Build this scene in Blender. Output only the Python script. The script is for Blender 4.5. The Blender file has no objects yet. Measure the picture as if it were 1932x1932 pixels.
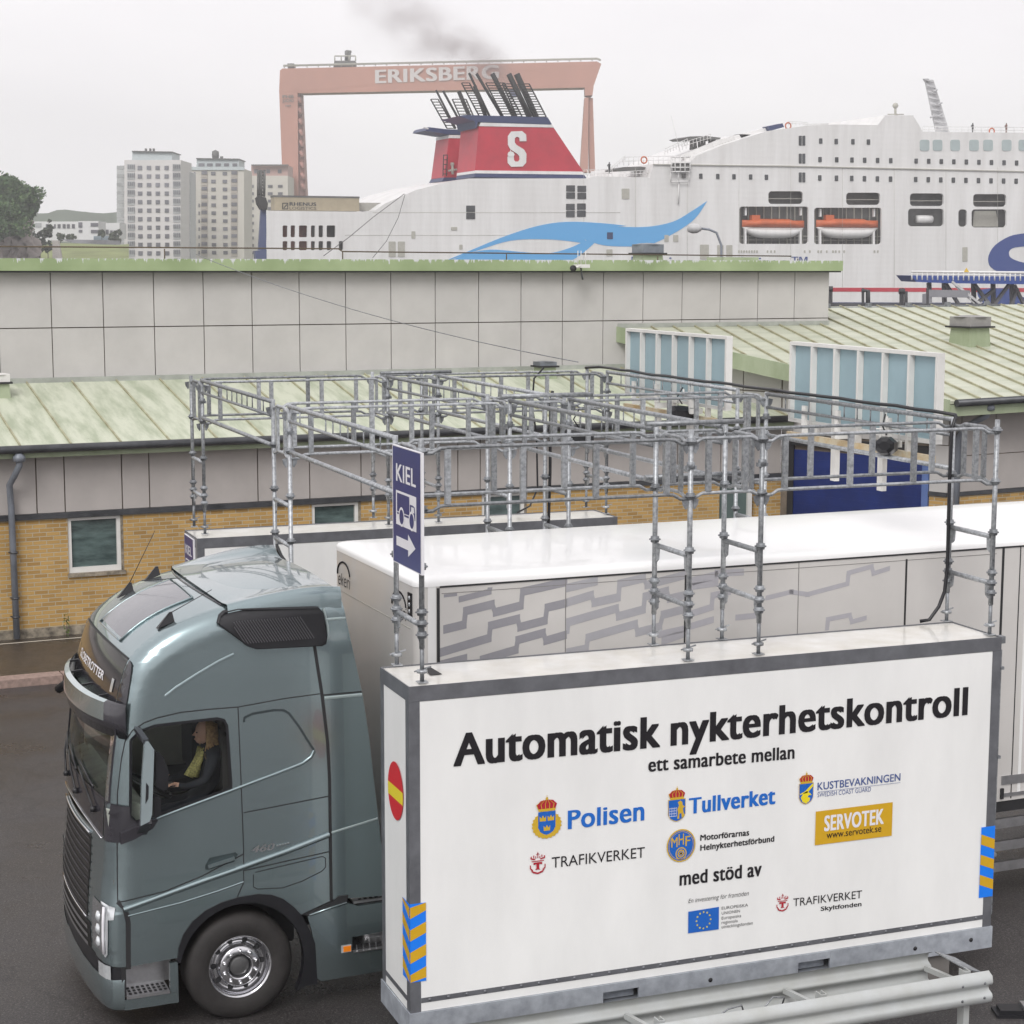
import bpy, bmesh, math, random
from mathutils import Vector, Matrix, noise
from mathutils.geometry import tessellate_polygon
random.seed(7)
scene = bpy.context.scene
col = scene.collection
PI = math.pi
R_ = math.radians

# ------------------------------------------------------------------ camera
FPX = 3446.0
YAW, PITCH, ROLL = .3673, .1352, -.002
EYE = Vector((0, 0, 7.044))
fw = Vector((math.sin(YAW)*math.cos(PITCH), math.cos(YAW)*math.cos(PITCH), -math.sin(PITCH)))
rt0 = Vector((math.cos(YAW), -math.sin(YAW), 0)); dn0 = fw.cross(rt0)
rt = rt0*math.cos(ROLL) + dn0*math.sin(ROLL); dn = -rt0*math.sin(ROLL) + dn0*math.cos(ROLL)
cd = bpy.data.cameras.new('camera'); cam = bpy.data.objects.new('camera', cd); col.objects.link(cam)
cd.sensor_width = 36; cd.lens = FPX/1932*36; cd.clip_start = .1; cd.clip_end = 9000
mw = Matrix((rt, -dn, -fw)).transposed().to_4x4(); mw.translation = EYE
cam.matrix_world = mw
scene.camera = cam
# ------------------------------------------------------------------ world, sun, exposure
SUN_EL, SUN_AZ = 42, 215          # azimuth measured clockwise from +Y: behind the camera to the left
w = bpy.data.worlds.new("World"); scene.world = w; w.use_nodes = True
nt = w.node_tree; N = nt.nodes; L = nt.links
for n_ in list(N): N.remove(n_)
out = N.new('ShaderNodeOutputWorld'); bg = N.new('ShaderNodeBackground'); bg.inputs[1].default_value = .112
sky = N.new('ShaderNodeTexSky'); sky.sky_type = 'NISHITA'; sky.sun_disc = False
sky.sun_elevation = R_(SUN_EL); sky.sun_rotation = R_(SUN_AZ); sky.air_density = 1.0; sky.dust_density = 5
hsv = N.new('ShaderNodeHueSaturation'); hsv.inputs['Saturation'].default_value = .12
tc = N.new('ShaderNodeTexCoord'); mp = N.new('ShaderNodeMapping'); mp.inputs['Scale'].default_value = (1, 1, 3.2)
nz = N.new('ShaderNodeTexNoise'); nz.inputs['Scale'].default_value = 2.2; nz.inputs['Detail'].default_value = 5; nz.inputs['Roughness'].default_value = .5
cr = N.new('ShaderNodeValToRGB'); cr.color_ramp.elements[0].position = .3; cr.color_ramp.elements[1].position = .72
cr.color_ramp.elements[0].color = (7.8, 7.55, 7.85, 1); cr.color_ramp.elements[1].color = (9.3, 9.05, 9.2, 1)
mx = N.new('ShaderNodeMix'); mx.data_type = 'RGBA'; mx.inputs[0].default_value = .9
L.new(tc.outputs['Generated'], mp.inputs[0]); L.new(mp.outputs[0], nz.inputs['Vector']); L.new(nz.outputs['Fac'], cr.inputs[0])
L.new(sky.outputs[0], hsv.inputs['Color']); L.new(hsv.outputs[0], mx.inputs[6]); L.new(cr.outputs[0], mx.inputs[7])
L.new(mx.outputs[2], bg.inputs[0]); L.new(bg.outputs[0], out.inputs[0])
sd = bpy.data.lights.new('sun', 'SUN'); sd.energy = 1.5; sd.angle = R_(25); sd.color = (1, .985, .96)
so = bpy.data.objects.new('sun', sd); col.objects.link(so)
sv = Vector((math.sin(R_(SUN_AZ))*math.cos(R_(SUN_EL)), math.cos(R_(SUN_AZ))*math.cos(R_(SUN_EL)), math.sin(R_(SUN_EL))))
so.rotation_euler = (-sv).to_track_quat('-Z', 'Y').to_euler(); so.location = (0, -20, 40)
vs = scene.view_settings
vs.view_transform = 'Standard'; vs.look = 'None'; vs.gamma = 1; vs.use_curve_mapping = False; vs.exposure = 0.25

# ------------------------------------------------------------------ helpers
def ray(x, y): return rt*((x-966)/FPX) + dn*((y-966)/FPX) + fw
def on(x, y, n, p):
    """point of the photograph (1932 px wide) on the plane through p with normal n"""
    d = ray(x, y); n = Vector(n); return EYE + d*(((Vector(p)-EYE).dot(n))/d.dot(n))
def onY(x, y, Y): return on(x, y, (0, 1, 0), (0, Y, 0))
def onX(x, y, X): return on(x, y, (1, 0, 0), (X, 0, 0))
def onZ(x, y, z): return on(x, y, (0, 0, 1), (0, 0, z))
def deep(x, y, D): return EYE + ray(x, y)*D
def zc(x0, y0, s): return lambda x, y: ((x0+x*s)/1.39545, (y0+y*s)/1.39545)
zA = zc(0, 350, .41408); zB = zc(650, 50, .5176); zC = zc(1500, 150, .61905)
z1 = zc(150, 1350, .46584); z2 = zc(150, 1900, .46584)

class MB:
    def __init__(s): s.v = []; s.f = []; s.m = []; s.sm = []
    def add(s, vs, fs, mi=0, smooth=False):
        o = len(s.v); s.v += [Vector(v) for v in vs]
        for f in fs: s.f.append([i+o for i in f]); s.m.append(mi); s.sm.append(smooth)
        return s
    def box(s, a, b, mi=0, M=None):
        x0, y0, z0 = a; x1, y1, z1_ = b
        v = [Vector(p) for p in ((x0,y0,z0),(x1,y0,z0),(x1,y1,z0),(x0,y1,z0),(x0,y0,z1_),(x1,y0,z1_),(x1,y1,z1_),(x0,y1,z1_))]
        if M: v = [M @ p for p in v]
        return s.add(v, [(0,3,2,1),(4,5,6,7),(0,1,5,4),(1,2,6,5),(2,3,7,6),(3,0,4,7)], mi)
    def beam(s, a, b, w, h, up=(0,0,1), mi=0):
        a = Vector(a); b = Vector(b); d = (b-a).normalized(); u = Vector(up)
        if abs(d.dot(u)) > .98: u = Vector((0, 1, 0))
        r = d.cross(u).normalized(); u = r.cross(d).normalized(); v = []
        for p in (a, b):
            for i, j in ((-1,-1),(1,-1),(1,1),(-1,1)): v.append(p + r*(i*w/2) + u*(j*h/2))
        return s.add(v, [(0,3,2,1),(4,5,6,7),(0,1,5,4),(1,2,6,5),(2,3,7,6),(3,0,4,7)], mi)
    def tube(s, pts, r, n=8, mi=0, cap=True):
        pts = [Vector(p) for p in pts]; rings = []; pr = None
        for i, p in enumerate(pts):
            d = (pts[min(i+1, len(pts)-1)] - pts[max(i-1, 0)]).normalized()
            if pr is None:
                ref = Vector((0,0,1)) if abs(d.z) < .9 else Vector((1,0,0)); x = d.cross(ref).normalized()
            else: x = (pr - d*pr.dot(d)).normalized()
            pr = x; y = d.cross(x); rr = r[i] if isinstance(r, (list, tuple)) else r
            rings.append([p + x*(math.cos(2*PI*k/n)*rr) + y*(math.sin(2*PI*k/n)*rr) for k in range(n)])
        v = [q for g in rings for q in g]; f = []
        for i in range(len(pts)-1):
            for k in range(n): f.append((i*n+k, i*n+(k+1)%n, (i+1)*n+(k+1)%n, (i+1)*n+k))
        o = len(s.v); s.add(v, f, mi, True)
        if cap:
            s.f.append([o+k for k in range(n)][::-1]); s.m.append(mi); s.sm.append(False)
            s.f.append([o+(len(pts)-1)*n+k for k in range(n)]); s.m.append(mi); s.sm.append(False)
        return s
    def lathe(s, prof, c, ax, n=24, mi=0, smooth=True):
        """prof: (radius, distance along ax)"""
        ax = Vector(ax).normalized(); ref = Vector((0,0,1)) if abs(ax.z) < .9 else Vector((1,0,0))
        x = ax.cross(ref).normalized(); y = ax.cross(x); c = Vector(c); v = []
        for r, h in prof:
            for k in range(n): a = 2*PI*k/n; v.append(c + ax*h + x*(math.cos(a)*r) + y*(math.sin(a)*r))
        f = []
        for i in range(len(prof)-1):
            for k in range(n): f.append((i*n+k, i*n+(k+1)%n, (i+1)*n+(k+1)%n, (i+1)*n+k))
        s.add(v, f, mi, smooth)
        return s
    def prism(s, pts, ext, mi=0, mi_side=None, holes=()):
        """flat polygon (3D points) with optional holes, extruded by the vector ext"""
        loops = [[Vector(p) for p in pts]] + [[Vector(p) for p in h] for h in holes]
        flat = [p for l in loops for p in l]; tr = tessellate_polygon(loops); n = len(flat); ext = Vector(ext)
        s.add(flat, [tuple(t) for t in tr], mi)
        if ext.length > 1e-9:
            s.add([p+ext for p in flat], [tuple(t)[::-1] for t in tr], mi)
            o = 0; f = []
            for l in loops:
                k = len(l); f += [(o+i, o+(i+1) % k, n+o+(i+1) % k, n+o+i) for i in range(k)]; o += k
            s.add(flat+[p+ext for p in flat], f, mi if mi_side is None else mi_side)
        return s
    def grid(s, rows, mi=0, smooth=True, closed=False):
        nc = len(rows[0]); v = [p for r in rows for p in r]; f = []
        for i in range(len(rows)-1):
            for k in range(nc-1 if not closed else nc): f.append((i*nc+k, i*nc+(k+1) % nc, (i+1)*nc+(k+1) % nc, (i+1)*nc+k))
        return s.add(v, f, mi, smooth)
    def build(s, name, mats, parent=None, fix=False, label=None, angle=None):
        me = bpy.data.meshes.new(name); me.from_pydata([tuple(v) for v in s.v], [], s.f)
        if not isinstance(mats, (list, tuple)): mats = [mats]
        for m in mats: me.materials.append(m)
        me.polygons.foreach_set('material_index', s.m); me.polygons.foreach_set('use_smooth', s.sm)
        if fix or angle:
            bm = bmesh.new(); bm.from_mesh(me); bmesh.ops.remove_doubles(bm, verts=bm.verts, dist=1e-5)
            bmesh.ops.recalc_face_normals(bm, faces=bm.faces); bm.to_mesh(me); bm.free()
        if angle:
            me.polygons.foreach_set('use_smooth', [True]*len(me.polygons)); me.set_sharp_from_angle(angle=R_(angle))
        me.update()
        o = bpy.data.objects.new(name, me); col.objects.link(o)
        if parent is not None: o.parent = parent
        if label: o['label'] = label
        return o

def tag(o, label=None, cat=None, group=None, kind=None):
    if label: o['label'] = label
    if cat: o['category'] = cat
    if group: o['group'] = group
    if kind: o['kind'] = kind
    return o
def thing(name, label, cat, loc=(0,0,0), rz=0, group=None):
    o = bpy.data.objects.new(name, None); o.empty_display_size = .2; col.objects.link(o)
    o.location = loc; o.rotation_euler = (0, 0, rz); return tag(o, label, cat, group)
def dup(root, loc=None, rz=None, label=None, parent=None):
    r = root.copy(); col.objects.link(r)
    if parent is not None: r.parent = parent
    if loc is not None: r.location = loc
    if rz is not None: r.rotation_euler = (0, 0, rz)
    if label: r['label'] = label
    for ch in [c for c in bpy.data.objects if c.parent == root]: dup(ch, parent=r)
    return r

# ------------------------------------------------------------------ materials
def nodes(name):
    m = bpy.data.materials.new(name); m.use_nodes = True; return m, m.node_tree.nodes, m.node_tree.links, m.node_tree.nodes['Principled BSDF']
def MAT(name, c, rough=.6, metal=0., var=.12, scale=3., bump=0., bscale=40., c2=None, coat=0., streak=1., alpha=1., rvar=.15, spec=.5, emit=0.):
    m, N, L, B = nodes(name)
    B.inputs['Roughness'].default_value = rough; B.inputs['Metallic'].default_value = metal
    B.inputs['Specular IOR Level'].default_value = spec
    if coat: B.inputs['Coat Weight'].default_value = coat; B.inputs['Coat Roughness'].default_value = .06
    tc = N.new('ShaderNodeTexCoord'); mp = N.new('ShaderNodeMapping'); mp.inputs['Scale'].default_value = (1, 1, 1/streak)
    L.new(tc.outputs['Object'], mp.inputs[0])
    nz = N.new('ShaderNodeTexNoise'); nz.inputs['Scale'].default_value = scale; nz.inputs['Detail'].default_value = 6; nz.inputs['Roughness'].default_value = .62
    L.new(mp.outputs[0], nz.inputs['Vector'])
    cr = N.new('ShaderNodeValToRGB'); e = cr.color_ramp.elements
    c2 = c2 or tuple(x*(1-var*1.6) for x in c); e[0].position = .3; e[1].position = .68
    e[0].color = (*c2, 1); e[1].color = (*[min(1, x*(1+var*.4)) for x in c], 1)
    L.new(nz.outputs['Fac'], cr.inputs[0]); L.new(cr.outputs[0], B.inputs['Base Color'])
    if rvar:
        mr = N.new('ShaderNodeMapRange'); mr.inputs['To Min'].default_value = max(0, rough-rvar*rough); mr.inputs['To Max'].default_value = min(1, rough+rvar*rough)
        L.new(nz.outputs['Fac'], mr.inputs[0]); L.new(mr.outputs[0], B.inputs['Roughness'])
    if bump:
        n2 = N.new('ShaderNodeTexNoise'); n2.inputs['Scale'].default_value = bscale; n2.inputs['Detail'].default_value = 4
        L.new(tc.outputs['Object'], n2.inputs['Vector'])
        bp = N.new('ShaderNodeBump'); bp.inputs['Strength'].default_value = bump; bp.inputs['Distance'].default_value = .01
        L.new(n2.outputs['Fac'], bp.inputs['Height']); L.new(bp.outputs[0], B.inputs['Normal'])
    if emit: B.inputs['Emission Color'].default_value = (*c, 1); B.inputs['Emission Strength'].default_value = emit
    if alpha < 1: B.inputs['Alpha'].default_value = alpha
    return m
def FLAT(name, c, rough=.5, metal=0.):
    return MAT(name, c, rough, metal, var=.03, scale=12)
M = {}
M['white'] = MAT('white_panel', (.84,.84,.825), .38, var=.05, scale=1.6, streak=3)
M['white_top'] = MAT('white_lid', (.86,.855,.83), .16, var=.07, scale=2.2, c2=(.74,.71,.64), coat=.4)
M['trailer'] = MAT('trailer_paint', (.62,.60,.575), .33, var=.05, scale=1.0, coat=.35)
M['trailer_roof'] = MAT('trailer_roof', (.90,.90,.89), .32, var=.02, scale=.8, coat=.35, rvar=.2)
M['grey_trim'] = MAT('grey_trim', (.17,.175,.19), .42, .3, var=.16, scale=5, c2=(.12,.123,.135))
M['seam'] = FLAT('dark_seam', (.02,.02,.022), .6)
M['black'] = MAT('black_plastic', (.013,.013,.016), .38, var=.2, scale=6, bump=.1)
M['black_gloss'] = MAT('black_gloss', (.035,.033,.04), .16, var=.1, coat=.5)
M['galv'] = MAT('galvanised_steel', (.40,.415,.43), .45, .55, var=.32, scale=26, c2=(.20,.21,.22))
M['galv_dark'] = MAT('weathered_galvanised', (.27,.285,.30), .52, .45, var=.35, scale=18, c2=(.13,.135,.145))
M['galv_beam'] = MAT('zinc_beam', (.44,.47,.51), .5, .25, var=.22, scale=7, c2=(.30,.32,.36))
def vary(m):
    N, L, B = m.node_tree.nodes, m.node_tree.links, m.node_tree.nodes['Principled BSDF']; src = B.inputs['Base Color'].links[0].from_socket
    oi = N.new('ShaderNodeObjectInfo'); mr = N.new('ShaderNodeMapRange'); mr.inputs['To Min'].default_value = .72; mr.inputs['To Max'].default_value = 1.28; L.new(oi.outputs['Random'], mr.inputs[0])
    hs = N.new('ShaderNodeHueSaturation'); L.new(mr.outputs[0], hs.inputs['Value']); L.new(src, hs.inputs['Color']); L.new(hs.outputs[0], B.inputs['Base Color'])
vary(M['galv']); vary(M['galv_dark'])
M['text_dark'] = MAT('lettering_dark', (.02,.018,.021), .7, var=.03, spec=.15)
M['blue_text'] = FLAT('lettering_blue', (.01,.14,.55), .45)
M['navy'] = MAT('sign_navy', (.022,.03,.16), .35, var=.1)
M['gold'] = FLAT('crest_gold', (.62,.40,.03), .45)
M['red'] = FLAT('sign_red', (.62,.01,.02), .4)
M['yellow'] = FLAT('sign_yellow', (.80,.66,.02), .4)
M['chev_y'] = FLAT('chevron_yellow', (.62,.36,.01), .5)
M['chev_b'] = FLAT('chevron_blue', (.005,.20,.85), .5)
M['crest_blue'] = FLAT('crest_blue', (.01,.12,.50), .45)
M['crimson'] = FLAT('crest_crimson', (.42,.015,.03), .45)
M['sign_white'] = FLAT('sign_white', (.78,.77,.80), .4)
M['slat'] = MAT('grille_slat', (.085,.082,.09), .35, var=.1)
M['rubber'] = MAT('tyre_rubber', (.028,.025,.024), .72, var=.25, scale=9, bump=.25, bscale=60)
M['chrome'] = MAT('polished_alloy', (.72,.72,.74), .12, 1., var=.08, scale=5, rvar=.3)
M['alu'] = MAT('brushed_alloy', (.50,.50,.51), .33, .9, var=.12, scale=10)
M['glass_dark'] = MAT('window_dark', (.035,.045,.045), .08, 0, var=.3, scale=1.5, c2=(.02,.025,.025), coat=.6)
M['lens'] = MAT('lamp_lens', (.75,.78,.80), .1, .5, var=.1, scale=20, coat=1)
M['orange'] = FLAT('orange_lens', (.9,.25,.01), .3)
M['skin'] = MAT('skin', (.62,.36,.27), .5, var=.06)
M['hair'] = MAT('blonde_hair', (.48,.30,.13), .55, var=.4, scale=30, c2=(.20,.10,.045), bump=.5, bscale=50)
M['jacket'] = MAT('dark_jacket', (.012,.013,.022), .8, var=.2)
M['scarf'] = MAT('scarf', (.52,.46,.16), .8, var=.4, scale=60, c2=(.14,.13,.06))

def glass(name, c=(.75,.85,.82), a=.25, rough=.02):
    m, N, L, B = nodes(name)
    N.remove(B); tr = N.new('ShaderNodeBsdfTransparent'); tr.inputs[0].default_value = (*c, 1)
    gl = N.new('ShaderNodeBsdfGlossy'); gl.inputs['Roughness'].default_value = rough; gl.inputs[0].default_value = (.9,.95,.95,1)
    fr = N.new('ShaderNodeFresnel'); fr.inputs[0].default_value = 1.5; ad = N.new('ShaderNodeMath'); ad.inputs[1].default_value = a
    L.new(fr.outputs[0], ad.inputs[0]); mx = N.new('ShaderNodeMixShader'); L.new(ad.outputs[0], mx.inputs[0])
    L.new(tr.outputs[0], mx.inputs[1]); L.new(gl.outputs[0], mx.inputs[2]); L.new(mx.outputs[0], N['Material Output'].inputs[0]); return m
M['glass'] = glass('cab_glass', (.80,.88,.82), .04)
M['glass_side'] = glass('side_glass', (.85,.88,.86), .0)
def fascia():
    m, N, L, B = nodes('green_fascia'); tc = N.new('ShaderNodeTexCoord'); sx = N.new('ShaderNodeSeparateXYZ'); L.new(tc.outputs['Object'], sx.inputs[0])
    mp = N.new('ShaderNodeMapping'); mp.inputs['Scale'].default_value = (5.5, 5.5, .8); L.new(tc.outputs['Object'], mp.inputs[0])
    nz = N.new('ShaderNodeTexNoise'); nz.inputs['Scale'].default_value = 1.6; nz.inputs['Detail'].default_value = 7; nz.inputs['Roughness'].default_value = .72; L.new(mp.outputs[0], nz.inputs['Vector'])
    mr = N.new('ShaderNodeMapRange'); mr.inputs['From Min'].default_value = 6.98; mr.inputs['From Max'].default_value = 7.14; mr.inputs['To Min'].default_value = -.17; mr.inputs['To Max'].default_value = .045; L.new(sx.outputs[2], mr.inputs[0])
    ad = N.new('ShaderNodeMath'); L.new(nz.outputs['Fac'], ad.inputs[0]); L.new(mr.outputs[0], ad.inputs[1])
    cr = N.new('ShaderNodeValToRGB'); cr.color_ramp.elements[0].position = .525; cr.color_ramp.elements[1].position = .56; L.new(ad.outputs[0], cr.inputs[0])
    n2 = N.new('ShaderNodeTexNoise'); n2.inputs['Scale'].default_value = .9; n2.inputs['Detail'].default_value = 6; L.new(tc.outputs['Object'], n2.inputs['Vector'])
    c2 = N.new('ShaderNodeValToRGB'); c2.color_ramp.elements[0].position = .3; c2.color_ramp.elements[0].color = (.24,.31,.155,1); c2.color_ramp.elements[1].position = .7; c2.color_ramp.elements[1].color = (.36,.44,.25,1); L.new(n2.outputs['Fac'], c2.inputs[0])
    mx = N.new('ShaderNodeMix'); mx.data_type = 'RGBA'; L.new(cr.outputs[0], mx.inputs[0]); L.new(c2.outputs[0], mx.inputs[6]); mx.inputs[7].default_value = (.60,.61,.62,1); L.new(mx.outputs[2], B.inputs['Base Color']); B.inputs['Roughness'].default_value = .6; return m
M['fascia'] = fascia()

def paint():
    m, N, L, B = nodes('steel_blue_metallic_paint')
    B.inputs['Metallic'].default_value = .85; B.inputs['Roughness'].default_value = .25
    B.inputs['Coat Weight'].default_value = 1.; B.inputs['Coat Roughness'].default_value = .04
    tc = N.new('ShaderNodeTexCoord'); nz = N.new('ShaderNodeTexNoise'); nz.inputs['Scale'].default_value = 400; nz.inputs['Detail'].default_value = 2
    cr = N.new('ShaderNodeValToRGB'); cr.color_ramp.elements[0].color = (.235,.305,.32,1); cr.color_ramp.elements[1].color = (.335,.41,.425,1)
    L.new(tc.outputs['Object'], nz.inputs['Vector']); L.new(nz.outputs['Fac'], cr.inputs[0])
    # road film thrown up over the lower panels
    sx = N.new('ShaderNodeSeparateXYZ'); L.new(tc.outputs['Object'], sx.inputs[0]); mz = N.new('ShaderNodeMapRange'); mz.inputs['From Min'].default_value = 1.25; mz.inputs['From Max'].default_value = .25; mz.inputs['To Max'].default_value = .42; L.new(sx.outputs[2], mz.inputs[0])
    nd = N.new('ShaderNodeTexNoise'); nd.inputs['Scale'].default_value = 5; nd.inputs['Detail'].default_value = 8; nd.inputs['Roughness'].default_value = .7; L.new(tc.outputs['Object'], nd.inputs['Vector'])
    md = N.new('ShaderNodeMath'); md.operation = 'MULTIPLY'; L.new(mz.outputs[0], md.inputs[0]); L.new(nd.outputs['Fac'], md.inputs[1])
    dm = N.new('ShaderNodeMix'); dm.data_type = 'RGBA'; L.new(md.outputs[0], dm.inputs[0]); L.new(cr.outputs[0], dm.inputs[6]); dm.inputs[7].default_value = (.10,.09,.08,1); L.new(dm.outputs[2], B.inputs['Base Color'])
    n2 = N.new('ShaderNodeTexNoise'); n2.inputs['Scale'].default_value = 1.7; mr = N.new('ShaderNodeMapRange')
    mr.inputs['To Min'].default_value = .20; mr.inputs['To Max'].default_value = .30; L.new(tc.outputs['Object'], n2.inputs['Vector']); L.new(n2.outputs['Fac'], mr.inputs[0]); L.new(mr.outputs[0], B.inputs['Roughness'])
    return m
M['paint'] = paint()

def brick():
    m, N, L, B = nodes('yellow_brick')
    tc = N.new('ShaderNodeTexCoord'); sx = N.new('ShaderNodeSeparateXYZ'); cb = N.new('ShaderNodeCombineXYZ')
    L.new(tc.outputs['Object'], sx.inputs[0]); ad = N.new('ShaderNodeMath'); L.new(sx.outputs[0], ad.inputs[0]); L.new(sx.outputs[1], ad.inputs[1])
    L.new(ad.outputs[0], cb.inputs[0]); L.new(sx.outputs[2], cb.inputs[1])
    bt = N.new('ShaderNodeTexBrick'); bt.inputs['Scale'].default_value = 1; bt.inputs['Brick Width'].default_value = .25; bt.inputs['Row Height'].default_value = .0775
    bt.inputs['Mortar Size'].default_value = .009; bt.inputs['Mortar Smooth'].default_value = .3; bt.inputs['Bias'].default_value = -.35
    bt.inputs['Color1'].default_value = (.46,.285,.095,1); bt.inputs['Color2'].default_value = (.26,.145,.04,1); bt.inputs['Mortar'].default_value = (.42,.36,.25,1)
    L.new(cb.outputs[0], bt.inputs['Vector'])
    nz = N.new('ShaderNodeTexNoise'); nz.inputs['Scale'].default_value = .8; nz.inputs['Detail'].default_value = 6; L.new(tc.outputs['Object'], nz.inputs['Vector'])
    hs = N.new('ShaderNodeHueSaturation'); mr = N.new('ShaderNodeMapRange'); mr.inputs['To Min'].default_value = .75; mr.inputs['To Max'].default_value = 1.25
    L.new(nz.outputs['Fac'], mr.inputs[0]); L.new(mr.outputs[0], hs.inputs['Value']); L.new(bt.outputs['Color'], hs.inputs['Color']); L.new(hs.outputs[0], B.inputs['Base Color'])
    B.inputs['Roughness'].default_value = .85
    bp = N.new('ShaderNodeBump'); bp.invert = True; bp.inputs['Strength'].default_value = .5; bp.inputs['Distance'].default_value = .006
    L.new(bt.outputs['Fac'], bp.inputs['Height']); L.new(bp.outputs[0], B.inputs['Normal']); return m
M['brick'] = brick()

def patina(name, pale, green, dark, sc=(.9, .25, 1), spot=.62):
    """weathered green copper / painted sheet with pale bloom, grey-green runs and small dark spots"""
    m, N, L, B = nodes(name)
    tc = N.new('ShaderNodeTexCoord'); mp = N.new('ShaderNodeMapping'); mp.inputs['Scale'].default_value = sc; L.new(tc.outputs['Object'], mp.inputs[0])
    n1 = N.new('ShaderNodeTexNoise'); n1.inputs['Scale'].default_value = 1.5; n1.inputs['Detail'].default_value = 8; n1.inputs['Roughness'].default_value = .62; L.new(mp.outputs[0], n1.inputs['Vector'])
    cr = N.new('ShaderNodeValToRGB'); e = cr.color_ramp.elements; e[0].position = .36; e[0].color = (*green, 1); e[1].position = .58; e[1].color = (*pale, 1)
    L.new(n1.outputs['Fac'], cr.inputs[0])
    n2 = N.new('ShaderNodeTexNoise'); n2.inputs['Scale'].default_value = 7; n2.inputs['Detail'].default_value = 9; n2.inputs['Roughness'].default_value = .75; L.new(mp.outputs[0], n2.inputs['Vector'])
    c2 = N.new('ShaderNodeValToRGB'); c2.color_ramp.elements[0].position = spot; c2.color_ramp.elements[1].position = spot+.14; L.new(n2.outputs['Fac'], c2.inputs[0])
    mx = N.new('ShaderNodeMix'); mx.data_type = 'RGBA'; L.new(c2.outputs[0], mx.inputs[0]); L.new(cr.outputs[0], mx.inputs[6]); mx.inputs[7].default_value = (*dark, 1)
    L.new(mx.outputs[2], B.inputs['Base Color']); B.inputs['Roughness'].default_value = .5; return m
M['roof'] = patina('green_patina_roof', (.54,.565,.45), (.35,.39,.28), (.20,.22,.16), (2.4,.4,1), .60)
M['roof_right'] = patina('green_patina_roof_pale', (.51,.525,.42), (.39,.415,.315), (.17,.175,.13), (.35,1.6,1), .62)
M['green_sheet'] = patina('green_sheet', (.35,.40,.27), (.26,.31,.19), (.12,.13,.10), (1,1,.4), .68)
M['roofseam'] = MAT('roof_seam', (.24,.215,.14), .7, var=.35, scale=3, c2=(.44,.44,.30))
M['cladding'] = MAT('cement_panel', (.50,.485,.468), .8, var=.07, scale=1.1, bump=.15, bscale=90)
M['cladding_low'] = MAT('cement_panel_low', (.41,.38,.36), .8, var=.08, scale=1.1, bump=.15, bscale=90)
M['joint'] = MAT('brown_joint', (.17,.14,.11), .8, var=.3)
M['plinth'] = MAT('plinth', (.30,.26,.20), .9, var=.5, scale=6)
M['gutter'] = MAT('gutter_grey', (.075,.078,.085), .4, .3, var=.3)
M['pipe'] = MAT('pipe_grey', (.22,.24,.275), .45, .2, var=.2)
M['frame_white'] = MAT('frame_white', (.70,.69,.66), .5, var=.06, scale=3)
M['panel_blue'] = MAT('panel_back_blue', (.31,.43,.475), .45, .1, var=.06, scale=2)
M['door_blue'] = MAT('door_blue', (.008,.024,.14), .45, var=.2, scale=2)

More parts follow.
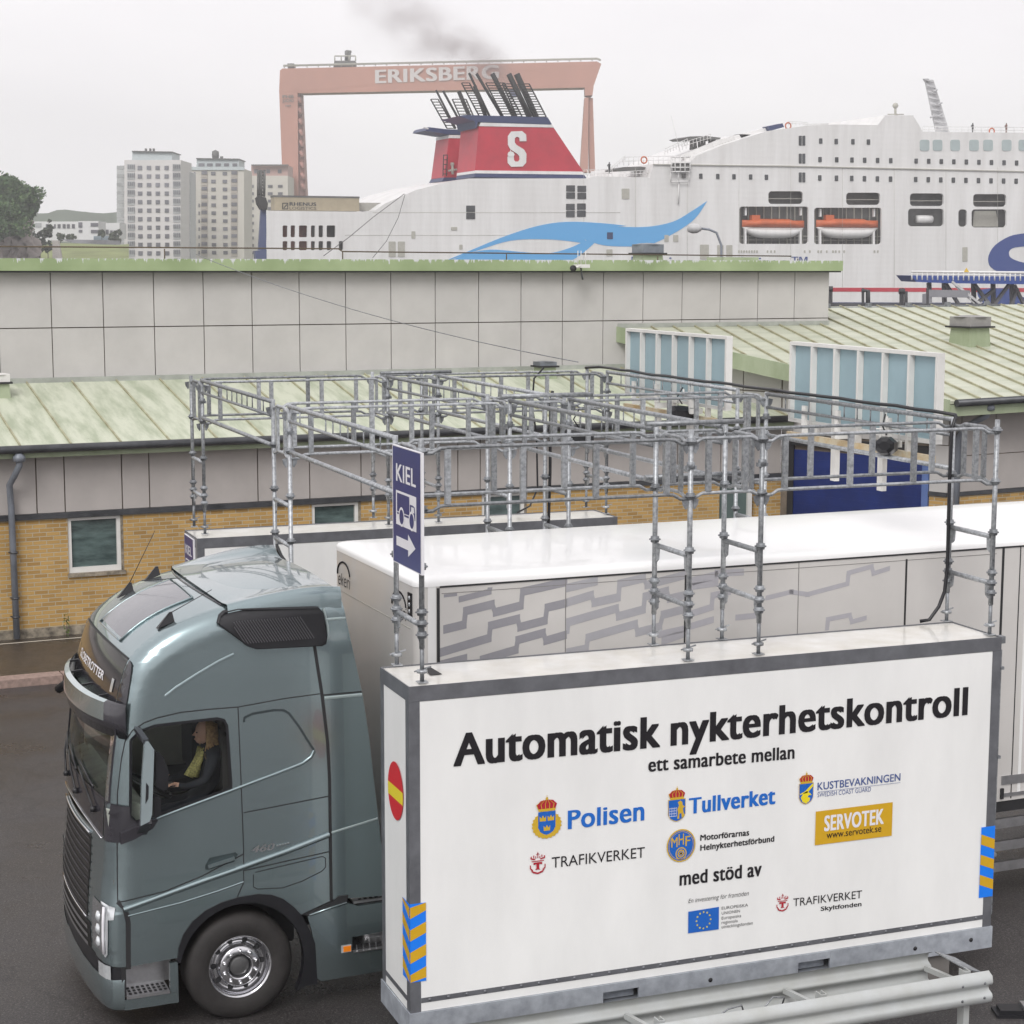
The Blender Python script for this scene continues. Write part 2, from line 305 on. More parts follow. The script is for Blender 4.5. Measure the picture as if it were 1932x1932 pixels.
def asphalt(name, c, c2, wet=.45, refl=.5):
    m, N, L, B = nodes(name)
    tc = N.new('ShaderNodeTexCoord')
    n1 = N.new('ShaderNodeTexNoise'); n1.inputs['Scale'].default_value = .35; n1.inputs['Detail'].default_value = 8; n1.inputs['Roughness'].default_value = .6; L.new(tc.outputs['Object'], n1.inputs['Vector'])
    n2 = N.new('ShaderNodeTexNoise'); n2.inputs['Scale'].default_value = 26; n2.inputs['Detail'].default_value = 8; n2.inputs['Roughness'].default_value = .95; L.new(tc.outputs['Object'], n2.inputs['Vector'])
    cr = N.new('ShaderNodeValToRGB'); e = cr.color_ramp.elements; e[0].position = .35; e[0].color = (*c2, 1); e[1].position = .66; e[1].color = (*c, 1); L.new(n1.outputs['Fac'], cr.inputs[0])
    c3 = N.new('ShaderNodeValToRGB'); c3.color_ramp.elements[0].position = .40; c3.color_ramp.elements[0].color = (.45,.45,.45,1); c3.color_ramp.elements[1].position = .62; c3.color_ramp.elements[1].color = (2.2,2.15,2.1,1); L.new(n2.outputs['Fac'], c3.inputs[0])
    mu = N.new('ShaderNodeMix'); mu.data_type = 'RGBA'; mu.blend_type = 'MULTIPLY'; mu.inputs[0].default_value = 1; L.new(cr.outputs[0], mu.inputs[6]); L.new(c3.outputs[0], mu.inputs[7])
    # pale aggregate showing through, and thin wandering cracks
    n4 = N.new('ShaderNodeTexNoise'); n4.inputs['Scale'].default_value = 48; n4.inputs['Detail'].default_value = 2; n4.inputs['Roughness'].default_value = .6; L.new(tc.outputs['Object'], n4.inputs['Vector'])
    c4 = N.new('ShaderNodeValToRGB'); c4.color_ramp.elements[0].position = .57; c4.color_ramp.elements[1].position = .66; L.new(n4.outputs['Fac'], c4.inputs[0])
    m4 = N.new('ShaderNodeMix'); m4.data_type = 'RGBA'; L.new(c4.outputs[0], m4.inputs[0]); L.new(mu.outputs[2], m4.inputs[6]); m4.inputs[7].default_value = (.15,.14,.135,1)
    n5 = N.new('ShaderNodeTexNoise'); n5.inputs['Scale'].default_value = 1.3; n5.inputs['Detail'].default_value = 5; L.new(tc.outputs['Object'], n5.inputs['Vector'])
    vm = N.new('ShaderNodeMix'); vm.data_type = 'VECTOR'; vm.inputs[0].default_value = .35; L.new(tc.outputs['Object'], vm.inputs[4]); L.new(n5.outputs['Color'], vm.inputs[5])
    vo = N.new('ShaderNodeTexVoronoi'); vo.feature = 'DISTANCE_TO_EDGE'; vo.inputs['Scale'].default_value = .42; L.new(vm.outputs[1], vo.inputs['Vector'])
    c5 = N.new('ShaderNodeValToRGB'); c5.color_ramp.elements[0].position = .002; c5.color_ramp.elements[0].color = (.55,.55,.55,1); c5.color_ramp.elements[1].position = .006; L.new(vo.outputs['Distance'], c5.inputs[0])
    m5 = N.new('ShaderNodeMix'); m5.data_type = 'RGBA'; m5.blend_type = 'MULTIPLY'; m5.inputs[0].default_value = .6; L.new(m4.outputs[2], m5.inputs[6]); L.new(c5.outputs[0], m5.inputs[7]); L.new(m5.outputs[2], B.inputs['Base Color'])
    mr = N.new('ShaderNodeMapRange'); mr.inputs['From Min'].default_value = .35; mr.inputs['From Max'].default_value = .65; mr.inputs['To Min'].default_value = wet; mr.inputs['To Max'].default_value = min(1, wet+.38)
    L.new(n1.outputs['Fac'], mr.inputs[0]); L.new(mr.outputs[0], B.inputs['Roughness']); B.inputs['Specular IOR Level'].default_value = refl
    bp = N.new('ShaderNodeBump'); bp.inputs['Strength'].default_value = .9; bp.inputs['Distance'].default_value = .006; L.new(n2.outputs['Fac'], bp.inputs['Height']); L.new(bp.outputs[0], B.inputs['Normal']); return m
M['asphalt'] = asphalt('wet_asphalt', (.044,.041,.042), (.019,.018,.018), .18, .45)
M['pavement'] = asphalt('wet_pavement', (.045,.036,.028), (.03,.024,.019), .14, .6)

def leafmat(name, c, c2):
    return MAT(name, c, .7, var=.4, scale=.35, c2=c2)
# ------------------------------------------------------------------ lettering (meshes)
def text_mesh(s, bold=0., space=1.):
    cu = bpy.data.curves.new('t', 'FONT'); cu.body = s; cu.space_character = space; cu.size = 1; cu.offset = bold; cu.resolution_u = 4; cu.fill_mode = 'FRONT'
    o = bpy.data.objects.new('t', cu); col.objects.link(o); dg = bpy.context.evaluated_depsgraph_get()
    me = bpy.data.meshes.new_from_object(o.evaluated_get(dg)); vs_ = [v.co.copy() for v in me.vertices]; fs = [tuple(p.vertices) for p in me.polygons]
    bpy.data.objects.remove(o); bpy.data.curves.remove(cu); bpy.data.meshes.remove(me); return vs_, fs
def lettering(mb, s, org, ux, uz, wid, cap, bold=.02, mi=0, italic=0.):
    """s set on a plane: starts at org (baseline left), runs along ux over wid metres, cap height in metres"""
    extra = max(0, bold); bold = min(0., bold)
    v, f = text_mesh(s, bold, 1+extra*1.6)
    if not v: return
    x0 = min(p.x for p in v); x1 = max(p.x for p in v); capH = .682+bold*2; xs_ = 1.13 if not s.isupper() and any(ch.islower() for ch in s) else 1.; xh_ = .449
    if xs_ > 1: v = [Vector((p.x, p.y*xs_ if p.y <= xh_ else xh_*xs_+(p.y-xh_)*(.682-xh_*xs_)/(.682-xh_), 0)) for p in v]
    ux = Vector(ux); uz = Vector(uz); org = Vector(org); k = wid/(x1-x0); h = cap/capH
    fw_ = uz.cross(ux).normalized() if abs(uz.dot(ux)) < .99 else Vector((0,1,0))
    offs = [(0, 0)] if extra <= 0 else [(0, 0), (-1, .35), (1, .35), (-1, -.35), (1, -.35)]
    kk = max(0, 1-2*extra/(x1-x0))
    for q, (sx_, sy_) in enumerate(offs):
        mb.add([org + ux*(((p.x-x0)*kk + extra + sx_*extra)*k + p.y*h*italic) + uz*((p.y+bold+sy_*extra)*h) + fw_*(.00015*q) for p in v], f, mi)

# ================================================================== GROUND
def sheet(name, pts, mat, z=None):
    mb = MB(); mb.prism([Vector(p) if len(p) == 3 else Vector((p[0], p[1], z)) for p in pts], (0,0,0)); o = mb.build(name, mat); o['kind'] = 'structure'; return o
BR = .07; BO = Vector((3.1, 34.3, 0)); bD = Vector((math.cos(BR), math.sin(BR), 0)); bN = Vector((-math.sin(BR), math.cos(BR), 0))
def BW(d, n, z): return BO + bD*d + bN*n + Vector((0,0,z))
def BL(x, y, n=0):
    p = on(x, y, bN, BO+bN*n) - BO; return (p.dot(bD), n, p.z)
sheet('ground', [(-3000,-800),(3000,-800),(3000,262),(-3000,262)], M['asphalt'], 0)
water = MAT('river_water', (.05,.06,.06), .12, var=.1, bump=.6, bscale=.6)
sheet('water', [(-3000,262),(3000,262),(3000,560),(-3000,560)], water, -2.2)
mb = MB(); mb.box((-3000, 258, -4), (3000, 262, -.004)); mb.build('quay_wall', M['plinth'])['kind'] = 'structure'
grass = MAT('grass', (.105,.15,.045), .9, var=.4, scale=.05)
sheet('far_ground', [(-3500,560,1),(3500,560,1),(3500,6000,8),(-3500,6000,8)], grass)
# raised pavement with granite kerb in front of the brick wall
pv = MB(); pv.prism([BW(-25,-3.05,.13), BW(60,-3.05,.13), BW(60,4,.13), BW(-25,4,.13)][:2]+[BW(60,2,.13), BW(-25,2,.13)], (0,0,-.12)); o = pv.build('pavement', M['pavement']); o['kind'] = 'structure'
kb = MB(); granite = MAT('granite_kerb', (.33,.235,.20), .7, var=.35, scale=14, bump=.6, bscale=30, c2=(.20,.145,.125))
x = -26.0
while x < 58:
    l = 1.35 + random.uniform(-.15, .15); g = BW(x,0,0); j = random.uniform(-.012, .012)
    mm = Matrix.Translation(BO) @ Matrix.Rotation(BR, 4, 'Z')
    kb.box((x+.012, -3.42+j, -.05), (x+l-.012, -3.06+j, .135), 0, mm); x += l
o = kb.build('kerb', granite, angle=30); o['kind'] = 'structure'
sheet('pavement_line', [BW(-25,-.42,.136), BW(60,-.42,.136), BW(60,-.36,.136), BW(-25,-.36,.136)], FLAT('worn_line', (.62,.58,.50), .6))

# ================================================================== LOW BUILDING ALONG THE PAVEMENT
bld = thing('terminal_building', 'long low building with yellow brick base, grey panels and pale green sheet roofs', 'building', BO, BR)
Zb, Ze = 2.345, 3.62
wb = MB(); wb.box((-25, 0, .30), (17.0, 12, Zb)); 
# window and door openings are separate boxes set in front: build the brick as strips round them
wins = []
for a, b_ in (((127,975),(235,1080)), ((588,952),(682,1052)), ((909,932),(994,1035))):
    p = BL(*a); q = BL(*b_); wins.append((p[0], q[0], q[2]+.05, Zb-.02))
wb = MB(); xs = -25.0
for (xa, xb, za, zb_) in wins:
    wb.box((xs, 0, .30), (xa, .3, Zb)); wb.box((xa, 0, .30), (xb, .3, za-.06)); xs = xb
da, db = BL(1357,960)[0], BL(1424,960)[0]
wb.box((xs, 0, .30), (da, .3, Zb)); xs = db; wb.box((xs, 0, .30), (17.0, .3, Zb))
wb.build('brick_wall', M['brick'], bld, angle=30)
pl = MB(); pl.box((-25, -.03, .10), (da, .28, .298)); pl.box((db, -.03, .10), (17.0, .28, .298)); pl.build('plinth', M['plinth'], bld)
core = MB(); core.box((-25, .302, .1), (17.0, 3.9, 3.55)); core.build('inner_wall', M['seam'], bld)
def windo(xa, xb, za, zt):
    f = MB(); t = .07
    for a, b_ in (((xa, .03, za), (xa+t, .12, zt)), ((xb-t-.05, .03, za), (xb-.05, .12, zt)), ((xa+t, .03, za), (xb-t-.05, .12, za+.1)), ((xa+t,.03,zt-.05),(xb-t-.05,.12,zt))): f.box(a, b_)
    w_ = f.build('window', M['frame_white'], bld)
    g = MB(); g.box((xa+t, .09, za+.1), (xb-t-.05, .10, zt-.05))
    g.build('pane', MAT('window_glass', (.10,.14,.135), .12, var=.7, scale=1.6, c2=(.03,.045,.045), streak=.25, coat=.5), w_)
    r = MB(); r.box((xb-.05, .01, za), (xb, .13, zt)); r.box((xa-.02, -.05, za-.07), (xb+.02, .13, za-.001)); r.build('sill', M['plinth'], w_)
for q in wins: windo(*q)
d_ = MB(); d_.box((da, .10, .14), (db-.16, .14, Zb)); dr = d_.build('door', MAT('door_green_grey', (.10,.14,.13), .5), bld)
f_ = MB(); f_.box((db-.16, .04, .14), (db-.05, .15, Zb)); f_.build('door_frame', M['frame_white'], dr)
# metal strip on top of the brick
s_ = MB(); s_.box((-25, -.06, Zb), (17.0, .3, Zb+.075)); s_.box((-25,-.045,Zb+.075),(17.0,.3,Zb+.10)); s_.build('drip_rail', M['gutter'], bld)
# cladding: panels with joints between
cl = MB(); jx = [-25.]
for px_ in (68.4,121.8,230.3,282,487,585,682,864.7,907,994.9,1037,1119,1278.6,1360,1440):
    jx.append(BL(px_, 900)[0])
jx.append(17.0)
jx = [jx[0]] + [jx[1]-1.9*k for k in range(12, 0, -1)] + jx[1:]
jx = sorted(set(jx))
for a, b_ in zip(jx, jx[1:]):
    if b_-a > .05: cl.box((a+.012, .02, Zb+.105), (b_-.012, .28, Ze))
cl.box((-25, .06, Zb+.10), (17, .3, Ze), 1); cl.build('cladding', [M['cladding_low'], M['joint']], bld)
# eave fascia, gutter
e = MB(); e.box((-25, -.32, Ze-.10), (17.3, .3, Ze+.03)); e.build('eave_board', M['green_sheet'], bld)
g = MB(); g.tube([(-25, -.42, Ze+.07), (17.3, -.42, Ze+.07)], .075, 12); g.build('gutter', M['gutter'], bld)
# sloping roof with standing seams
def roof_z(n, z0=3.74, n0=-.4, s=(4.64-3.74)/4.4): return z0+s*(n-n0)
rf = MB(); rows = []
for n_ in (-.44, 4.0): rows.append([Vector((d__, n_, roof_z(n_))) for d__ in (-25, 17.4)])
rf.prism([rows[0][0], rows[0][1], rows[1][1], rows[1][0]], (0,0,-.05))
k = -25.0+.55
dd = 1.30 - .915*28
while dd < 17.2:
    if dd > -24.9:
        # the seams flatten and turn under at the eave as in the photograph
        rf.beam((dd, -.42, roof_z(-.42)+.015), (dd, 3.98, roof_z(3.98)+.015), .028, .045, mi=1)
    dd += .915
rf.build('sloping_roof', [M['roof'], M['roofseam']], bld)
fl = MB(); fl.box((-25, 3.86, roof_z(3.9)-.02), (17.2, 4.0, roof_z(3.9)+.09)); fl.build('flashing', MAT('flashing', (.42,.44,.40), .45, .3, var=.15), bld)
# tall block behind
U0, UZ, UM, UE = 4.0, 4.70, 5.72, 20.94
up = MB(); dj = 1.87 - 1.062*24; 
while dj < UE-.01:
    b_ = min(dj+1.062, UE)
    up.box((dj+.010, U0, UZ), (b_-.010, U0+.3, UM-.011)); up.box((dj+.010, U0, UM+.011), (b_-.010, U0+.3, 6.86)); dj += 1.062
up.box((-24, U0+.05, 4.2), (UE, U0+9, 6.9), 1)
o = up.build('upper_wall', [M['cladding'], M['joint']], bld)
fa = MB(); fa.box((-24, U0-.28, 6.88), (UE+.20, U0+9.3, 7.13)); fa.box((-24, U0-.26, 6.845), (UE+.16, U0+9, 6.879), 1); fa.build('fascia', [M['fascia'], M['seam']], bld)
# thin rail on small posts along the roof edge
ra = MB(); ra.tube([(-24, U0+.6, 7.40), (8.3, U0+.6, 7.36), (8.4, U0+.6, 7.30), (20.2, U0+.6, 7.24)], .017, 6)
for q in range(-20, 21, 4): ra.tube([(q+.4, U0+.6, 7.1), (q+.4, U0+.6, 7.36-.01*max(0, q-2))], .014, 6)
ra.build('roof_rail', MAT('roof_rail', (.10,.075,.05), .7), bld)
# ---- right wing: pale roof, verge, chamfered wall with the blue gate
rs = (5.56-4.36)/(4.05+4.3)
def RZ(n): return 4.36+rs*(n+4.3)
def RP(d, n, dz=0): return Vector((d, n, RZ(n)+dz))
cA, cB, cC, cD, cE, cF = (15.0,4.05), (17.98,-4.55), (36,-3.3), (40,6.8), (21.3,6.6), (20.95,4.05)
rr = MB(); rr.prism([RP(*c) for c in (cA, cB, cC, cD, cE, cF)], (0,0,-.06))
sdir = Vector((-.228, -1)); 
q = 15.9
while q < 46:
    # seam from the ridge down to eave or verge
    a = Vector((q, 6.6 if q > 21.2 else 4.0)); t = 0
    b_ = a.copy()
    while True:
        b_ = b_ + sdir*.1
        ev = -4.55+(b_.x-17.98)*(1.25/18.02); vg = 15.0+(4.05-b_.y)*(2.98/8.6)
        if b_.y < ev or b_.x < vg+.02: break
    if (a-b_).length > .6: rr.beam(RP(a.x, a.y, .02), RP(b_.x, b_.y, .02), .03, .045, mi=1)
    q += .60
rr.build('wing_roof', [M['roof_right'], M['roofseam']], bld)
vg = MB(); 
vg.prism([RP(15.0,4.05,.03), RP(17.98,-4.55,.03), RP(17.98,-4.55,-.33), RP(15.0,4.05,-.33)], (-.05,.0,0))
vg.prism([RP(17.98,-4.6,-.30), RP(36,-3.35,-.30), RP(36,-3.35,-.07), RP(17.98,-4.6,-.07)], (0,.05,0))
vg.prism([RP(15.05,4.05,-.32), RP(18.0,-4.5,-.32), RP(18.9,-3.6,-.32), RP(17.3,0,-.32), RP(16.2,4.05,-.32)], (0,0,.02))
vg.build('verge_board', M['green_sheet'], bld)
g = MB(); g.tube([RP(18.05,-4.66,-.02), RP(36,-3.42,-.02)], .075, 12); g.build('gutter', M['gutter'], bld)
rd = MB(); rd.box((15.0, 3.98, RZ(4)+.0), (20.95, 4.06, RZ(4)+.10)); rd.build('flashing', MAT('flashing_b', (.42,.44,.40), .45, .3, var=.15), bld)
# walls of the wing
wA = Vector((17.0, 0.)); wB = Vector((18.57, -3.83)); wC = Vector((36, -2.55))
def wallseg(mb, a, b_, z0, z1_, off=0., mi=0, th=.25):
    a = Vector((*a, 0)); b_ = Vector((*b_, 0)); t = (b_-a).normalized(); nn = Vector((t.y, -t.x, 0))
    a2 = a+nn*off; b2 = b_+nn*off
    mb.prism([a2+Vector((0,0,z0)), b2+Vector((0,0,z0)), b2+Vector((0,0,z1_)), a2+Vector((0,0,z1_))], -nn*th, mi)
wm = MB(); L2 = (wB-wA).length
def WL(t): return wA+(wB-wA)*(t/L2)
for t0, t1 in ((.02, .28), (.30, 1.0), (1.02, 2.05), (2.07, 3.1), (3.12, 4.12)):
    wallseg(wm, WL(t0), WL(t1), 3.35, RZ(-3.83*t1/L2)-.30, .03, 0)
wD = Vector((15.45, 3.98))
Ld = (wA-wD).length
def WD(t): return wD+(wA-wD)*(t/Ld)
def slopeseg(a, za, b_, zb_, z0):
    a3, b3 = Vector((*a, 0)), Vector((*b_, 0)); t = (b3-a3).normalized(); nn = Vector((t.y, -t.x, 0)); wm.prism([a3+EZ_*z0, b3+EZ_*z0, b3+EZ_*zb_, a3+EZ_*za], -nn*.25, 1)
EZ_ = Vector((0,0,1))
slopeseg(wD, RZ(3.98)-.08, wA, RZ(0)-.08, 3.5); slopeseg(wA, RZ(0)-.08, wB, RZ(-3.83)-.08, .1)
for t0, t1 in ((.02,1.05),(1.075,2.1),(2.125,3.2),(3.225,4.25)):
    wallseg(wm, WD(t0), WD(t1), 3.6, 4.22, .03, 0); wallseg(wm, WD(t0), WD(t1), 4.25, RZ(wD.y-(wD.y)*(t1/Ld))-.30, .03, 0)
for t0, t1 in ((3.72, 4.13),): wallseg(wm, WL(t0), WL(t1), 2.36, 3.33, .03, 0)
wallseg(wm, wB, wC, 2.30, 4.2, -.02, 1)
tt = (wC-wB).normalized(); cum = 0
for k, wd in enumerate((.32, .95, 1.1, 1.25, 1.25, 1.25, 1.25, 1.25, 1.25)):
    a = wB+tt*(cum+.012); b_ = wB+tt*(cum+wd-.012); cum += wd
    wallseg(wm, a, b_, 3.12, 4.15, .0, 2); wallseg(wm, a, b_, 2.36, 3.10, .0, 2)
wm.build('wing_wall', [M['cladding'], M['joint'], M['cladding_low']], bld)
wk = MB(); wallseg(wk, wB, wC, .1, 2.27, 0, 0); wallseg(wk, WL(3.72), WL(4.14), .1, 2.27, .02, 0); wk.build('brick_wall', M['brick'], bld)
dr_ = MB(); wallseg(dr_, wB, wC, 2.272, 2.355, .03, 0, .1); wallseg(dr_, WL(3.7), WL(4.14), 2.272, 2.355, .05, 0, .1); dr_.build('drip_rail', M['gutter'], bld)
gt = MB(); wallseg(gt, WL(.35), WL(3.55), .12, 3.0, .02, 0, .06)
for k in range(14): wallseg(gt, WL(.37), WL(3.53), .2+k*.2, .21+k*.2, .024, 0, .01)
gate = gt.build('roller_gate', M['door_blue'], bld)
fr = MB(); wallseg(fr, WL(3.55), WL(3.70), .12, 3.1, .05, 0); wallseg(fr, WL(.2), WL(.35), .12, 3.1, .05, 1); wallseg(fr, WL(.2), WL(3.7), 3.1, 3.3, .09, 1)
fr.build('gate_frame', [MAT('door_frame_blue', (.10,.16,.36), .5), M['seam']], gate)
# down pipes
def pipe(pts, r=.055, clamps=()):
    m_ = MB(); m_.tube(pts, r, 12); m_.lathe([(r, 0), (r*1.9, .02), (r*1.9, .10), (r, .16)], Vector(pts[0])-Vector((0,0,.16)), (0,0,1), 12)
    o = m_.build('down_pipe', M['pipe'], bld)
    if clamps:
        c_ = MB()
        for z in clamps: p = Vector(pts[-1]); c_.tube([(p.x, p.y, z), (p.x, p.y, z+.03)], r*1.25, 12); c_.tube([(p.x, p.y, z+.015), (p.x-.08, p.y+.1, z+.015)], .012, 6)
        c_.build('clamp', M['gutter'], o)
    return o
px_ = BL(30, 1150, -.12)[0]
pipe([(px_+.10, -.42, 3.62), (px_+.10, -.42, 3.40), (px_+.02, -.32, 3.2), (px_-.04, -.14, 3.02), (px_-.02, -.12, 2.6), (px_, -.12, .16)], .06, (1.75, .9, .55))
pr = BL(1868, 760, -4.5)
pipe([(pr[0], -4.45, 4.25), (pr[0], -4.42, 4.0), (pr[0]-.22, -4.0, 3.72), (pr[0]-.26, -3.86, 3.5), (pr[0]-.26, -3.86, .2)], .07)
# weeds at the foot of the wall
for i_, (wx, hh, cc) in enumerate(((125, .42, (.10,.15,.03)), (199, .34, (.20,.12,.05)))):
    p = BL(wx, 1196, -.08); m_ = MB()
    for k in range(70 if i_ == 0 else 26):
        a = random.uniform(0, 2*PI); h = random.random(); r = .02+.09*h*(1.1-h)
        c = Vector((p[0]+math.cos(a)*r, p[1]-.05-abs(math.sin(a)*r), .14+h*hh)); s = .03
        t_ = Vector((random.uniform(-1,1), random.uniform(-1,1), random.uniform(-.3,1)))*s; u_ = Vector((random.uniform(-1,1), random.uniform(-1,1), random.uniform(-.5,.5)))*s*.5
        m_.add([c-t_, c+u_, c+t_, c-u_], [(0,1,2,3)])
    wd = m_.build('weed', leafmat('weed_leaf', cc, tuple(v*.5 for v in cc))); wd.location = BO; wd.rotation_euler = (0,0,BR)
    st = MB(); st.tube([(p[0], p[1]-.05, .13), (p[0]+.01, p[1]-.05, .13+hh*.8)], .006, 5); st.build('stem', M['joint'], wd)
    tag(wd, ['leafy green weed growing at the foot of the brick wall', 'thin reddish weed growing at the foot of the brick wall'][i_], 'weed')

# roof ventilators (standing on the roofs, fixed: parts of the building)
def cowl(d, n, w_, h0, top, capc, z0, parent=bld, yaw=0, capr=.55):
    mm = Matrix.Translation((d, n, z0)) @ Matrix.Rotation(yaw, 4, 'Z')
    b = MB(); k = .85
    b.add([mm@Vector(p) for p in ((-w_*.5,-w_*.5,-.35),(w_*.5,-w_*.5,-.35),(w_*.5,w_*.5,-.35),(-w_*.5,w_*.5,-.35),(-w_*.5*k,-w_*.5*k,h0),(w_*.5*k,-w_*.5*k,h0),(w_*.5*k,w_*.5*k,h0),(-w_*.5*k,w_*.5*k,h0))],
          [(0,1,5,4),(1,2,6,5),(2,3,7,6),(3,0,4,7),(4,5,6,7)])
    v_ = b.build('ventilator', M['green_sheet'], parent)
    c = MB(); c.box((-w_*.56,-w_*.56,h0+.001),(w_*.56,w_*.56,h0+.04), 1, mm); c.box((-w_*.46,-w_*.46,h0+.04),(w_*.46,w_*.46,h0+.04+top*.85), 0, mm)
    c.lathe([(w_*.46*1.2, 0), (w_*.3, top*.12), (0, top*.16)], mm@Vector((0,0,h0+.04+top*.84)), (0,0,1), 20)
    c.build('cowl', [capc, M['seam']], v_); return v_
capg = MAT('cowl_grey', (.30,.29,.28), .6, var=.15); capw = MAT('cowl_white', (.70,.69,.66), .5, var=.08); capz = MAT('cowl_zinc', (.23,.25,.28), .45, .4, var=.2)
p = BL(4, 775, 3.0); cowl(p[0]-.05, 3.0, .42, .22, .17, capw, roof_z(3.0)+.02)
p = BL(1028, 715, 3.3); cowl(p[0], 3.3, .44, .20, .10, capz, roof_z(3.3)+.02)
p = on(1833, 655, Vector((0,0,1))-bN*rs, BW(0,-4.3,4.36))-BO; cowl(p.dot(bD)+.22, p.dot(bN)+.35, .74, .40, .26, capg, RZ(p.dot(bN)+.35), yaw=.1)
p = BL(1222, 490, 5.4); cowl(p[0], 5.4, .62, .13, .24, capz, 7.14)
h_ = MB(); p = BL(1382, 490, 5.0); h_.box((p[0]-.5, 4.6, 7.131), (p[0]+.5, 5.4, 7.21)); h_.build('roof_hatch', M['green_sheet'], bld)

# surveillance camera with three antennas under the fascia
cm = thing('surveillance_camera', 'small white camera box with white antennas mounted on the green roof edge', 'camera', BW(BL(1096, 510, 3.5)[0], 3.5, 7.0), BR)
m_ = MB(); m_.box((-.14,-.14,-.05),(.16,.10,.03)); m_.tube([(-.1,-.14,-.02),(-.28,-.18,-.05)], .03, 8); m_.build('housing', M['frame_white'], cm)
for a in (-.08, .0, .12):
    m_ = MB(); m_.tube([(a, 0, .03), (a, 0, .34)], .009, 6); m_.build('antenna', M['frame_white'], cm)
m_ = MB(); m_.lathe([(.0,-.03),(.07,-.03),(.07,.03),(.0,.03)], (-.30,-.2,-.06), (0,1,0), 14); m_.build('lens', M['seam'], cm)
m_ = MB(); m_.tube([(.02,.05,-.03),(.02,-.02,-.24),(.04,-.02,-.32)], .02, 6); m_.build('bracket', M['gutter'], cm)
# street lamp behind the building
la = thing('street_lamp', 'grey street lamp with curved arm rising behind the flat roof', 'street lamp', (30, 74, 0))
P0 = deep(1361, 490, 80); P1 = deep(1361, 463, 80); P2 = deep(1352, 440, 80); P3 = deep(1338, 433, 80); P4 = deep(1322, 431, 80)
la.location = (P0.x, P0.y, 0)
lo = Vector((P0.x, P0.y, 0)); m_ = MB(); m_.tube([(0,0,0), P0-lo, P1-lo, P2-lo+Vector((0,0,.02)), P3-lo, P4-lo], .055, 8); m_.build('pole', M['pipe'], la)
h = P4-lo; m_ = MB(); ax = (rt*-1).normalized()
m_.lathe([(0,0),(.09,.02),(.20,.2),(.22,.4),(.16,.6),(0,.66)], h-ax*.05, ax, 16); m_.build('lamp_head', MAT('lamp_head', (.50,.50,.50), .4), la)
# cable from the roof to the scaffold
A_ = on(370, 480, bN, BO+bN*3.7); B_ = Vector((10.5, 24.6, 5.62)); m_ = MB(); pts = []
for k in range(25): t = k/24; p = A_.lerp(B_, t); p.z -= .55*4*t*(1-t)*.35; pts.append(p)
m_.tube(pts, .007, 5); tag(m_.build('cable', M['galv_dark']), 'thin sagging cable running from the roof edge down to the scaffold', 'cable')

# ================================================================== FERRY
YS = 290.
def SP(p, dy=0.): return onY(p[0], p[1], YS+dy)
def S2(x, y, dy=0.): return SP(zB(x, y), dy)
def S3(x, y, dy=0.): return SP(zC(x, y), dy)
hullm, N_, L_, B_ = nodes('ferry_white')
tc = N_.new('ShaderNodeTexCoord'); mp = N_.new('ShaderNodeMapping'); mp.inputs['Scale'].default_value = (.12,.12,.012); L_.new(tc.outputs['Object'], mp.inputs[0])
n1 = N_.new('ShaderNodeTexNoise'); n1.inputs['Scale'].default_value = 3; n1.inputs['Detail'].default_value = 8; n1.inputs['Roughness'].default_value = .7; L_.new(mp.outputs[0], n1.inputs['Vector'])
cr = N_.new('ShaderNodeValToRGB'); cr.color_ramp.elements[0].position = .3; cr.color_ramp.elements[0].color = (.60,.59,.575,1); cr.color_ramp.elements[1].position = .62; cr.color_ramp.elements[1].color = (.73,.725,.715,1)
L_.new(n1.outputs['Fac'], cr.inputs[0])
wv = N_.new('ShaderNodeTexWave'); wv.bands_direction = 'Z'; wv.inputs['Scale'].default_value = .31; wv.inputs['Distortion'].default_value = 2.5; wv.inputs['Detail'].default_value = 4; L_.new(tc.outputs['Object'], wv.inputs['Vector'])
bp = N_.new('ShaderNodeBump'); bp.inputs['Strength'].default_value = .10; bp.inputs['Distance'].default_value = .05; L_.new(wv.outputs['Fac'], bp.inputs['Height']); L_.new(bp.outputs[0], B_.inputs['Normal'])
n7 = N_.new('ShaderNodeTexNoise'); n7.inputs['Scale'].default_value = 1.; n7.inputs['Detail'].default_value = 6; n7.inputs['Roughness'].default_value = .75
mp7 = N_.new('ShaderNodeMapping'); mp7.inputs['Scale'].default_value = (1.1,1.1,.10); L_.new(tc.outputs['Object'], mp7.inputs[0]); L_.new(mp7.outputs[0], n7.inputs['Vector'])
c7 = N_.new('ShaderNodeValToRGB'); c7.color_ramp.elements[0].position = .66; c7.color_ramp.elements[1].position = .80; c7.color_ramp.elements[1].color = (.35,.35,.35,1); L_.new(n7.outputs['Fac'], c7.inputs[0])
m7 = N_.new('ShaderNodeMix'); m7.data_type = 'RGBA'; L_.new(c7.outputs[0], m7.inputs[0]); L_.new(cr.outputs[0], m7.inputs[6]); m7.inputs[7].default_value = (.46,.36,.28,1); L_.new(m7.outputs[2], B_.inputs['Base Color']); B_.inputs['Roughness'].default_value = .4
M['hull'] = hullm
M['swoosh'] = FLAT('ship_light_blue', (.10,.36,.68), .45); M['ship_blue'] = FLAT('ship_dark_blue', (.012,.045,.22), .45)
M['ship_red'] = MAT('funnel_red', (.48,.022,.045), .45, var=.12, scale=.3); M['ship_navy'] = FLAT('funnel_navy', (.02,.035,.11), .45)
M['soot'] = MAT('exhaust_black', (.022,.021,.021), .7, var=.3, scale=1); M['lb_orange'] = MAT('lifeboat_orange', (.55,.12,.035), .5, var=.15, scale=.6)
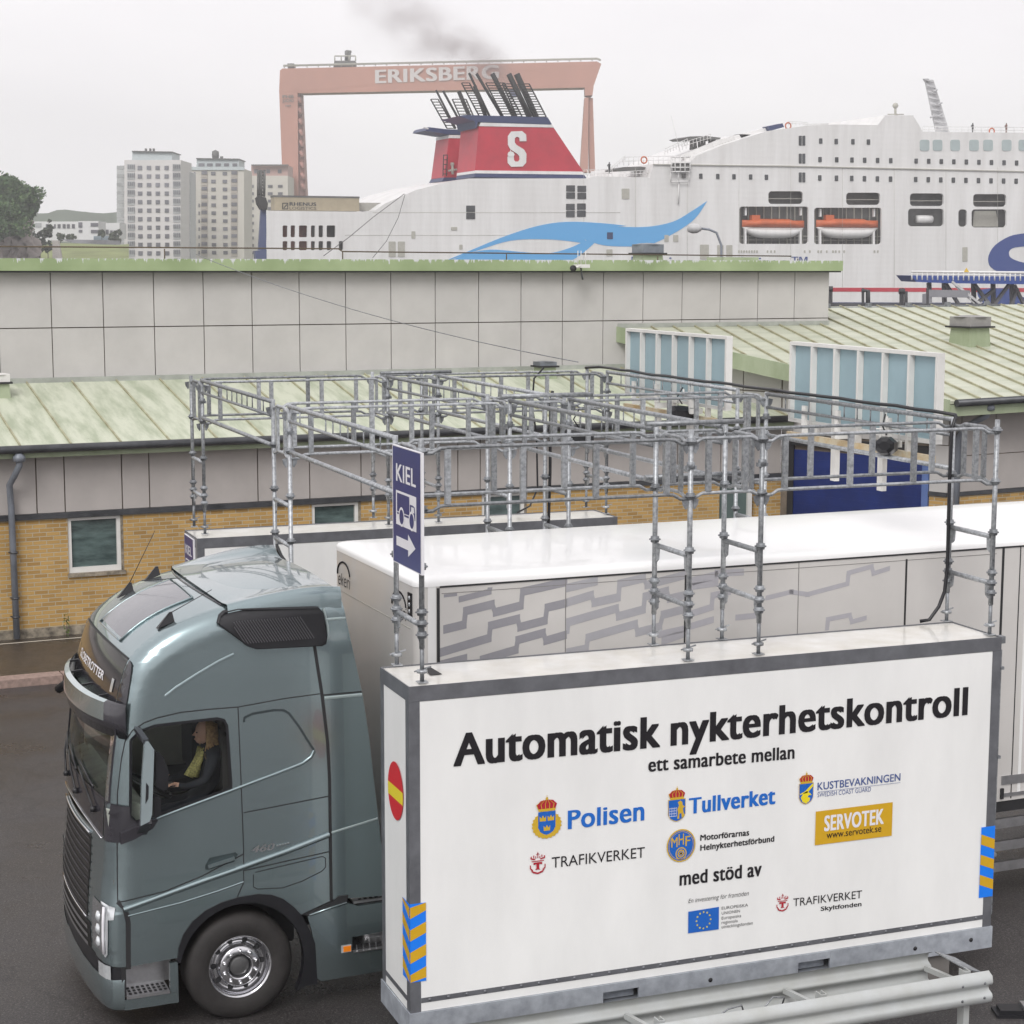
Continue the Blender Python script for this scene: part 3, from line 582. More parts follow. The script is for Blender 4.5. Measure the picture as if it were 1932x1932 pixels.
M['port'] = MAT('port_glass', (.045,.05,.055), .15, var=.4, scale=.3); M['port_pale'] = MAT('window_pale', (.38,.45,.45), .15, var=.1, scale=.5)
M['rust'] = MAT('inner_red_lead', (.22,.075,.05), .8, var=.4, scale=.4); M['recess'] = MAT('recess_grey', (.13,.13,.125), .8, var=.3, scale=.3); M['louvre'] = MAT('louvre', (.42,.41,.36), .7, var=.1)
ship = thing('ferry', 'huge white passenger ferry with blue wave stripe and red funnels moored beyond the roofs', 'ferry', (0, YS, 0))
sl = Vector((0, YS, 0))
def SB(mb, name, mat, parent=ship, **k):
    for i, v in enumerate(mb.v): mb.v[i] = v - sl
    return mb.build(name, mat, parent, **k)
top = [S2(100,975), S2(590,980), S2(655,972), S2(700,940), S2(860,870), S2(1000,834), S2(1130,811), S2(1730,811), S2(1762,800), S3(340,512), S3(358,455), S3(500,455), S3(540,420), S3(650,375), S3(840,315), S3(1000,293), S3(1130,287), S3(1310,290), S3(1342,248), S3(1460,248), S3(1502,318), S3(2500,328)]
xr = top[-1].x
LBR = [(722,636,1015,795), (1040,641,1326,796)]; OPN = [(845,571,992,625), (1176,577,1320,629), (1447,580,1590,634), (1716,583,1857,637), (1439,645,1591,720), (1709,648,1857,725), (1653,648,1690,722)]
def rrect(f, x0, y0, x1, y1, r, dy=0., n=4, both=False):
    pts = []
    for cx, cy, a0 in ((x1-r, y0+r, -90), (x1-r, y1-r, 0), (x0+r, y1-r, 90), (x0+r, y0+r, 180)):
        for k in range(n+1): a = R_(a0+90*k/n); pts.append(f(cx+math.cos(a)*r, cy+math.sin(a)*r, dy))
    return pts
sq = []
for y0, y1 in ((1050,1110), (1130,1176)):
    for x0, x1 in ((182,207),(223,246),(265,307),(326,347),(365,388),(406,450)) if y0 == 1050 else ((182,207),(223,246),(265,307),(326,347),(365,388),(406,430),(468,490)): sq.append((x0, y0, x1, y1))
holes = [rrect(S3, *r, 12) for r in LBR] + [rrect(S3, *r, 14) for r in OPN] + [rrect(S2, *r, 6) for r in sq]
base = [Vector((top[-1].x, YS, -2.5)), Vector((top[0].x, YS, -2.5))]
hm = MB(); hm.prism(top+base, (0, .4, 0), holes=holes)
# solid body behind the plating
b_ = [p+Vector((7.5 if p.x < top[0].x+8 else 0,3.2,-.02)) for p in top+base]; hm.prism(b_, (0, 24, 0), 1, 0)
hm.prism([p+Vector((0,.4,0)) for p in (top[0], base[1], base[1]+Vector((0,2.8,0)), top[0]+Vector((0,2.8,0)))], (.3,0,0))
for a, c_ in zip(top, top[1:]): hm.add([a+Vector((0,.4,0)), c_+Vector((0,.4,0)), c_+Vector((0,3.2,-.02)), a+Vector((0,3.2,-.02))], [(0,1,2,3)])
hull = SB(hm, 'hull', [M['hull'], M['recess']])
def patch(name, pts, mat, f=S3, dy=-.06, parent=ship, th=.05):
    m_ = MB(); m_.prism([f(x, y, dy) for x, y in pts], (0, th, 0)); return SB(m_, name, mat, parent)
# red and navy bands low on the hull
patch('red_band', [(1095,981),(2500,984),(2500,1001),(1095,998)], M['ship_red'])
patch('waterline_band', [(1095,1043),(2500,1048),(2500,1150),(1095,1150)], M['ship_navy'])
patch('rubbing_strake', [(355,455),(930,462),(1932,485),(2500,498),(2500,503),(1932,489),(930,466),(355,459)], M['louvre'], dy=-.25, th=.24)
def smooth(pts, n=5):
    out_ = []
    for i in range(len(pts)-1):
        p0, p1, p2, p3 = pts[max(i-1,0)], pts[i], pts[i+1], pts[min(i+2,len(pts)-1)]
        for k in range(n):
            t = k/n; out_.append(tuple(.5*((2*p1[j])+(-p0[j]+p2[j])*t+(2*p0[j]-5*p1[j]+4*p2[j]-p3[j])*t*t+(-p0[j]+3*p1[j]-3*p2[j]+p3[j])*t**3) for j in (0,1)))
    return out_+[pts[-1]]
# wave stripes, given in the second crop (x,y)
k3 = lambda x, y: ((1500+x*.61905-650)/.5176, (150+y*.61905-50)/.5176)
up_ = smooth([(990,1238),(1130,1180),(1300,1110),(1470,1055),(1620,1032),(1800,1038),(1932,1052)]) + smooth([k3(200,722), k3(330,722), k3(440,700), k3(520,655), k3(585,612)])
lo_ = smooth([k3(585,612), k3(530,690), k3(440,752), k3(340,798), k3(240,806), k3(140,800), k3(60,775)]) + smooth([(1760,1150),(1640,1130),(1500,1120),(1340,1128),(1180,1175),(1060,1215),(990,1238)])
patch('wave_stripe', up_+lo_[1:-1], M['swoosh'], f=S2)
patch('wave_stripe', smooth([(1010,1240),(1120,1195),(1240,1173),(1400,1185),(1530,1192),(1640,1165),(1740,1120),(1835,1085)]) + smooth([(1800,1110),(1740,1165),(1690,1205),(1630,1242)]), M['swoosh'], f=S2, dy=-.05)
# big dark blue letter at the right edge
patch('hull_lettering', smooth([(2400,760),(2200,735),(2050,735),(1932,750),(1870,763),(1810,800),(1782,845),(1785,885),(1815,910),(1870,925),(1960,945),(2100,960),(2150,1000),(2100,1030),(2000,1040),(1900,1010),(1870,985),(1745,990),(1745,1030),(1800,1075),(1900,1130),(2150,1150),(2350,1100),(2420,980),(2330,900),(2150,880),(1980,882),(1890,862),(1868,838),(1880,815),(1932,806),(2050,800),(2200,810),(2330,850),(2400,850)], 3), M['ship_blue'], dy=-.07)
m_ = MB(); lettering(m_, 'Making good time\u2122', S3(262, 905, -.08), (1,0,0), (0,0,1), (S3(1010,905)-S3(262,905)).x, (S3(262,849)-S3(262,905)).z, .0); SB(m_, 'hull_lettering', M['ship_blue'])
# welded plate seams and two mooring lines drawn across the side
m_ = MB()
for x0_, y0_, x1_, y1_ in ((640,985,1900,985),(500,1100,1900,1100)): m_.tube([S2(x0_,y0_,-.02), S2(x1_,y1_,-.02)], .03, 4)
for k in range(9): m_.tube([S3(60+k*220,470,-.02), S3(60+k*220,980,-.02)], .025, 4)
SB(m_, 'plate_seams', M['louvre'])
m_ = MB(); m_.tube([S2(800,890,-1), S2(640,1010,-2), S2(520,1110,-3), S2(390,1205,-4)], .06, 4); SB(m_, 'mooring_line', M['recess'])
m_ = MB(); m_.tube([S2(805,890,-1), S2(770,1010,-2), S2(710,1130,-3), S2(640,1215,-4)], .05, 4); SB(m_, 'mooring_line', M['recess'])
# windows
def win(r, mat=M['port'], f=S3, rad=2, name='window', dy=-.10):
    m_ = MB(); m_.prism(rrect(f, *r, min(rad, (r[2]-r[0])*.4), dy, 2), (0, .09, 0)); return SB(m_, name, mat)
for x in (558,630,699,770,837): win((x-7,496+(x-558)*.016,x+7,518+(x-558)*.016))
for x, y in ((1068,358),(1134,360),(1205,361),(1271,362)): win((x-7,y-12,x+7,y+11))
for i_, x in enumerate((1065,1136,1201,1255,1310,1366)): win((x-7,425+i_,x+7,447+i_)); win((x-8,503+i_,x+6,526+i_))
for i_ in range(17):
    x = 1474+53.4*i_; win((x-7,432+i_*1.0,x+7,453+i_*1.0)); win((x-9,510+i_*.9,x+5,532+i_*.9))
for y in (335,411,491):
    for dx in (0, 15): win((975+dx,y,987+dx,y+42))
for x in (1510,1565,1640,1720,1780,1859,1930,2010,2090): win((x-20,352,x+20,399), M['port_pale'], rad=8)
for x, y in ((1625,846),(1682,848),(1624,940),(1680,938)): win((x,y,x+44,y+32), f=S2); win((x,y+36,x+44,y+68), f=S2)
win((1116,949,1161,982), f=S2); win((1116,986,1161,1018), f=S2); win((1832,1085,1862,1120), M['ship_navy'], S2); win((1082,1148,1097,1172), M['louvre'], S2)
for r in ((722,1132,757,1210),(769,1132,804,1210),(838,1080,857,1117),(1040,1058,1070,1075),(1830,1172,1860,1206)): win(r, M['louvre'], S2, name='louvre')
for r in ((555,798,592,860),(628,800,654,862),(667,800,692,862),(222,560,254,604),(441,757,462,786),(403,757,421,786),(1671,809,1692,870)): win(r, M['louvre'], name='louvre')
for x in list(range(720,800,11))+[842,857,872,1000,1022,1058,1070,1094,1120,1132,1147,1168,1297,1311]: win((x-3,822,x+3,833), M['louvre'], name='scupper')
# red-lead bulkhead seen in the stern openings and the roof of the recesses
m_ = MB(); m_.prism([S2(170,1040,3), S2(330,1040,3), S2(330,1215,3), S2(170,1215,3)], (0,.1,0)); SB(m_, 'bulkhead', M['rust'])
m_ = MB()
for k in range(9): m_.prism([S3(725+k*33,637,2.9), S3(729+k*33,637,2.9), S3(729+k*33,795,2.9), S3(725+k*33,795,2.9)], (0,.2,0)); m_.prism([S3(1043+k*33,642,2.9), S3(1047+k*33,642,2.9), S3(1047+k*33,795,2.9), S3(1043+k*33,795,2.9)], (0,.2,0))
for r in LBR: m_.prism([S3(r[0],r[3]-35,2.2), S3(r[2],r[3]-35,2.2), S3(r[2],r[3]-31,2.2), S3(r[0],r[3]-31,2.2)], (0,.1,0)); m_.prism([S3(r[0],r[3]-18,1.6), S3(r[2],r[3]-18,1.6), S3(r[2],r[3]-16,1.6), S3(r[0],r[3]-16,1.6)], (0,.1,0))
for r in OPN[:4]: m_.prism([S3(r[0],r[3]-24,1), S3(r[2],r[3]-24,1), S3(r[2],r[3]-21,1), S3(r[0],r[3]-21,1)], (0,.1,0))
m_.prism([S3(1722,655,2), S3(1812,655,2), S3(1822,700,2), S3(1822,722,2), S3(1716,722,2), S3(1718,680,2)], (0,.3,0))
SB(m_, 'deck_rail', M['louvre'])
m_ = MB()
for r in LBR:
    for xx in (r[0]+22, r[2]-36): m_.prism([S3(xx,r[1]+95,.6), S3(xx+8,r[1]+95,.6), S3(xx+8,r[3],.6), S3(xx,r[3],.6)], (0,.5,0)); m_.prism([S3(xx+2,r[1]+4,.6), S3(xx+9,r[1]+4,.6), S3(xx+9,r[1]+38,.6), S3(xx+2,r[1]+38,.6)], (0,.5,0))
SB(m_, 'davit', M['hull'])
# upper deck gear
m_ = MB()
m_.prism([S2(905,550,12), S2(925,560,12), S2(925,556,12)], (0,1,0))
m_.prism([S3(470,420,3), S3(640,350,3), S3(840,300,3), S3(840,320,3), S3(640,380,3), S3(500,440,3)], (0,1,0))
SB(m_, 'deck_house', M['hull'])
m_ = MB(); m_.prism(smooth([(485,345),(510,338),(580,336),(642,342)])and[S3(x,y,4) for x,y in ((485,345),(510,338),(580,336),(642,343),(640,350),(500,352))], (0,6,0)); 
for x in (520,556,600): m_.prism([S3(x,350,5), S3(x+22,350,5), S3(x+22,390,5), S3(x,395,5)], (0,1,0))
m_.prism([S3(720,328,3), S3(770,330,3), S3(760,342,3), S3(730,345,3)], (0,2,0)); m_.prism([S3(198,478,3), S3(230,468,3), S3(300,466,3), S3(350,473,3), S3(345,478,3), S3(200,484,3)], (0,5,0))
SB(m_, 'canopy', M['recess'])
m_ = MB(); m_.prism([S3(842,295,2), S3(905,282,2), S3(912,298,2), S3(850,315,2)], (0,2,0)); SB(m_, 'solar_screen', M['ship_navy'])
m_ = MB()
def rail(x0, y0, x1, y1, h=22, n=12, f=S3, dy=1.0, r=.05):
    for q in (0, .5): m_.tube([f(x0, y0-h*(1-q), dy), f(x1, y1-h*(1-q), dy)], r, 4)
    for k in range(n+1): t = k/n; m_.tube([f(x0+(x1-x0)*t, y0+(y1-y0)*t, dy), f(x0+(x1-x0)*t, y0+(y1-y0)*t-h, dy)], r, 4)
rail(1500,322,1890,325,26,14); rail(1890,325,2450,328,26,16); rail(1000,294,1100,290,8,4); rail(60,515,180,512,34,8,dy=2); rail(230,460,440,455,34,10,dy=2); rail(170,495,235,440,20,6,dy=2); rail(405,415,500,372,24,8,dy=3); rail(600,395,700,352,20,8,dy=2); rail(480,395,600,358,30,8,dy=4); rail(210,512,345,505,24,9,dy=1); rail(930,288,1010,292,14,5,dy=1)
m_.tube([S3(430,248,2), S3(470,405,2)], .05, 5)
for x in (432,448,470,490,512): m_.tube([S3(x,425,-1), S3(x,490,-1)], .12, 5)
for y in (425,450,470,488): m_.tube([S3(430,y,-1), S3(514,y,-1)], .12, 5)
for x in (430,462,508): m_.tube([S3(x,485,-.6), S3(x,532,-.6)], .10, 5)
m_.tube([S3(430,530,-.6), S3(508,530,-.6)], .12, 5); m_.tube([S3(464,530,-.3), S3(462,625,-.3)], .14, 5)
m_.tube([S3(250,555,-.2), S3(250,556,-.2)], .05, 5)
SB(m_, 'railing', M['hull'])
m_ = MB(); m_.prism([S3(440,450,-.8), S3(510,450,-.8), S3(508,485,-.8), S3(442,485,-.8)], (0,.2,0)); m_.prism([S3(478,495,-.3), S3(494,495,-.3), S3(494,515,-.3), S3(478,515,-.3)], (0,.2,0)); SB(m_, 'gangway_box', M['recess'])
# radar mast (leaning lattice) and dome
m_ = MB(); w0, w1 = (1560,1617), (1515,1547)
m_.prism([S3(1513,97,6), S3(1547,97,6), S3(1617,322,6), S3(1560,322,6)], (0,.4,0))
for k in range(9): t = k/9; xa = 1513+47*t; xb = 1547+70*t; y = 97+225*t; m_.tube([S3(xa,y,5.6), S3(xb,y+12,5.6)], .14, 4)
for xx, yy in ((1555,145),(1575,200),(1543,255),(1575,250)): m_.tube([S3(xx-10,yy+3,5.6), S3(xx+8,yy-6,5.6)], .18, 5)
m_.prism([S3(1508,92,5.8), S3(1528,92,5.8), S3(1528,106,5.8), S3(1515,106,5.8)], (0,.6,0))
SB(m_, 'radar_mast', MAT('mast_paint', (.55,.55,.56), .5, var=.2, scale=.4))
m_ = MB(); c = S3(1385,207,6); r_ = (S3(1396,207,6)-S3(1385,207,6)).x
m_.lathe([(0,-r_),(r_*.7,-r_*.7),(r_,0),(r_*.7,r_*.7),(0,r_)], c, (0,0,1), 14); m_.tube([c-Vector((0,0,r_*.9)), S3(1385,246,6)], .22, 8); m_.tube([S3(1352,244,5), S3(1420,244,5)], .1, 5); m_.tube([S3(1332,262,5), S3(1395,246,5)], .1, 5); SB(m_, 'radar_dome', M['louvre'])
# lifebuoys
for f, x, y in ((S3,316,438),(S3,929,293),(S3,1795,316)):
    c = f(x, y, .6); m_ = MB(); ring = []
    for i_ in range(17): a = 2*PI*i_/16; ring.append([c+Vector((math.cos(a)*(.55+.13*math.cos(b)), .13*math.sin(b), math.sin(a)*(.55+.13*math.cos(b)))) for b in [2*PI*q/6 for q in range(6)]])
    m_.grid(ring, closed=True); SB(m_, 'lifebuoy', M['lb_orange'])
# funnels: near and far
def funnel(dy, pts_red, navy_top, white_top, white_bot, navy_bot, pipes, rack, deepness=9):
    fo = MB(); fo.prism([S2(x,y,dy) for x,y in pts_red], (0,deepness,0)); F = SB(fo, 'funnel', M['ship_red'])
    for nm, pts, mt in (('navy_cap', navy_top, M['ship_navy']), ('white_band', white_top, M['hull']), ('white_band', white_bot, M['hull']), ('navy_band', navy_bot, M['ship_navy'])):
        if pts: m_ = MB(); m_.prism([S2(x,y,dy-.12) for x,y in pts], (0,deepness+.24,0)); SB(m_, nm, mt, F)
    for (x0,y0,x1,y1,w_) in pipes:
        m_ = MB(); a = S2(x0,y0,dy+deepness/2); b = S2(x1,y1,dy+deepness/2); r = (S2(w_,0)-S2(0,0)).x/2
        m_.tube([a, b], r, 12); SB(m_, 'exhaust_pipe', M['soot'], F)
    m_ = MB()
    for (x0,y0,x1,y1,wd,n) in rack:
        for off in (0, wd): m_.tube([S2(x0+off,y0,dy+1), S2(x1+off,y1,dy+1)], .13, 5)
        for k in range(n+1): t = k/n; xx = x0+(x1-x0)*t; yy = y0+(y1-y0)*t; m_.tube([S2(xx,yy,dy+1), S2(xx+wd,yy,dy+1)], .08, 4)
    SB(m_, 'pipe_rack', M['soot'], F); return F
F1 = funnel(1.5, [(1180,545),(1560,552),(1712,778),(1160,771)], [(1075,494),(1105,488),(1530,500),(1552,536),(1175,524),(1168,556),(1160,520)], [(1190,527),(1552,538),(1562,552),(1182,545)], [(1162,770),(1708,776),(1716,792),(1160,785)], [(1160,786),(1716,793),(1730,812),(1156,805)],
  [(1235,496,1130,275,13),(1215,496,1158,340,22),(1298,496,1168,278,16),(1360,498,1248,278,26),(1440,500,1332,280,30),(1472,502,1372,280,34)], [(1182,494,1092,325,40,13),(1305,496,1215,325,95,13),(1465,498,1378,330,58,13),(1375,498,1300,330,50,13)])
patchS = [(1328,596),(1345,572),(1400,570),(1421,588),(1422,622),(1388,622),(1387,606),(1381,600),(1370,600),(1363,607),(1363,628),(1371,640),(1410,664),(1422,686),(1421,730),(1404,750),(1345,752),(1327,732),(1326,700),(1358,700),(1359,718),(1366,725),(1380,725),(1387,716),(1386,698),(1376,686),(1340,662),(1328,640)]
m_ = MB(); m_.prism([S2(x,y,1.3) for x,y in patchS], (0,.1,0)); m_.prism([S2(x,y,1.2) for x,y in ((1326,688),(1332,676),(1340,674),(1342,658),(1344,674),(1354,676),(1362,688),(1357,700),(1330,700))], (0,.1,0)); SB(m_, 'funnel_emblem', M['hull'], F1)
F2 = funnel(17, [(1028,606),(1175,608),(1150,806),(1002,806)], [(915,556),(925,550),(1010,560),(1175,566),(1175,590),(1020,586),(960,576),(908,568)], [(1030,590),(1175,592),(1175,608),(1028,606)], None, [(1004,806),(1150,806),(1160,822),(992,826)],
  [(1062,558,962,362,12),(1105,560,998,366,13),(1160,562,1078,368,24)], [(1018,556,935,408,38,10),(1112,560,1045,408,70,10)], 7)
m_ = MB(); m_.tube([S2(1000,690,16), S2(997,800,16)], .1, 5); m_.tube([S2(1020,690,16), S2(1015,800,16)], .1, 5)
for k in range(5): m_.tube([S2(1000,692+k*24,16), S2(1020,692+k*24,16)], .08, 4)
SB(m_, 'ladder', M['soot'], F2)
m_ = MB(); c = S2(1045,760,16.7); m_.tube([S2(1025,772,16.7), S2(1068,765,16.7)], .18, 6); m_.tube([S2(1045,735,16.7), S2(1047,790,16.7)], .22, 6); m_.tube([S2(1038,738,16.7), S2(1052,738,16.7)], .3, 6); SB(m_, 'funnel_emblem', M['louvre'], F2)
# lifeboats
for i_, r in enumerate(LBR):
    cx = (r[0]+r[2])/2-3; lb = thing('lifeboat', ['orange and white lifeboat hanging in the left recess of the ferry side', 'orange and white lifeboat hanging in the right recess of the ferry side'][i_], 'lifeboat', S3(cx, 715, 1.2), 0, 'lifeboats in the ferry side')
    o_ = Vector(lb.location); kx = (S3(cx+1,715,1.2)-S3(cx,715,1.2)).x
    def boat(prof_top, prof_bot, n=16):
        rows_ = []
        for k in range(n+1):
            t = -1+2*k/n; hw = 1.25*(1-abs(t)**3.2)+.03; x = t*132*kx; zt = prof_top(t); zb = prof_bot(t); ring = []
            for q in range(9): a = PI*q/8; ring.append(Vector((x, -hw*math.sin(a), (zt+zb)/2+(zt-zb)/2*math.cos(a))))
            rows_.append(ring + [Vector((p.x, -p.y*1., p.z)) for p in ring[-2:0:-1]])
        return rows_
    m_ = MB(); m_.grid(boat(lambda t: -8*kx, lambda t: (-8-42*(1-abs(t)**4)-4*0)*kx), closed=True); m_.build('boat_hull', M['hull'], lb)
    m_ = MB(); m_.grid(boat(lambda t: (18+5*(abs(t) < .6))*kx, lambda t: (-9)*kx), closed=True); x = -78*kx; m_.box((x-18*kx,-.5,15*kx),(x+16*kx,.5,36*kx)); m_.build('canopy', M['lb_orange'], lb)
    m_ = MB(); m_.tube([(-132*kx*.97,-1.0,-7*kx)]+[(132*kx*t,-1.3*(1-abs(t)**3.2)-.02,-9*kx) for t in (-.8,-.4,0,.4,.8)]+[(132*kx*.97,-.9,-7*kx)], .07, 5); m_.build('fender', M['rust'], lb)
m_ = MB(); c = S3(1507,690,1); m_.lathe([(0,-1.6),(.7,-1.6),(.75,0),(.7,1.6),(0,1.6)], c, (1,0,0), 14); lr = m_.build('life_raft', M['hull']); tag(lr, 'white life raft canister in the small opening right of the lifeboats', 'life raft')
# people on deck
def tiny(pos, coat, lab):
    m_ = MB(); p = Vector(pos)
    rows_ = []
    for z, rx, ry in ((0,.10,.10),(.45,.14,.13),(.85,.20,.15),(1.1,.19,.14),(1.42,.24,.15),(1.50,.09,.09),(1.56,.10,.10),(1.66,.12,.12),(1.76,.08,.08),(1.8,.01,.01)):
        rows_.append([p+Vector((math.cos(a)*rx, math.sin(a)*ry, z)) for a in [2*PI*q/10 for q in range(10)]])
    m_.grid(rows_, closed=True); o = m_.build('person', coat); m2 = MB(); m2.tube([p+Vector((-.22,0,1.38)), p+Vector((-.42,-.1,1.1)), p+Vector((-.15,-.25,1.05))], [.08,.06,.05], 6); m2.build('sleeve', coat, o)
    return tag(o, lab, 'person')
cdark = MAT('coat_dark', (.03,.03,.035), .8)
tiny(S3(168,492,1), cdark, 'person in dark clothes standing on the aft deck beside the red funnel'); tiny(S3(1713,322,2), cdark, 'person in dark clothes leaning at the top deck rail near the radar mast')
tiny(S3(1856,322,2), MAT('coat_brown', (.16,.07,.05), .8), 'person in reddish brown coat at the top deck rail at right')
# containers carried on the aft deck
bc = thing('shipping_container', 'beige cargo container with a dark logo standing on the ferry stern deck', 'container', S2(140,975,2)); o_ = Vector(bc.location)
m_ = MB(); a = S2(140,898,2)-o_; b = S2(572,978,2)-o_; m_.box((a.x,0,b.z),(b.x,2.5,a.z)); m_.build('box', MAT('container_beige', (.36,.31,.22), .7, var=.12, scale=.5), bc)
m_ = MB(); m_.box((a.x-.05,-.05,a.z-.25),(b.x+.05,2.5,a.z+.05)); m_.build('top_rail', M['recess'], bc)
m_ = MB(); k_ = (S2(1,0)-S2(0,0)).x
lettering(m_, 'RHENUS', S2(217,949,1.93)-o_, (1,0,0), (0,0,1), 142*k_, 17*k_, .03); lettering(m_, 'LOGISTICS', S2(217,969,1.93)-o_, (1,0,0), (0,0,1), 142*k_, 14*k_, .0)
for pts in (((180,935),(210,935),(210,939),(180,939)),((180,964),(210,964),(210,968),(180,968)),((180,935),(184,935),(184,968),(180,968)),((206,935),(210,935),(210,968),(206,968)),((186,960),(202,942),(205,946),(190,962))): m_.prism([S2(x,y,1.94)-o_ for x,y in pts], (0,.03,0))
m_.build('logo', M['port'], bc)
m_ = MB(); a = S2(572,934,4); b = S2(720,978,4); m_.box((a.x,a.y,b.z),(b.x,a.y+2.5,a.z)); tag(m_.build('shipping_container', MAT('container_grey', (.33,.32,.29), .7)), 'low grey cargo container standing right of the beige one on the stern deck', 'container')
# dark bollard-like tower and lattice at the stern
mt = thing('mooring_tower', 'dark navy post with a tilted head beside the ferry stern', 'tower', deep(*zA(1665,812), 275)); D_ = 275; o_ = Vector(mt.location)
m_ = MB(); m_.prism([deep(*zA(x,y),D_)-o_ for x,y in ((1643,745),(1652,620),(1660,480),(1692,470),(1694,620),(1692,745))], (.2,1.5,0)); m_.prism([deep(*zA(x,y),D_)-o_ for x,y in ((1622,750),(1695,742),(1695,812),(1628,812))], (.3,2.5,0)); m_.build('post', M['ship_navy'], mt)
m_ = MB(); m_.prism([deep(*zA(x,y),D_-1)-o_ for x,y in ((1632,412),(1645,400),(1690,410),(1704,450),(1700,488),(1660,485),(1640,450))], (.3,2.5,0)); m_.build('head', M['soot'], mt)
m_ = MB()
for x in (1642,1660,1680): m_.tube([deep(*zA(x,405),D_+1)-o_, deep(*zA(x+2,235),D_+1)-o_], .22, 5)
for k in range(8): m_.tube([deep(*zA(1642,400-k*21),D_+1)-o_, deep(*zA(1682,392-k*21),D_+1)-o_], .16, 4); m_.tube([deep(*zA(1682,400-k*21),D_+1)-o_, deep(*zA(1642,385-k*21),D_+1)-o_], .12, 4)
m_.build('lattice', M['recess'], mt)

# ================================================================== GANTRY CRANE
def cdp(x): return 714 - (x-160)/1640*34
def CR(x, y, dd=0): return deep(*zB(x, y), cdp(x)+dd)
M['crane'] = MAT('crane_orange', (.40,.19,.14), .6, var=.1, scale=.05); M['crane_shaded'] = MAT('crane_orange_shaded', (.34,.16,.13), .7, var=.2, scale=.1)  # second one is the same orange darkened, shade put into the colour
crn = thing('gantry_crane', 'giant orange portal crane with white lettering standing behind the ferry', 'crane', CR(230,900)*Vector((1,1,0)) if False else (0,0,0))
bk = Vector((math.sin(YAW), math.cos(YAW), 0))
m_ = MB(); m_.prism([CR(*p) for p in ((168,262),(180,252),(1780,216),(1803,228),(1762,345),(1720,346),(1715,349),(280,378),(164,372))], bk*9); m_.build('girder', M['crane'], crn)
m_ = MB(); m_.prism([CR(*p) for p in ((164,366),(258,368),(262,900),(184,900))], bk*9); m_.build('leg', M['crane'], crn, label='broad solid left leg')
m_ = MB(); m_.prism([CR(*p, 3) for p in ((252,370),(276,374),(300,900),(254,900))], bk*8); 
for k in range(9): m_.tube([CR(262+k*2,400+k*55,1), CR(276+k*2,430+k*55,1)], .8, 5)
m_.box(tuple(CR(258,560,0)), tuple(CR(290,525,4))) if False else None
m_.build('stair_tower', M['crane_shaded'], crn)
m_ = MB(); m_.prism([CR(*p) for p in ((1718,345),(1764,344),(1758,388),(1720,390))], bk*7); m_.prism([CR(*p) for p in ((1718,400),(1738,400),(1736,780),(1694,780))], bk*7); m_.prism([CR(*p, 2) for p in ((1738,400),(1760,402),(1772,780),(1742,780))], bk*7)
m_.prism([CR(*p,3) for p in ((1728,386),(1750,386),(1748,404),(1728,404))], bk*4, 1); m_.build('leg', [M['crane'], M['crane_shaded']], crn, label='slender split right leg')
dirx = (CR(1700,300)-CR(200,300)); dirx.z = 0; dirx.normalize()
m_ = MB(); o_ = CR(652,326,-.6); lettering(m_, 'ERIKSBERG', o_, (dirx+Vector((0,0,.012))), (0,0,1), (CR(1285,312)-o_).length, (CR(652,262)-CR(652,326)).length, .035); m_.build('lettering', FLAT('crane_letter', (.56,.52,.51)), crn)
m_ = MB()
for s_, y, w_, h_ in (('PHB',402,62,15),('JUCHO',423,62,14),('1969',446,30,9)):
    o_ = CR(181 if y < 440 else 196, y, -.6); lettering(m_, s_, o_, dirx, (0,0,1), w_*.0765, h_*.0765, .03)
m_.build('lettering', M['recess'], crn)
m_ = MB(); m_.prism([CR(*p,2) for p in ((445,212),(550,212),(552,242),(440,244))], bk*6); m_.prism([CR(*p,2) for p in ((205,226),(238,226),(240,250),(208,250))], bk*4)
m_.tube([CR(508,212,4), CR(508,162,4)], .8, 5); m_.tube([CR(520,212,4), CR(524,170,4)], .6, 5); m_.tube([CR(505,165,4), CR(530,168,4)], .6, 5)
m_.build('trolley', M['recess'], crn)
m_ = MB()
for q in range(2): m_.tube([CR(185,240-q*5,1), CR(1780,204-q*5,1), CR(1800,212-q*5,1)], .22, 4)
for k in range(28): x = 190+k*58; m_.tube([CR(x,250-(x-180)*.0225,1), CR(x,234-(x-180)*.0225,1)], .2, 4)
m_.tube([CR(447,188,2), CR(553,188,2)], .25, 4); 
for x in (447,480,520,553): m_.tube([CR(x,188,2), CR(x,213,2)], .25, 4)
m_.build('walkway_rail', M['louvre'], crn)
m_ = MB(); m_.prism([CR(*p,1) for p in ((1330,352),(1365,352),(1375,395),(1340,400))], bk*3); m_.build('hook_block', M['ship_navy'], crn)

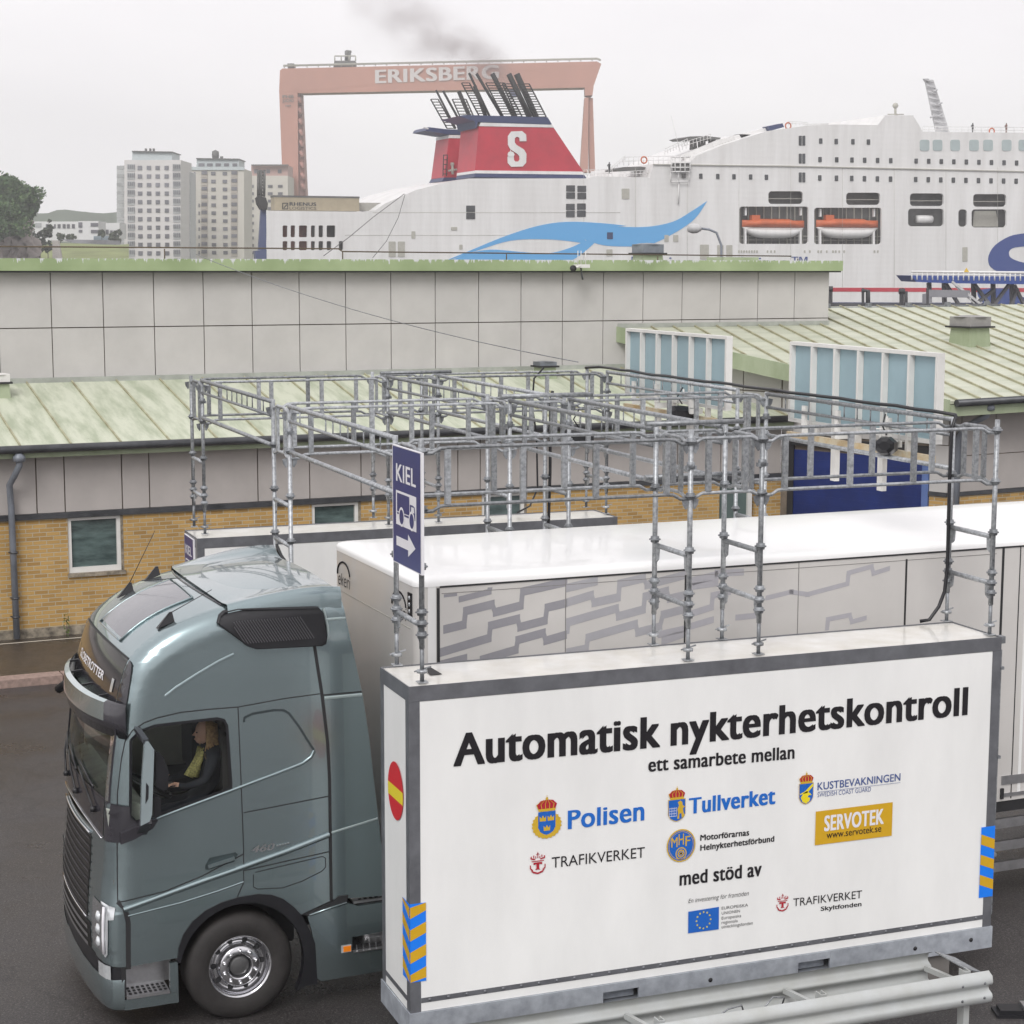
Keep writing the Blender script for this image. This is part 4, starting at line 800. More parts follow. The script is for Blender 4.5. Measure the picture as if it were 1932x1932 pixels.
# ================================================================== TOWERS, HOUSES AND HILL
def facade(nm, lab, D, zf, x0, x1, y0, y1, mat, depth, group=None):
    t = thing(nm, lab, 'apartment tower' if nm == 'tower_block' else 'building', (0,0,0), 0, group)
    m_ = MB(); m_.prism([deep(*zf(*p), D) for p in ((x0,y0),(x1,y0),(x1,y1),(x0,y1))], bk*depth); m_.build('wall', mat, t); return t
def facwin(t, D, zf, r, mat, name='window'):
    m_ = MB(); m_.prism([deep(*zf(*p), D-.25) for p in ((r[0],r[1]),(r[2],r[1]),(r[2],r[3]),(r[0],r[3]))], bk*.2); return m_.build(name, mat, t)
tw = MAT('tower_white', (.55,.53,.515), .8, var=.05, scale=.05); tb = MAT('tower_beige', (.49,.465,.415), .8, var=.06, scale=.05); tbd = MAT('tower_beige_dark', (.40,.36,.31), .8); wdk = MAT('tower_glass', (.11,.11,.13), .3, var=.5, scale=.08); bal = MAT('balcony_glass', (.36,.37,.37), .4, var=.3, scale=.15); ptw = MAT('penthouse', (.42,.47,.48), .6)
t1 = facade('tower_block', 'tallest white apartment tower with four columns of windows, left of the others', 590, zA, 790, 1150, 172, 830, tw, 20, 'apartment towers')
m_ = MB(); m_.prism([deep(*zA(*p), 592) for p in ((840,118),(1093,122),(1093,180),(840,180))], bk*14); m_.build('penthouse', ptw, t1)
m_ = MB(); m_.prism([deep(*zA(*p), 591) for p in ((838,113),(1095,118),(1095,124),(838,119))], bk*16)
for x in (920,948,970): m_.prism([deep(*zA(*p), 595) for p in ((x,98),(x+8,98),(x+8,116),(x,116))], bk*2)
m_.build('roof_edge', M['recess'], t1)
for k in range(12):
    y = 222+54.3*k
    for j, x in enumerate((889,946,1001,1058)): facwin(t1, 590, zA, (x-14+j*.5+k*.4, y-13, x+14+k*.4, y+13), wdk)
    for x in (808,1098):
        b = facwin(t1, 590, zA, (x+k*.5, y-24, x+48, y+20), bal, 'balcony')
        m_ = MB()
        for q in range(4): m_.prism([deep(*zA(*p), 589.4) for p in ((x+5+q*12,y-20),(x+11+q*12,y-20),(x+11+q*12,y+5),(x+5+q*12,y+5))], bk*.1)
        m_.build('pane', wdk, b)
    m_ = MB(); m_.prism([deep(*zA(*p), 600) for p in ((742,y-14),(788,y-14),(788,y+8),(742,y+8))], bk*2); m_.build('balcony', bal, t1)
    m_ = MB(); m_.prism([deep(*zA(*p), 600) for p in ((1150,y-4),(1178,y-4),(1178,y+18),(1150,y+18))], bk*2); m_.build('balcony', bal, t1)
m_ = MB(); m_.prism([deep(*zA(*p), 606) for p in ((742,210),(790,210),(790,830),(742,830))], bk*10); m_.prism([deep(*zA(*p), 606) for p in ((1150,220),(1212,250),(1215,830),(1150,830))], bk*10); m_.build('wing', MAT('tower_wing', (.44,.45,.45), .8), t1)
t2 = facade('tower_block', 'beige apartment tower with antenna on the roof, middle of three', 640, zA, 1208, 1552, 228, 830, tb, 20, 'apartment towers')
m_ = MB(); m_.prism([deep(*zA(*p), 642) for p in ((1250,166),(1518,170),(1518,230),(1250,230))], bk*14); m_.prism([deep(*zA(*p), 639.5) for p in ((1213,215),(1550,215),(1552,236),(1208,236))], bk*1); m_.build('penthouse', ptw, t2)
m_ = MB(); m_.prism([deep(*zA(*p), 641) for p in ((1246,159),(1520,163),(1520,169),(1246,165))], bk*16); c = deep(*zA(1370,140), 648); m_.lathe([(0,-1.8),(1.2,-1.),(1.3,0),(1.2,1.2),(0,1.8)], c, (0,0,1), 12); m_.tube([deep(*zA(1370,165),648), c], .8, 6); m_.tube([deep(*zA(1410,165),648), deep(*zA(1410,150),648)], .6, 5); m_.build('roof_gear', M['recess'], t2)
for k in range(5): facwin(t2, 642, zA, (1262+k*54, 193, 1300+k*52, 212), wdk)
for k in range(12):
    y = 258+50.3*k
    for j, x in enumerate((1357,1430)): facwin(t2, 640, zA, (x-15+k*.5, y-11, x+13+k*.5, y+11), wdk)
    if k < 11:
        for x in (1278,1468):
            b = facwin(t2, 640, zA, (x, y-22, x+42, y+24), tbd, 'balcony'); m_ = MB(); m_.prism([deep(*zA(*p), 639.4) for p in ((x+3,y-17),(x+39,y-17),(x+39,y+5),(x+3,y+5))], bk*.1); m_.build('pane', wdk, b)
    facwin(t2, 640, zA, (1232 if k < 4 else 1262, y-10, 1242 if k < 4 else 1270, y+12), wdk)
    m_ = MB(); m_.prism([deep(*zA(*p), 650) for p in ((1553,y),(1576,y),(1576,y+22),(1553,y+22))], bk*2); m_.build('balcony', wdk, t2)
m_ = MB(); m_.prism([deep(*zA(*p), 655) for p in ((1552,262),(1578,262),(1580,830),(1552,830))], bk*10); m_.build('wing', tbd, t2)
t3 = facade('tower_block', 'beige tower with pinkish top storeys, nearest to the crane leg', 690, zA, 1578, 1830, 272, 830, tb, 20, 'apartment towers')
m_ = MB(); m_.prism([deep(*zA(*p), 692) for p in ((1597,205),(1830,205),(1830,280),(1597,280))], bk*16); m_.build('penthouse', MAT('pinkish', (.42,.27,.24), .8), t3)
for k in range(2):
    for x in (1628,1705,1778): facwin(t3, 692, zA, (x-12,232+k*60-(k*4),x+12,256+k*50), wdk)
for k in range(10):
    for x in (1605,1718,1782): facwin(t3, 690, zA, (x-9-(x>1700)*6, 330+47*k, x+9+(x>1700)*6, 348+47*k), wdk)
m_ = MB(); m_.prism([deep(*zA(*p), 690.5-1) for p in ((1597,200),(1830,200),(1830,207),(1597,207))], bk*2); m_.build('roof_edge', M['recess'], t3)
# low white houses at the foot of the hill
hw = MAT('house_white', (.58,.58,.57), .8, var=.04)
h1 = facade('house', 'long low white house beyond the slope, left of the cube shaped one', 560, zA, 208, 500, 563, 690, hw, 10)
for x in (300,348,375,407,434,466): facwin(h1, 560, zA, (x-(9 if x != 348 else 5),580,x+(9 if x != 348 else 5),606), wdk)
facwin(h1, 560, zA, (225,572,262,600), bal)
h2 = facade('house', 'white cube shaped house with dark ribbon windows', 548, zA, 498, 626, 560, 680, hw, 10)
for r in ((576,572,624,594),(578,616,624,636),(498,568,522,602),(500,616,522,632)): facwin(h2, 548, zA, r, wdk)
h3 = facade('house', 'white house partly hidden behind the tallest tower', 562, zA, 628, 760, 572, 670, hw, 10)
for r in ((638,612,660,645),(668,615,690,645),(700,620,716,645),(722,620,738,645)): facwin(h3, 562, zA, r, wdk)
m_ = MB(); m_.prism([deep(*zA(*p), 530) for p in ((595,655),(706,655),(706,708),(595,708))], bk*4)
for k in range(8): m_.prism([deep(*zA(*p), 529.6) for p in ((598+k*14,660),(601+k*14,660),(601+k*14,706),(598+k*14,706))], bk*.2)
tag(m_.build('shed', MAT('shed_blue_grey', (.20,.25,.28), .7)), 'blue grey shed in front of the white houses', 'shed')
# slope, path, far ridge
m_ = MB(); m_.grid([[deep(*zA(x, y), 505), deep(*zA(x, 720), 480), deep(*zA(x, 830), 440)] for x, y in ((200,700),(330,700),(480,702),(740,712),(820,706))]); m_.build('hill', MAT('meadow', (.20,.23,.08), .95, var=.25, scale=.15))['kind'] = 'structure'; g_ = None
m_ = MB(); m_.prism([deep(*zA(*p), 436) for p in ((332,682),(372,684),(392,800),(334,800))], bk*1); g_ = m_.build('path', MAT('path_grey', (.42,.39,.36), .9)); g_['kind'] = 'structure'
m_ = MB(); m_.prism([deep(*zA(*p), 506) for p in ((380,676),(760,684),(760,710),(470,700))], bk*1); g_ = tag(m_.build('retaining_wall', MAT('stone_wall', (.20,.20,.22), .9, var=.4, scale=.2)), 'low dark stone wall above the grass slope', 'wall')
m_ = MB(); rows_ = []
for k in range(41):
    x = -300+k*60; y = 505+6*math.sin(k*.9)+5*noise.noise((k*.35,0,0))*2+ (0 if k < 18 else (k-18)*.8)
    rows_.append([deep(*zA(x, 800), 1250), deep(*zA(x, y), 1250)+Vector((0,0,3*noise.noise((k*1.7,1,0)))), deep(*zA(x, y-2), 1500)])
m_.grid(rows_); g_ = m_.build('far_hill', MAT('far_forest', (.05,.075,.045), .95, var=.4, scale=.02)); g_['kind'] = 'structure'
# rocky knoll on the left with trees
rockm = MAT('knoll_rock', (.22,.185,.17), .95, var=.5, scale=.12, c2=(.09,.075,.065), bump=1, bscale=.5)
m_ = MB(); rows_ = []
prof_k = [(-260,470),(-100,430),(0,400),(60,400),(120,430),(170,470),(200,520),(206,580),(215,640),(245,700),(255,790)]
for i_, (x, y) in enumerate(smooth(prof_k, 4)):
    r = []
    for j in range(12):
        t = j/11; yy = y+(820-y)*t; q = deep(*zA(x, yy), 395+38*(1-t)+abs(x)*.0)
        nn_ = noise.noise((x*.02, yy*.02, 3))*6+noise.noise((x*.06, yy*.06, 9))*3; r.append(q+bk*nn_+rt*noise.noise((yy*.03, x*.03, 5))*1.6)
    rows_.append(r)
m_.grid(rows_, smooth=False); g_ = m_.build('hill', rockm); g_['kind'] = 'structure'
def tree(lab, c, R, H, n, ca, cb, leaf=.9, group=None, thin=1.):
    t = thing('tree', lab, 'tree', c, 0, group); m_ = MB(); m_.tube([(0,0,-H*.6), (0,0,0), (R*.1,0,H*.4)], [R*.10, R*.07, R*.03], 7); m_.build('trunk', M['joint'], t)
    m_ = MB(); blobs = [(Vector((random.gauss(0,.45)*R, random.gauss(0,.45)*R, random.uniform(.05,.95)*H)), random.uniform(.22,.42)*R) for _ in range(16)]
    for k in range(n):
        b, rr_ = random.choice(blobs); d = Vector((random.gauss(0,1), random.gauss(0,1), random.gauss(0,1))).normalized(); p = b+d*rr_*random.uniform(.55,1.08)
        a = Vector((random.gauss(0,1), random.gauss(0,1), random.gauss(0,1))).normalized(); u_ = a.orthogonal().normalized()*leaf*random.uniform(.5,1); v_ = a.cross(u_).normalized()*leaf*random.uniform(.4,.8)
        m_.add([p-u_, p+v_*.7, p+u_, p-v_*.7], [(0,1,2,3)], random.randrange(2))
    m_.build('crown', [leafmat('leaf_a', ca, tuple(x*.5 for x in ca)), leafmat('leaf_b', cb, tuple(x*.5 for x in cb))], t); return t
for i_, (x, y, R, H, lab) in enumerate(((-60,470,11,15,'dark green tree at the far left edge on top of the rocky knoll'),(20,440,10,15.5,'tall rounded tree on the crest of the knoll'),(80,470,9,13,'bushy tree just right of the knoll crest'),(125,500,7.5,13,'leaning tree at the right shoulder of the knoll'),(165,540,6.5,11,'small tree overhanging the cliff edge'),(30,590,9,12,'dark tree growing halfway up the knoll face'),(-40,600,9,12,'low dark tree at the left edge under the crest'),(10,640,8,9,'broad bush at the foot of the knoll by the left edge'),(-30,540,11,12,'dense tree filling the left edge below the crest'))):
    tree(lab, deep(*zA(x, y), 405 if y < 550 else 394), R*.62, H*.34, 3000, (.045,.10,.03), (.085,.15,.045), .62, 'trees on the knoll')
for x, y, R, H, lab in ((250,735,3.0,5,'slim dark tree at the foot of the cliff'),(305,760,1.4,8,'narrow dark conifer beside the path'),(385,680,1.4,1.6,'round bush in front of the long white house'),(450,678,1.3,1.4,'small bush left of the cube house'),(732,695,1.8,3.2,'dark bush beside the tallest tower'),(648,655,1.2,1.6,'small bush behind the blue grey shed')):
    tree(lab, deep(*zA(x, y), 520 if x > 350 else 440), R, H, 500, (.04,.06,.03), (.07,.09,.045), .6)

# ================================================================== CONTROL CONTAINERS
CY0, CX0, CLn, CWd, CZ0, CZ1 = 14.656, 4.689, 6.09, .84, .27, 3.433
def FC(x, y, dy=-.002): return onY(x, y, CY0+dy)
EX = Vector((1,0,0)); EZ = Vector((0,0,1)); EY = Vector((0,1,0))
def container(loc, lab, back=False):
    t = thing('equipment_container', lab, 'container', loc, 0, 'long narrow white containers beside the lane'); L_, W_, H_ = CLn, CWd, CZ1-CZ0
    m_ = MB(); m_.box((.004,.004,.22),(L_-.004,W_-.004,H_-.14)); m_.build('wall', M['white'], t)
    m_ = MB(); m_.box((.012,.012,H_-.139),(L_-.012,W_-.012,H_-.012)); m_.build('lid', M['white_top'], t)
    m_ = MB(); hT = .135
    m_.box((0,0,H_-hT),(L_,.011,H_)); m_.box((0,W_-.011,H_-hT),(L_,W_,H_)); m_.box((0,.0115,H_-hT),(.011,W_-.0115,H_)); m_.box((L_-.011,.0115,H_-hT),(L_,W_-.0115,H_))
    m_.build('top_trim', M['grey_trim'], t)
    m_ = MB()
    for x0 in (0, L_-.10):
        for y0 in (0.001, W_-.10): m_.box((x0+.001,y0,.0),(x0+.10,y0+.099,H_-hT-.002))
    m_.build('corner_post', M['grey_trim'], t)
    m_ = MB(); m_.box((.102,-.001,.30),(L_-.102,.0035,.345)); m_.box((-.001,.102,.30),(.0035,W_-.102,.345))
    for k in range(34): x = .18+k*(L_-.36)/33; m_.lathe([(0,-.010),(.013,-.007),(.016,0)], (x,-.001,.323), (0,1,0), 8)
    m_.build('rivet_strip', M['grey_trim'], t)
    m_ = MB(); zb = -.0
    pk = [(1.85,2.21),(3.89,4.24)]; xs = 0.
    for a, b in pk+[(L_, L_)]:
        m_.box((xs+.0015,-.015,zb),(a,.012,.217))
        if b > a: m_.box((a,-.015,.145),(b,.012,.217)); m_.box((a,-.015,zb),(b,.012,.03)); m_.box((a,.10,.03),(b,.12,.145))
        xs = b
    m_.box((-.012,-.015,zb),(.0014,W_+.015,.217)); m_.box((L_,-.015,zb),(L_+.012,W_+.015,.217)); m_.box((0,.012,.0),(L_,W_,.01))
    for x in (2.95, 5.2, 5.85): m_.lathe([(.0,0),(.022,0),(.022,-.003),(.0,-.003)], (x,-.016,.11), (0,1,0), 10, 1)
    m_.build('base_beam', [M['galv_beam'], M['seam']], t)
    m_ = MB()
    for x in (.5, 3.0, 5.5): m_.box((x-.15,.05,-.27),(x+.15,W_-.05,-.002))
    m_.build('footing', MAT('footing_concrete', (.16,.15,.14), .9), t)
    return t
C1 = container((CX0, CY0, CZ0), 'white container lettered Automatisk nykterhetskontroll standing on the near side of the lorry')
C2 = container((4.685, 23.77, CZ0), 'white container without lettering standing beyond the lorry by the brick building')
# square opening in the lid near the left end (upper left of the near container) with an upright white post
c0 = Vector((CX0, CY0, CZ0))
def add(name, mb, mat, par=C1, org=c0, **k):
    mb.v = [v-org for v in mb.v]; return mb.build(name, mat, par, **k)
m_ = MB(); q = [onZ(x, y, CZ1-.006) for x, y in ((809,1257),(834,1272),(812,1274),(803,1266))]; m_.prism(q, (0,0,.002)); add('lid_opening', m_, M['seam'])
# ---- lettering and emblems on the front face
def txt(s, pl, pr, cap_top, mat, name='lettering', bold=.02, italic=0., dy=-.0022, par=C1, org=c0):
    """pl, pr: baseline left and right in the photograph; cap_top: point at cap height above pl"""
    a = FC(*pl, dy); b = FC(*pr, dy); t = FC(pl[0], cap_top, dy); m_ = MB()
    d = (b-a); wid = d.length; d.normalize(); lettering(m_, s, a, d, EZ, wid, (t-a).z, bold, 0, italic); return add(name, m_, mat, par, org)
def poly(name, pts, mat, dy=-.004, th=.0, par=C1):
    m_ = MB(); m_.prism([FC(x, y, dy) for x, y in pts], (0, th, 0)); return add(name, m_, mat, par)
c3 = zc(1000,1650,.54152); c4_ = zc(1796,1650,.54152)
def t3(s, l, r, top_, mat, **k): txt(s, c3(*l), c3(*r), c3(l[0], top_)[1], mat, **k)
def t4(s, l, r, top_, mat, **k): txt(s, c4_(*l), c4_(*r), c4_(l[0], top_)[1], mat, **k)
a1 = c3(357,679); a2 = c4_(0,563); a3 = c4_(1385,428)
txt('Automatisk', (855.5,1445.5), (1246,1408.5), 1386, M['text_dark'], bold=.036)
txt('nykterhetskontroll', (1265,1406.5), (1825.5,1348), 1352, M['text_dark'], bold=.034)
t3('ett', (1304,702), (1396,695), 640, M['text_dark'], bold=.04) if False else None
txt('ett samarbete mellan', (1223,1456), (1499,1431), 1432, M['text_dark'], bold=.028)
txt('med st\u00f6d av', (1282,1671), (1437,1652), 1646, M['text_dark'], bold=.028)
t3('Polisen', (914,984), (1286,940), 896, M['blue_text'], bold=.025)
t3('TRAFIKVERKET', (836,1173), (1288,1121), 1122, M['text_dark'], bold=.0)
t4('Tullverket', (32,910), (453,860), 836, M['blue_text'], bold=.035)
t4('Motorf\u00f6rarnas', (88,1040), (326,1014), 1013, M['text_dark'], bold=.03)
t4('Helnykterhetsf\u00f6rbund', (88,1089), (448,1044), 1062, M['text_dark'], bold=.03)
kb_ = FLAT('lettering_slate_blue', (.06,.10,.28), .5)
t4('KUSTBEVAKNINGEN', (658,795), (1061,748), 759, kb_, bold=.012)
t4('SWEDISH COAST GUARD', (658,829), (918,800), 807, kb_, bold=-.005)
poly('lettering', [c4_(660,803), c4_(1061,757), c4_(1061,758.5), c4_(660,804.5)], kb_)
t4('En investering f\u00f6r framtiden', (30,1344), (322,1306), 1324, M['text_dark'], bold=-.008, italic=.2)
for i_, (s, y, x1) in enumerate((('EUROPEISKA',1376,320),('UNIONEN',1400,281),('Europeiska',1424,287),('regionala',1446,270),('utvecklingsfonden',1467,343))): t4(s, (192,y), (x1,y-(x1-192)*.128), y-14, M['text_dark'], bold=-.006)
t4('TRAFIKVERKET', (540,1360), (874,1319), 1322, M['text_dark'], bold=.0)
t4('Skyltfonden', (674,1382), (872,1358), 1362, M['text_dark'], bold=.02)
poly('company_plate', [c4_(650,899), c4_(1024,853), c4_(1019,1016), c4_(645,1063)], M['chev_y'], -.003)
t4('SERVOTEK', (690,994), (980,957), 922, M['sign_white'], bold=.04, dy=-.006)
t4('www.servotek.se', (702,1030), (968,996), 1000, M['text_dark'], bold=.005, dy=-.006)
poly('flag', [c4_(30,1386), c4_(179,1362), c4_(178,1471), c4_(29,1491)], M['crest_blue'], -.003)
m_ = MB(); sc_ = FC(*c4_(104,1427), -.006); ru = (FC(*c4_(141,1421), -.006)-sc_).length
for k in range(12):
    a = 2*PI*k/12; c = sc_+EX*math.sin(a)*ru*.93+EZ*math.cos(a)*ru; m_.prism([c+EX*math.sin(b)*(.0125 if q % 2 == 0 else .005)+EZ*math.cos(b)*(.0125 if q % 2 == 0 else .005) for q, b in enumerate([PI*q/5 for q in range(10)])], (0,0,0))
add('flag_stars', m_, M['yellow'])
def crest(name, cx, cy, w_, shield_h, crown, kind, z=c3):
    """shield with a royal crown above; cx,cy centre of the shield in the crop"""
    o = FC(*z(cx, cy), -.004); u = (FC(*z(cx+1, cy-.12), -.004)-o).length
    def P(x, y, dy=0.): return o+EX*(x*u)+EZ*(y*u)+EY*dy
    w = w_/2; h = shield_h/2
    def S(k=1., dy=0.): return [P(-w*k,h*k,dy), P(w*k,h*k,dy), P(w*k,-h*.35*k,dy), P(w*.75*k,-h*.72*k,dy), P(w*.35*k,-h*.92*k,dy), P(0,-h*k,dy), P(-w*.35*k,-h*.92*k,dy), P(-w*.75*k,-h*.72*k,dy), P(-w*k,-h*.35*k,dy)]
    if kind == 'police':
        m_ = MB(); n = 44
        m_.prism([P(math.cos(2*PI*k/n)*(w*1.62+ (6 if k % 2 else 0)), -8+math.sin(2*PI*k/n)*(h*1.12+(5 if k % 2 else 0)), .0005) for k in range(n)], (0,0,0)); add(name, m_, M['gold'])
    else: m_ = MB(); m_.prism(S(1.06, .0005), (0,0,0)); add(name, m_, M['gold'])
    m_ = MB(); m_.prism(S(1., -.0006), (0,0,0)); add(name, m_, M['crest_blue'])
    m_ = MB()
    if kind == 'police':
        for (x, y) in ((-w*.46,h*.42),(w*.46,h*.42),(0,-h*.42)):
            s = w*.36; m_.prism([P(x-s,y-s*.8,-.0015),P(x+s,y-s*.8,-.0015),P(x+s*1.05,y+s*.8,-.0015),P(x+s*.5,y+s*.1,-.0015),P(x,y+s,-.0015),P(x-s*.5,y+s*.1,-.0015),P(x-s*1.05,y+s*.8,-.0015)], (0,0,0))
    elif kind == 'customs':
        for k in range(4):
            m_.prism([P(-w*.9+k*w*.27,-h*.5,-.0015),P(-w*.86+k*w*.27,-h*.5,-.0015),P(-w*.86+k*w*.27,h*.3,-.0015),P(-w*.9+k*w*.27,h*.3,-.0015)], (0,0,0), 1); m_.prism([P(-w*.95,h*.25-k*h*.25,-.0015),P(-w*.02,h*.25-k*h*.25,-.0015),P(-w*.02,h*.21-k*h*.25,-.0015),P(-w*.95,h*.21-k*h*.25,-.0015)], (0,0,0), 1)
        m_.prism([P(x*w,y*h,-.0015) for x, y in ((.1,.75),(.4,.9),(.65,.75),(.7,.45),(.95,.3),(.75,.15),(.8,-.2),(.95,-.6),(.6,-.75),(.55,-.3),(.3,-.35),(.3,-.8),(.05,-.8),(.15,-.3),(.05,.1),(.25,.45))], (0,0,0))
    else:
        m_.prism([P(x*w,y*h,-.0015) for x, y in ((-1,.0),(-.2,.25),(.9,.95),(1,.95),(1,.7),(.2,.1),(-.9,-.05))], (0,0,0)); m_.prism([P(x*w,y*h,-.0015) for x, y in ((-.8,-.35),(-.4,.1),(.1,.25),(.6,.0),(.8,-.2),(.4,-.15),(.2,-.35),(.6,-.45),(.5,-.75),(0,-.98),(-.5,-.8))], (0,0,0))
    add(name, m_, [M['gold'] if kind != 'coast' else M['yellow'], M['sign_white']])
    # crown: band, arched cap and orb
    y0 = h+2; cw = w*.95*crown; ch = cw*1.05
    m_ = MB(); m_.prism([P(-cw*.8,y0,-.001),P(cw*.8,y0,-.001),P(cw*.86,y0+ch*.22,-.001),P(-cw*.86,y0+ch*.22,-.001)], (0,0,0))
    for k in range(5):
        a0 = -1+.42*k; xa = a0*cw; m_.prism([P(xa*.86-1.2,y0+ch*.22,-.0014),P(xa*.86+2.2,y0+ch*.22,-.0014),P(xa*1.02+1.8,y0+ch*.62,-.0014),P(xa*.3+1.2,y0+ch*1.02,-.0014),P(xa*.3-1,y0+ch*1.02,-.0014),P(xa*1.02-1.2,y0+ch*.62,-.0014)], (0,0,0))
    m_.prism([P(math.cos(2*PI*k/10)*cw*.13, y0+ch*1.12+math.sin(2*PI*k/10)*cw*.13,-.001) for k in range(10)], (0,0,0)); m_.prism([P(-1,y0+ch*1.2,-.001),P(1,y0+ch*1.2,-.001),P(1,y0+ch*1.42,-.001),P(-1,y0+ch*1.42,-.001)], (0,0,0))
    add(name, m_, M['gold'])
    m_ = MB(); m_.prism([P(-cw*.84,y0+ch*.22,-.0005),P(cw*.84,y0+ch*.22,-.0005),P(cw*.98,y0+ch*.6,-.0005),P(cw*.6,y0+ch*.95,-.0005),P(0,y0+ch*1.02,-.0005),P(-cw*.6,y0+ch*.95,-.0005),P(-cw*.98,y0+ch*.6,-.0005)], (0,0,0)); add(name, m_, M['crimson'])
crest('police_emblem', 812, 955, 84, 108, 1.25, 'police')
crest('customs_emblem', 1444, 893, 80, 96, 1.05, 'customs')
crest('coast_guard_emblem', 603, 812, 66, 88, 1.1, 'coast', c4_)
def tmark(cx, cy, k, z):
    o = FC(*z(cx, cy), -.004); u = (FC(*z(cx+1, cy-.12), -.004)-o).length*k
    def P(x, y): return o+EX*(x*u)+EZ*(y*u)
    m_ = MB(); m_.prism([P(-21,14),P(21,14),P(21,3),P(7,6),P(7,-14),P(13,-20),P(-13,-20),P(-7,-14),P(-7,6),P(-21,3)], (0,0,0))
    for sg in (-1, 1): m_.prism([P(sg*38,3),P(sg*33,3),P(sg*33,-10),P(sg*22,-22),P(sg*26,-26),P(sg*38,-14)], (0,0,0)); m_.prism([P(sg*12,30),P(sg*14,26),P(sg*34,30),P(sg*36,40),P(sg*30,46),P(sg*30,36),P(sg*14,32)], (0,0,0))
    m_.prism([P(-34,-22),P(0,-34),P(34,-22),P(24,-34),P(0,-42),P(-24,-34)], (0,0,0)); m_.prism([P(-30,22),P(30,22),P(30,18),P(-30,18)], (0,0,0)); m_.prism([P(-2,34),P(2,34),P(2,62),P(-2,62)], (0,0,0)); m_.prism([P(-8,48),P(0,54),P(8,48),P(8,51),P(0,58),P(-8,51)], (0,0,0))
    for x, y in ((-20,44),(20,44),(-10,40),(10,40)): m_.prism([P(x-2,y-8),P(x+2,y-8),P(x+2,y+4),P(x-2,y+4)], (0,0,0))
    add('transport_emblem', m_, M['crimson'])
tmark(768, 1160, 1., c3); tmark(488, 1350, .76, c4_)
# round badge
o = FC(*c3(1465,1064), -.004); u = (FC(*c3(1466,1064-.12), -.004)-o).length
def disc(r, dy, mat, n=40, c=(0,0), name='badge', r2=None):
    m_ = MB(); P = lambda a, q: o+EX*(c[0]*u+math.cos(a)*q*u)+EZ*(c[1]*u+math.sin(a)*q*u*1.06)+EY*dy
    pts = [P(2*PI*k/n, r) for k in range(n)]; hl = [[P(2*PI*k/n, r2) for k in range(n)]] if r2 else ()
    m_.prism(pts, (0,0,0), holes=hl); return add(name, m_, mat)
disc(70, .0005, M['gold']); disc(64, -.0005, M['crest_blue']); disc(60, -.001, M['gold'], r2=58)
disc(27, -.001, M['gold'], c=(0,-36), r2=22); disc(17, -.001, M['gold'], c=(0,-36), r2=12); disc(4.5, -.001, M['gold'], c=(0,-36))
m_ = MB()
for k in range(6): a = 2*PI*k/6; p = o+EZ*(-36*u)+EY*-.001; d_ = EX*math.cos(a)+EZ*math.sin(a); nn = EX*-math.sin(a)+EZ*math.cos(a); m_.prism([p+nn*2*u, p-nn*2*u, p-nn*2*u+d_*14*u, p+nn*2*u+d_*14*u], (0,0,0))
lettering(m_, 'M', o+EX*(-48*u)+EZ*(-4*u)+EY*-.0015, EX, EZ, 30*u, 44*u, .01); lettering(m_, 'H', o+EX*(-13*u)+EZ*(3*u)+EY*-.0015, EX, EZ, 26*u, 50*u, .01); lettering(m_, 'F', o+EX*(20*u)+EZ*(-4*u)+EY*-.0015, EX, EZ, 24*u, 44*u, .01)
add('badge', m_, M['gold'])
# ---- marks on the left end face: no entry disc and chevrons
def EP(x, y, dx=-.004): return onX(x, y, CX0+dx)
cc = EP(746,1492); rv = (EP(746,1438)-EP(746,1546)).length/2
m_ = MB(); m_.prism([Vector((cc.x, cc.y+math.cos(2*PI*k/36)*rv*.86, cc.z+math.sin(2*PI*k/36)*rv)) for k in range(36)], (0,0,0)); add('no_entry_disc', m_, M['red'])
m_ = MB(); g = rv*.86*.97; m_.prism([Vector((cc.x-.001, cc.y+g, cc.z+.22*rv-.02)), Vector((cc.x-.001, cc.y+g, cc.z-.22*rv-.02)), Vector((cc.x-.001, cc.y-g, cc.z-.22*rv-.02)), Vector((cc.x-.001, cc.y-g, cc.z+.22*rv-.02))], (0,0,0)); add('no_entry_disc', m_, M['yellow'])
def chevrons(z0, z1_, x0, x1, sgn, side):
    m0 = MB(); m0.box((x0, CY0-.004, z0), (x1, CY0-.002, z1_)); n = 7; h = (z1_-z0)/n; sl_ = h*.62*sgn
    m1 = MB()
    for k in range(n):
        if k % 2 == (0 if sgn > 0 else 1):
            a = z0+h*k; q = [(x0, a-sl_/2*1.), (x1, a+sl_/2), (x1, a+h+sl_/2), (x0, a+h-sl_/2)]
            q = [(x, min(max(z, z0), z1_)) for x, z in q]; m1.prism([Vector((x, CY0-.0055, z)) for x, z in q], (0,0,0))
    if side:
        sw = .20; m0.box((CX0-.004, CY0-.002, z0), (CX0-.002, CY0+sw, z1_))
        for k in range(n):
            if k % 2 == 0:
                a = z0+h*k; q = [(CY0-.002, a-sl_/2), (CY0+sw, a-sl_/2+h*1.1), (CY0+sw, a+h-sl_/2+h*1.1), (CY0-.002, a+h-sl_/2)]; m1.prism([Vector((CX0-.0055, y, min(max(z, z0), z1_))) for y, z in q], (0,0,0))
    o = add('chevron_marker', m0, M['chev_b']); 
    m1.v = [v-c0 for v in m1.v]; m1.build('stripes', M['chev_y'], o)
q0 = FC(784,1705); q1 = FC(804,1850); chevrons(q1.z, q0.z, CX0, q1.x, 1, True)
q0 = FC(1850,1565); q1 = FC(1876,1690); chevrons(q1.z-.0, q0.z+.02, q0.x+.01, CX0+CLn+.005, -1, False)
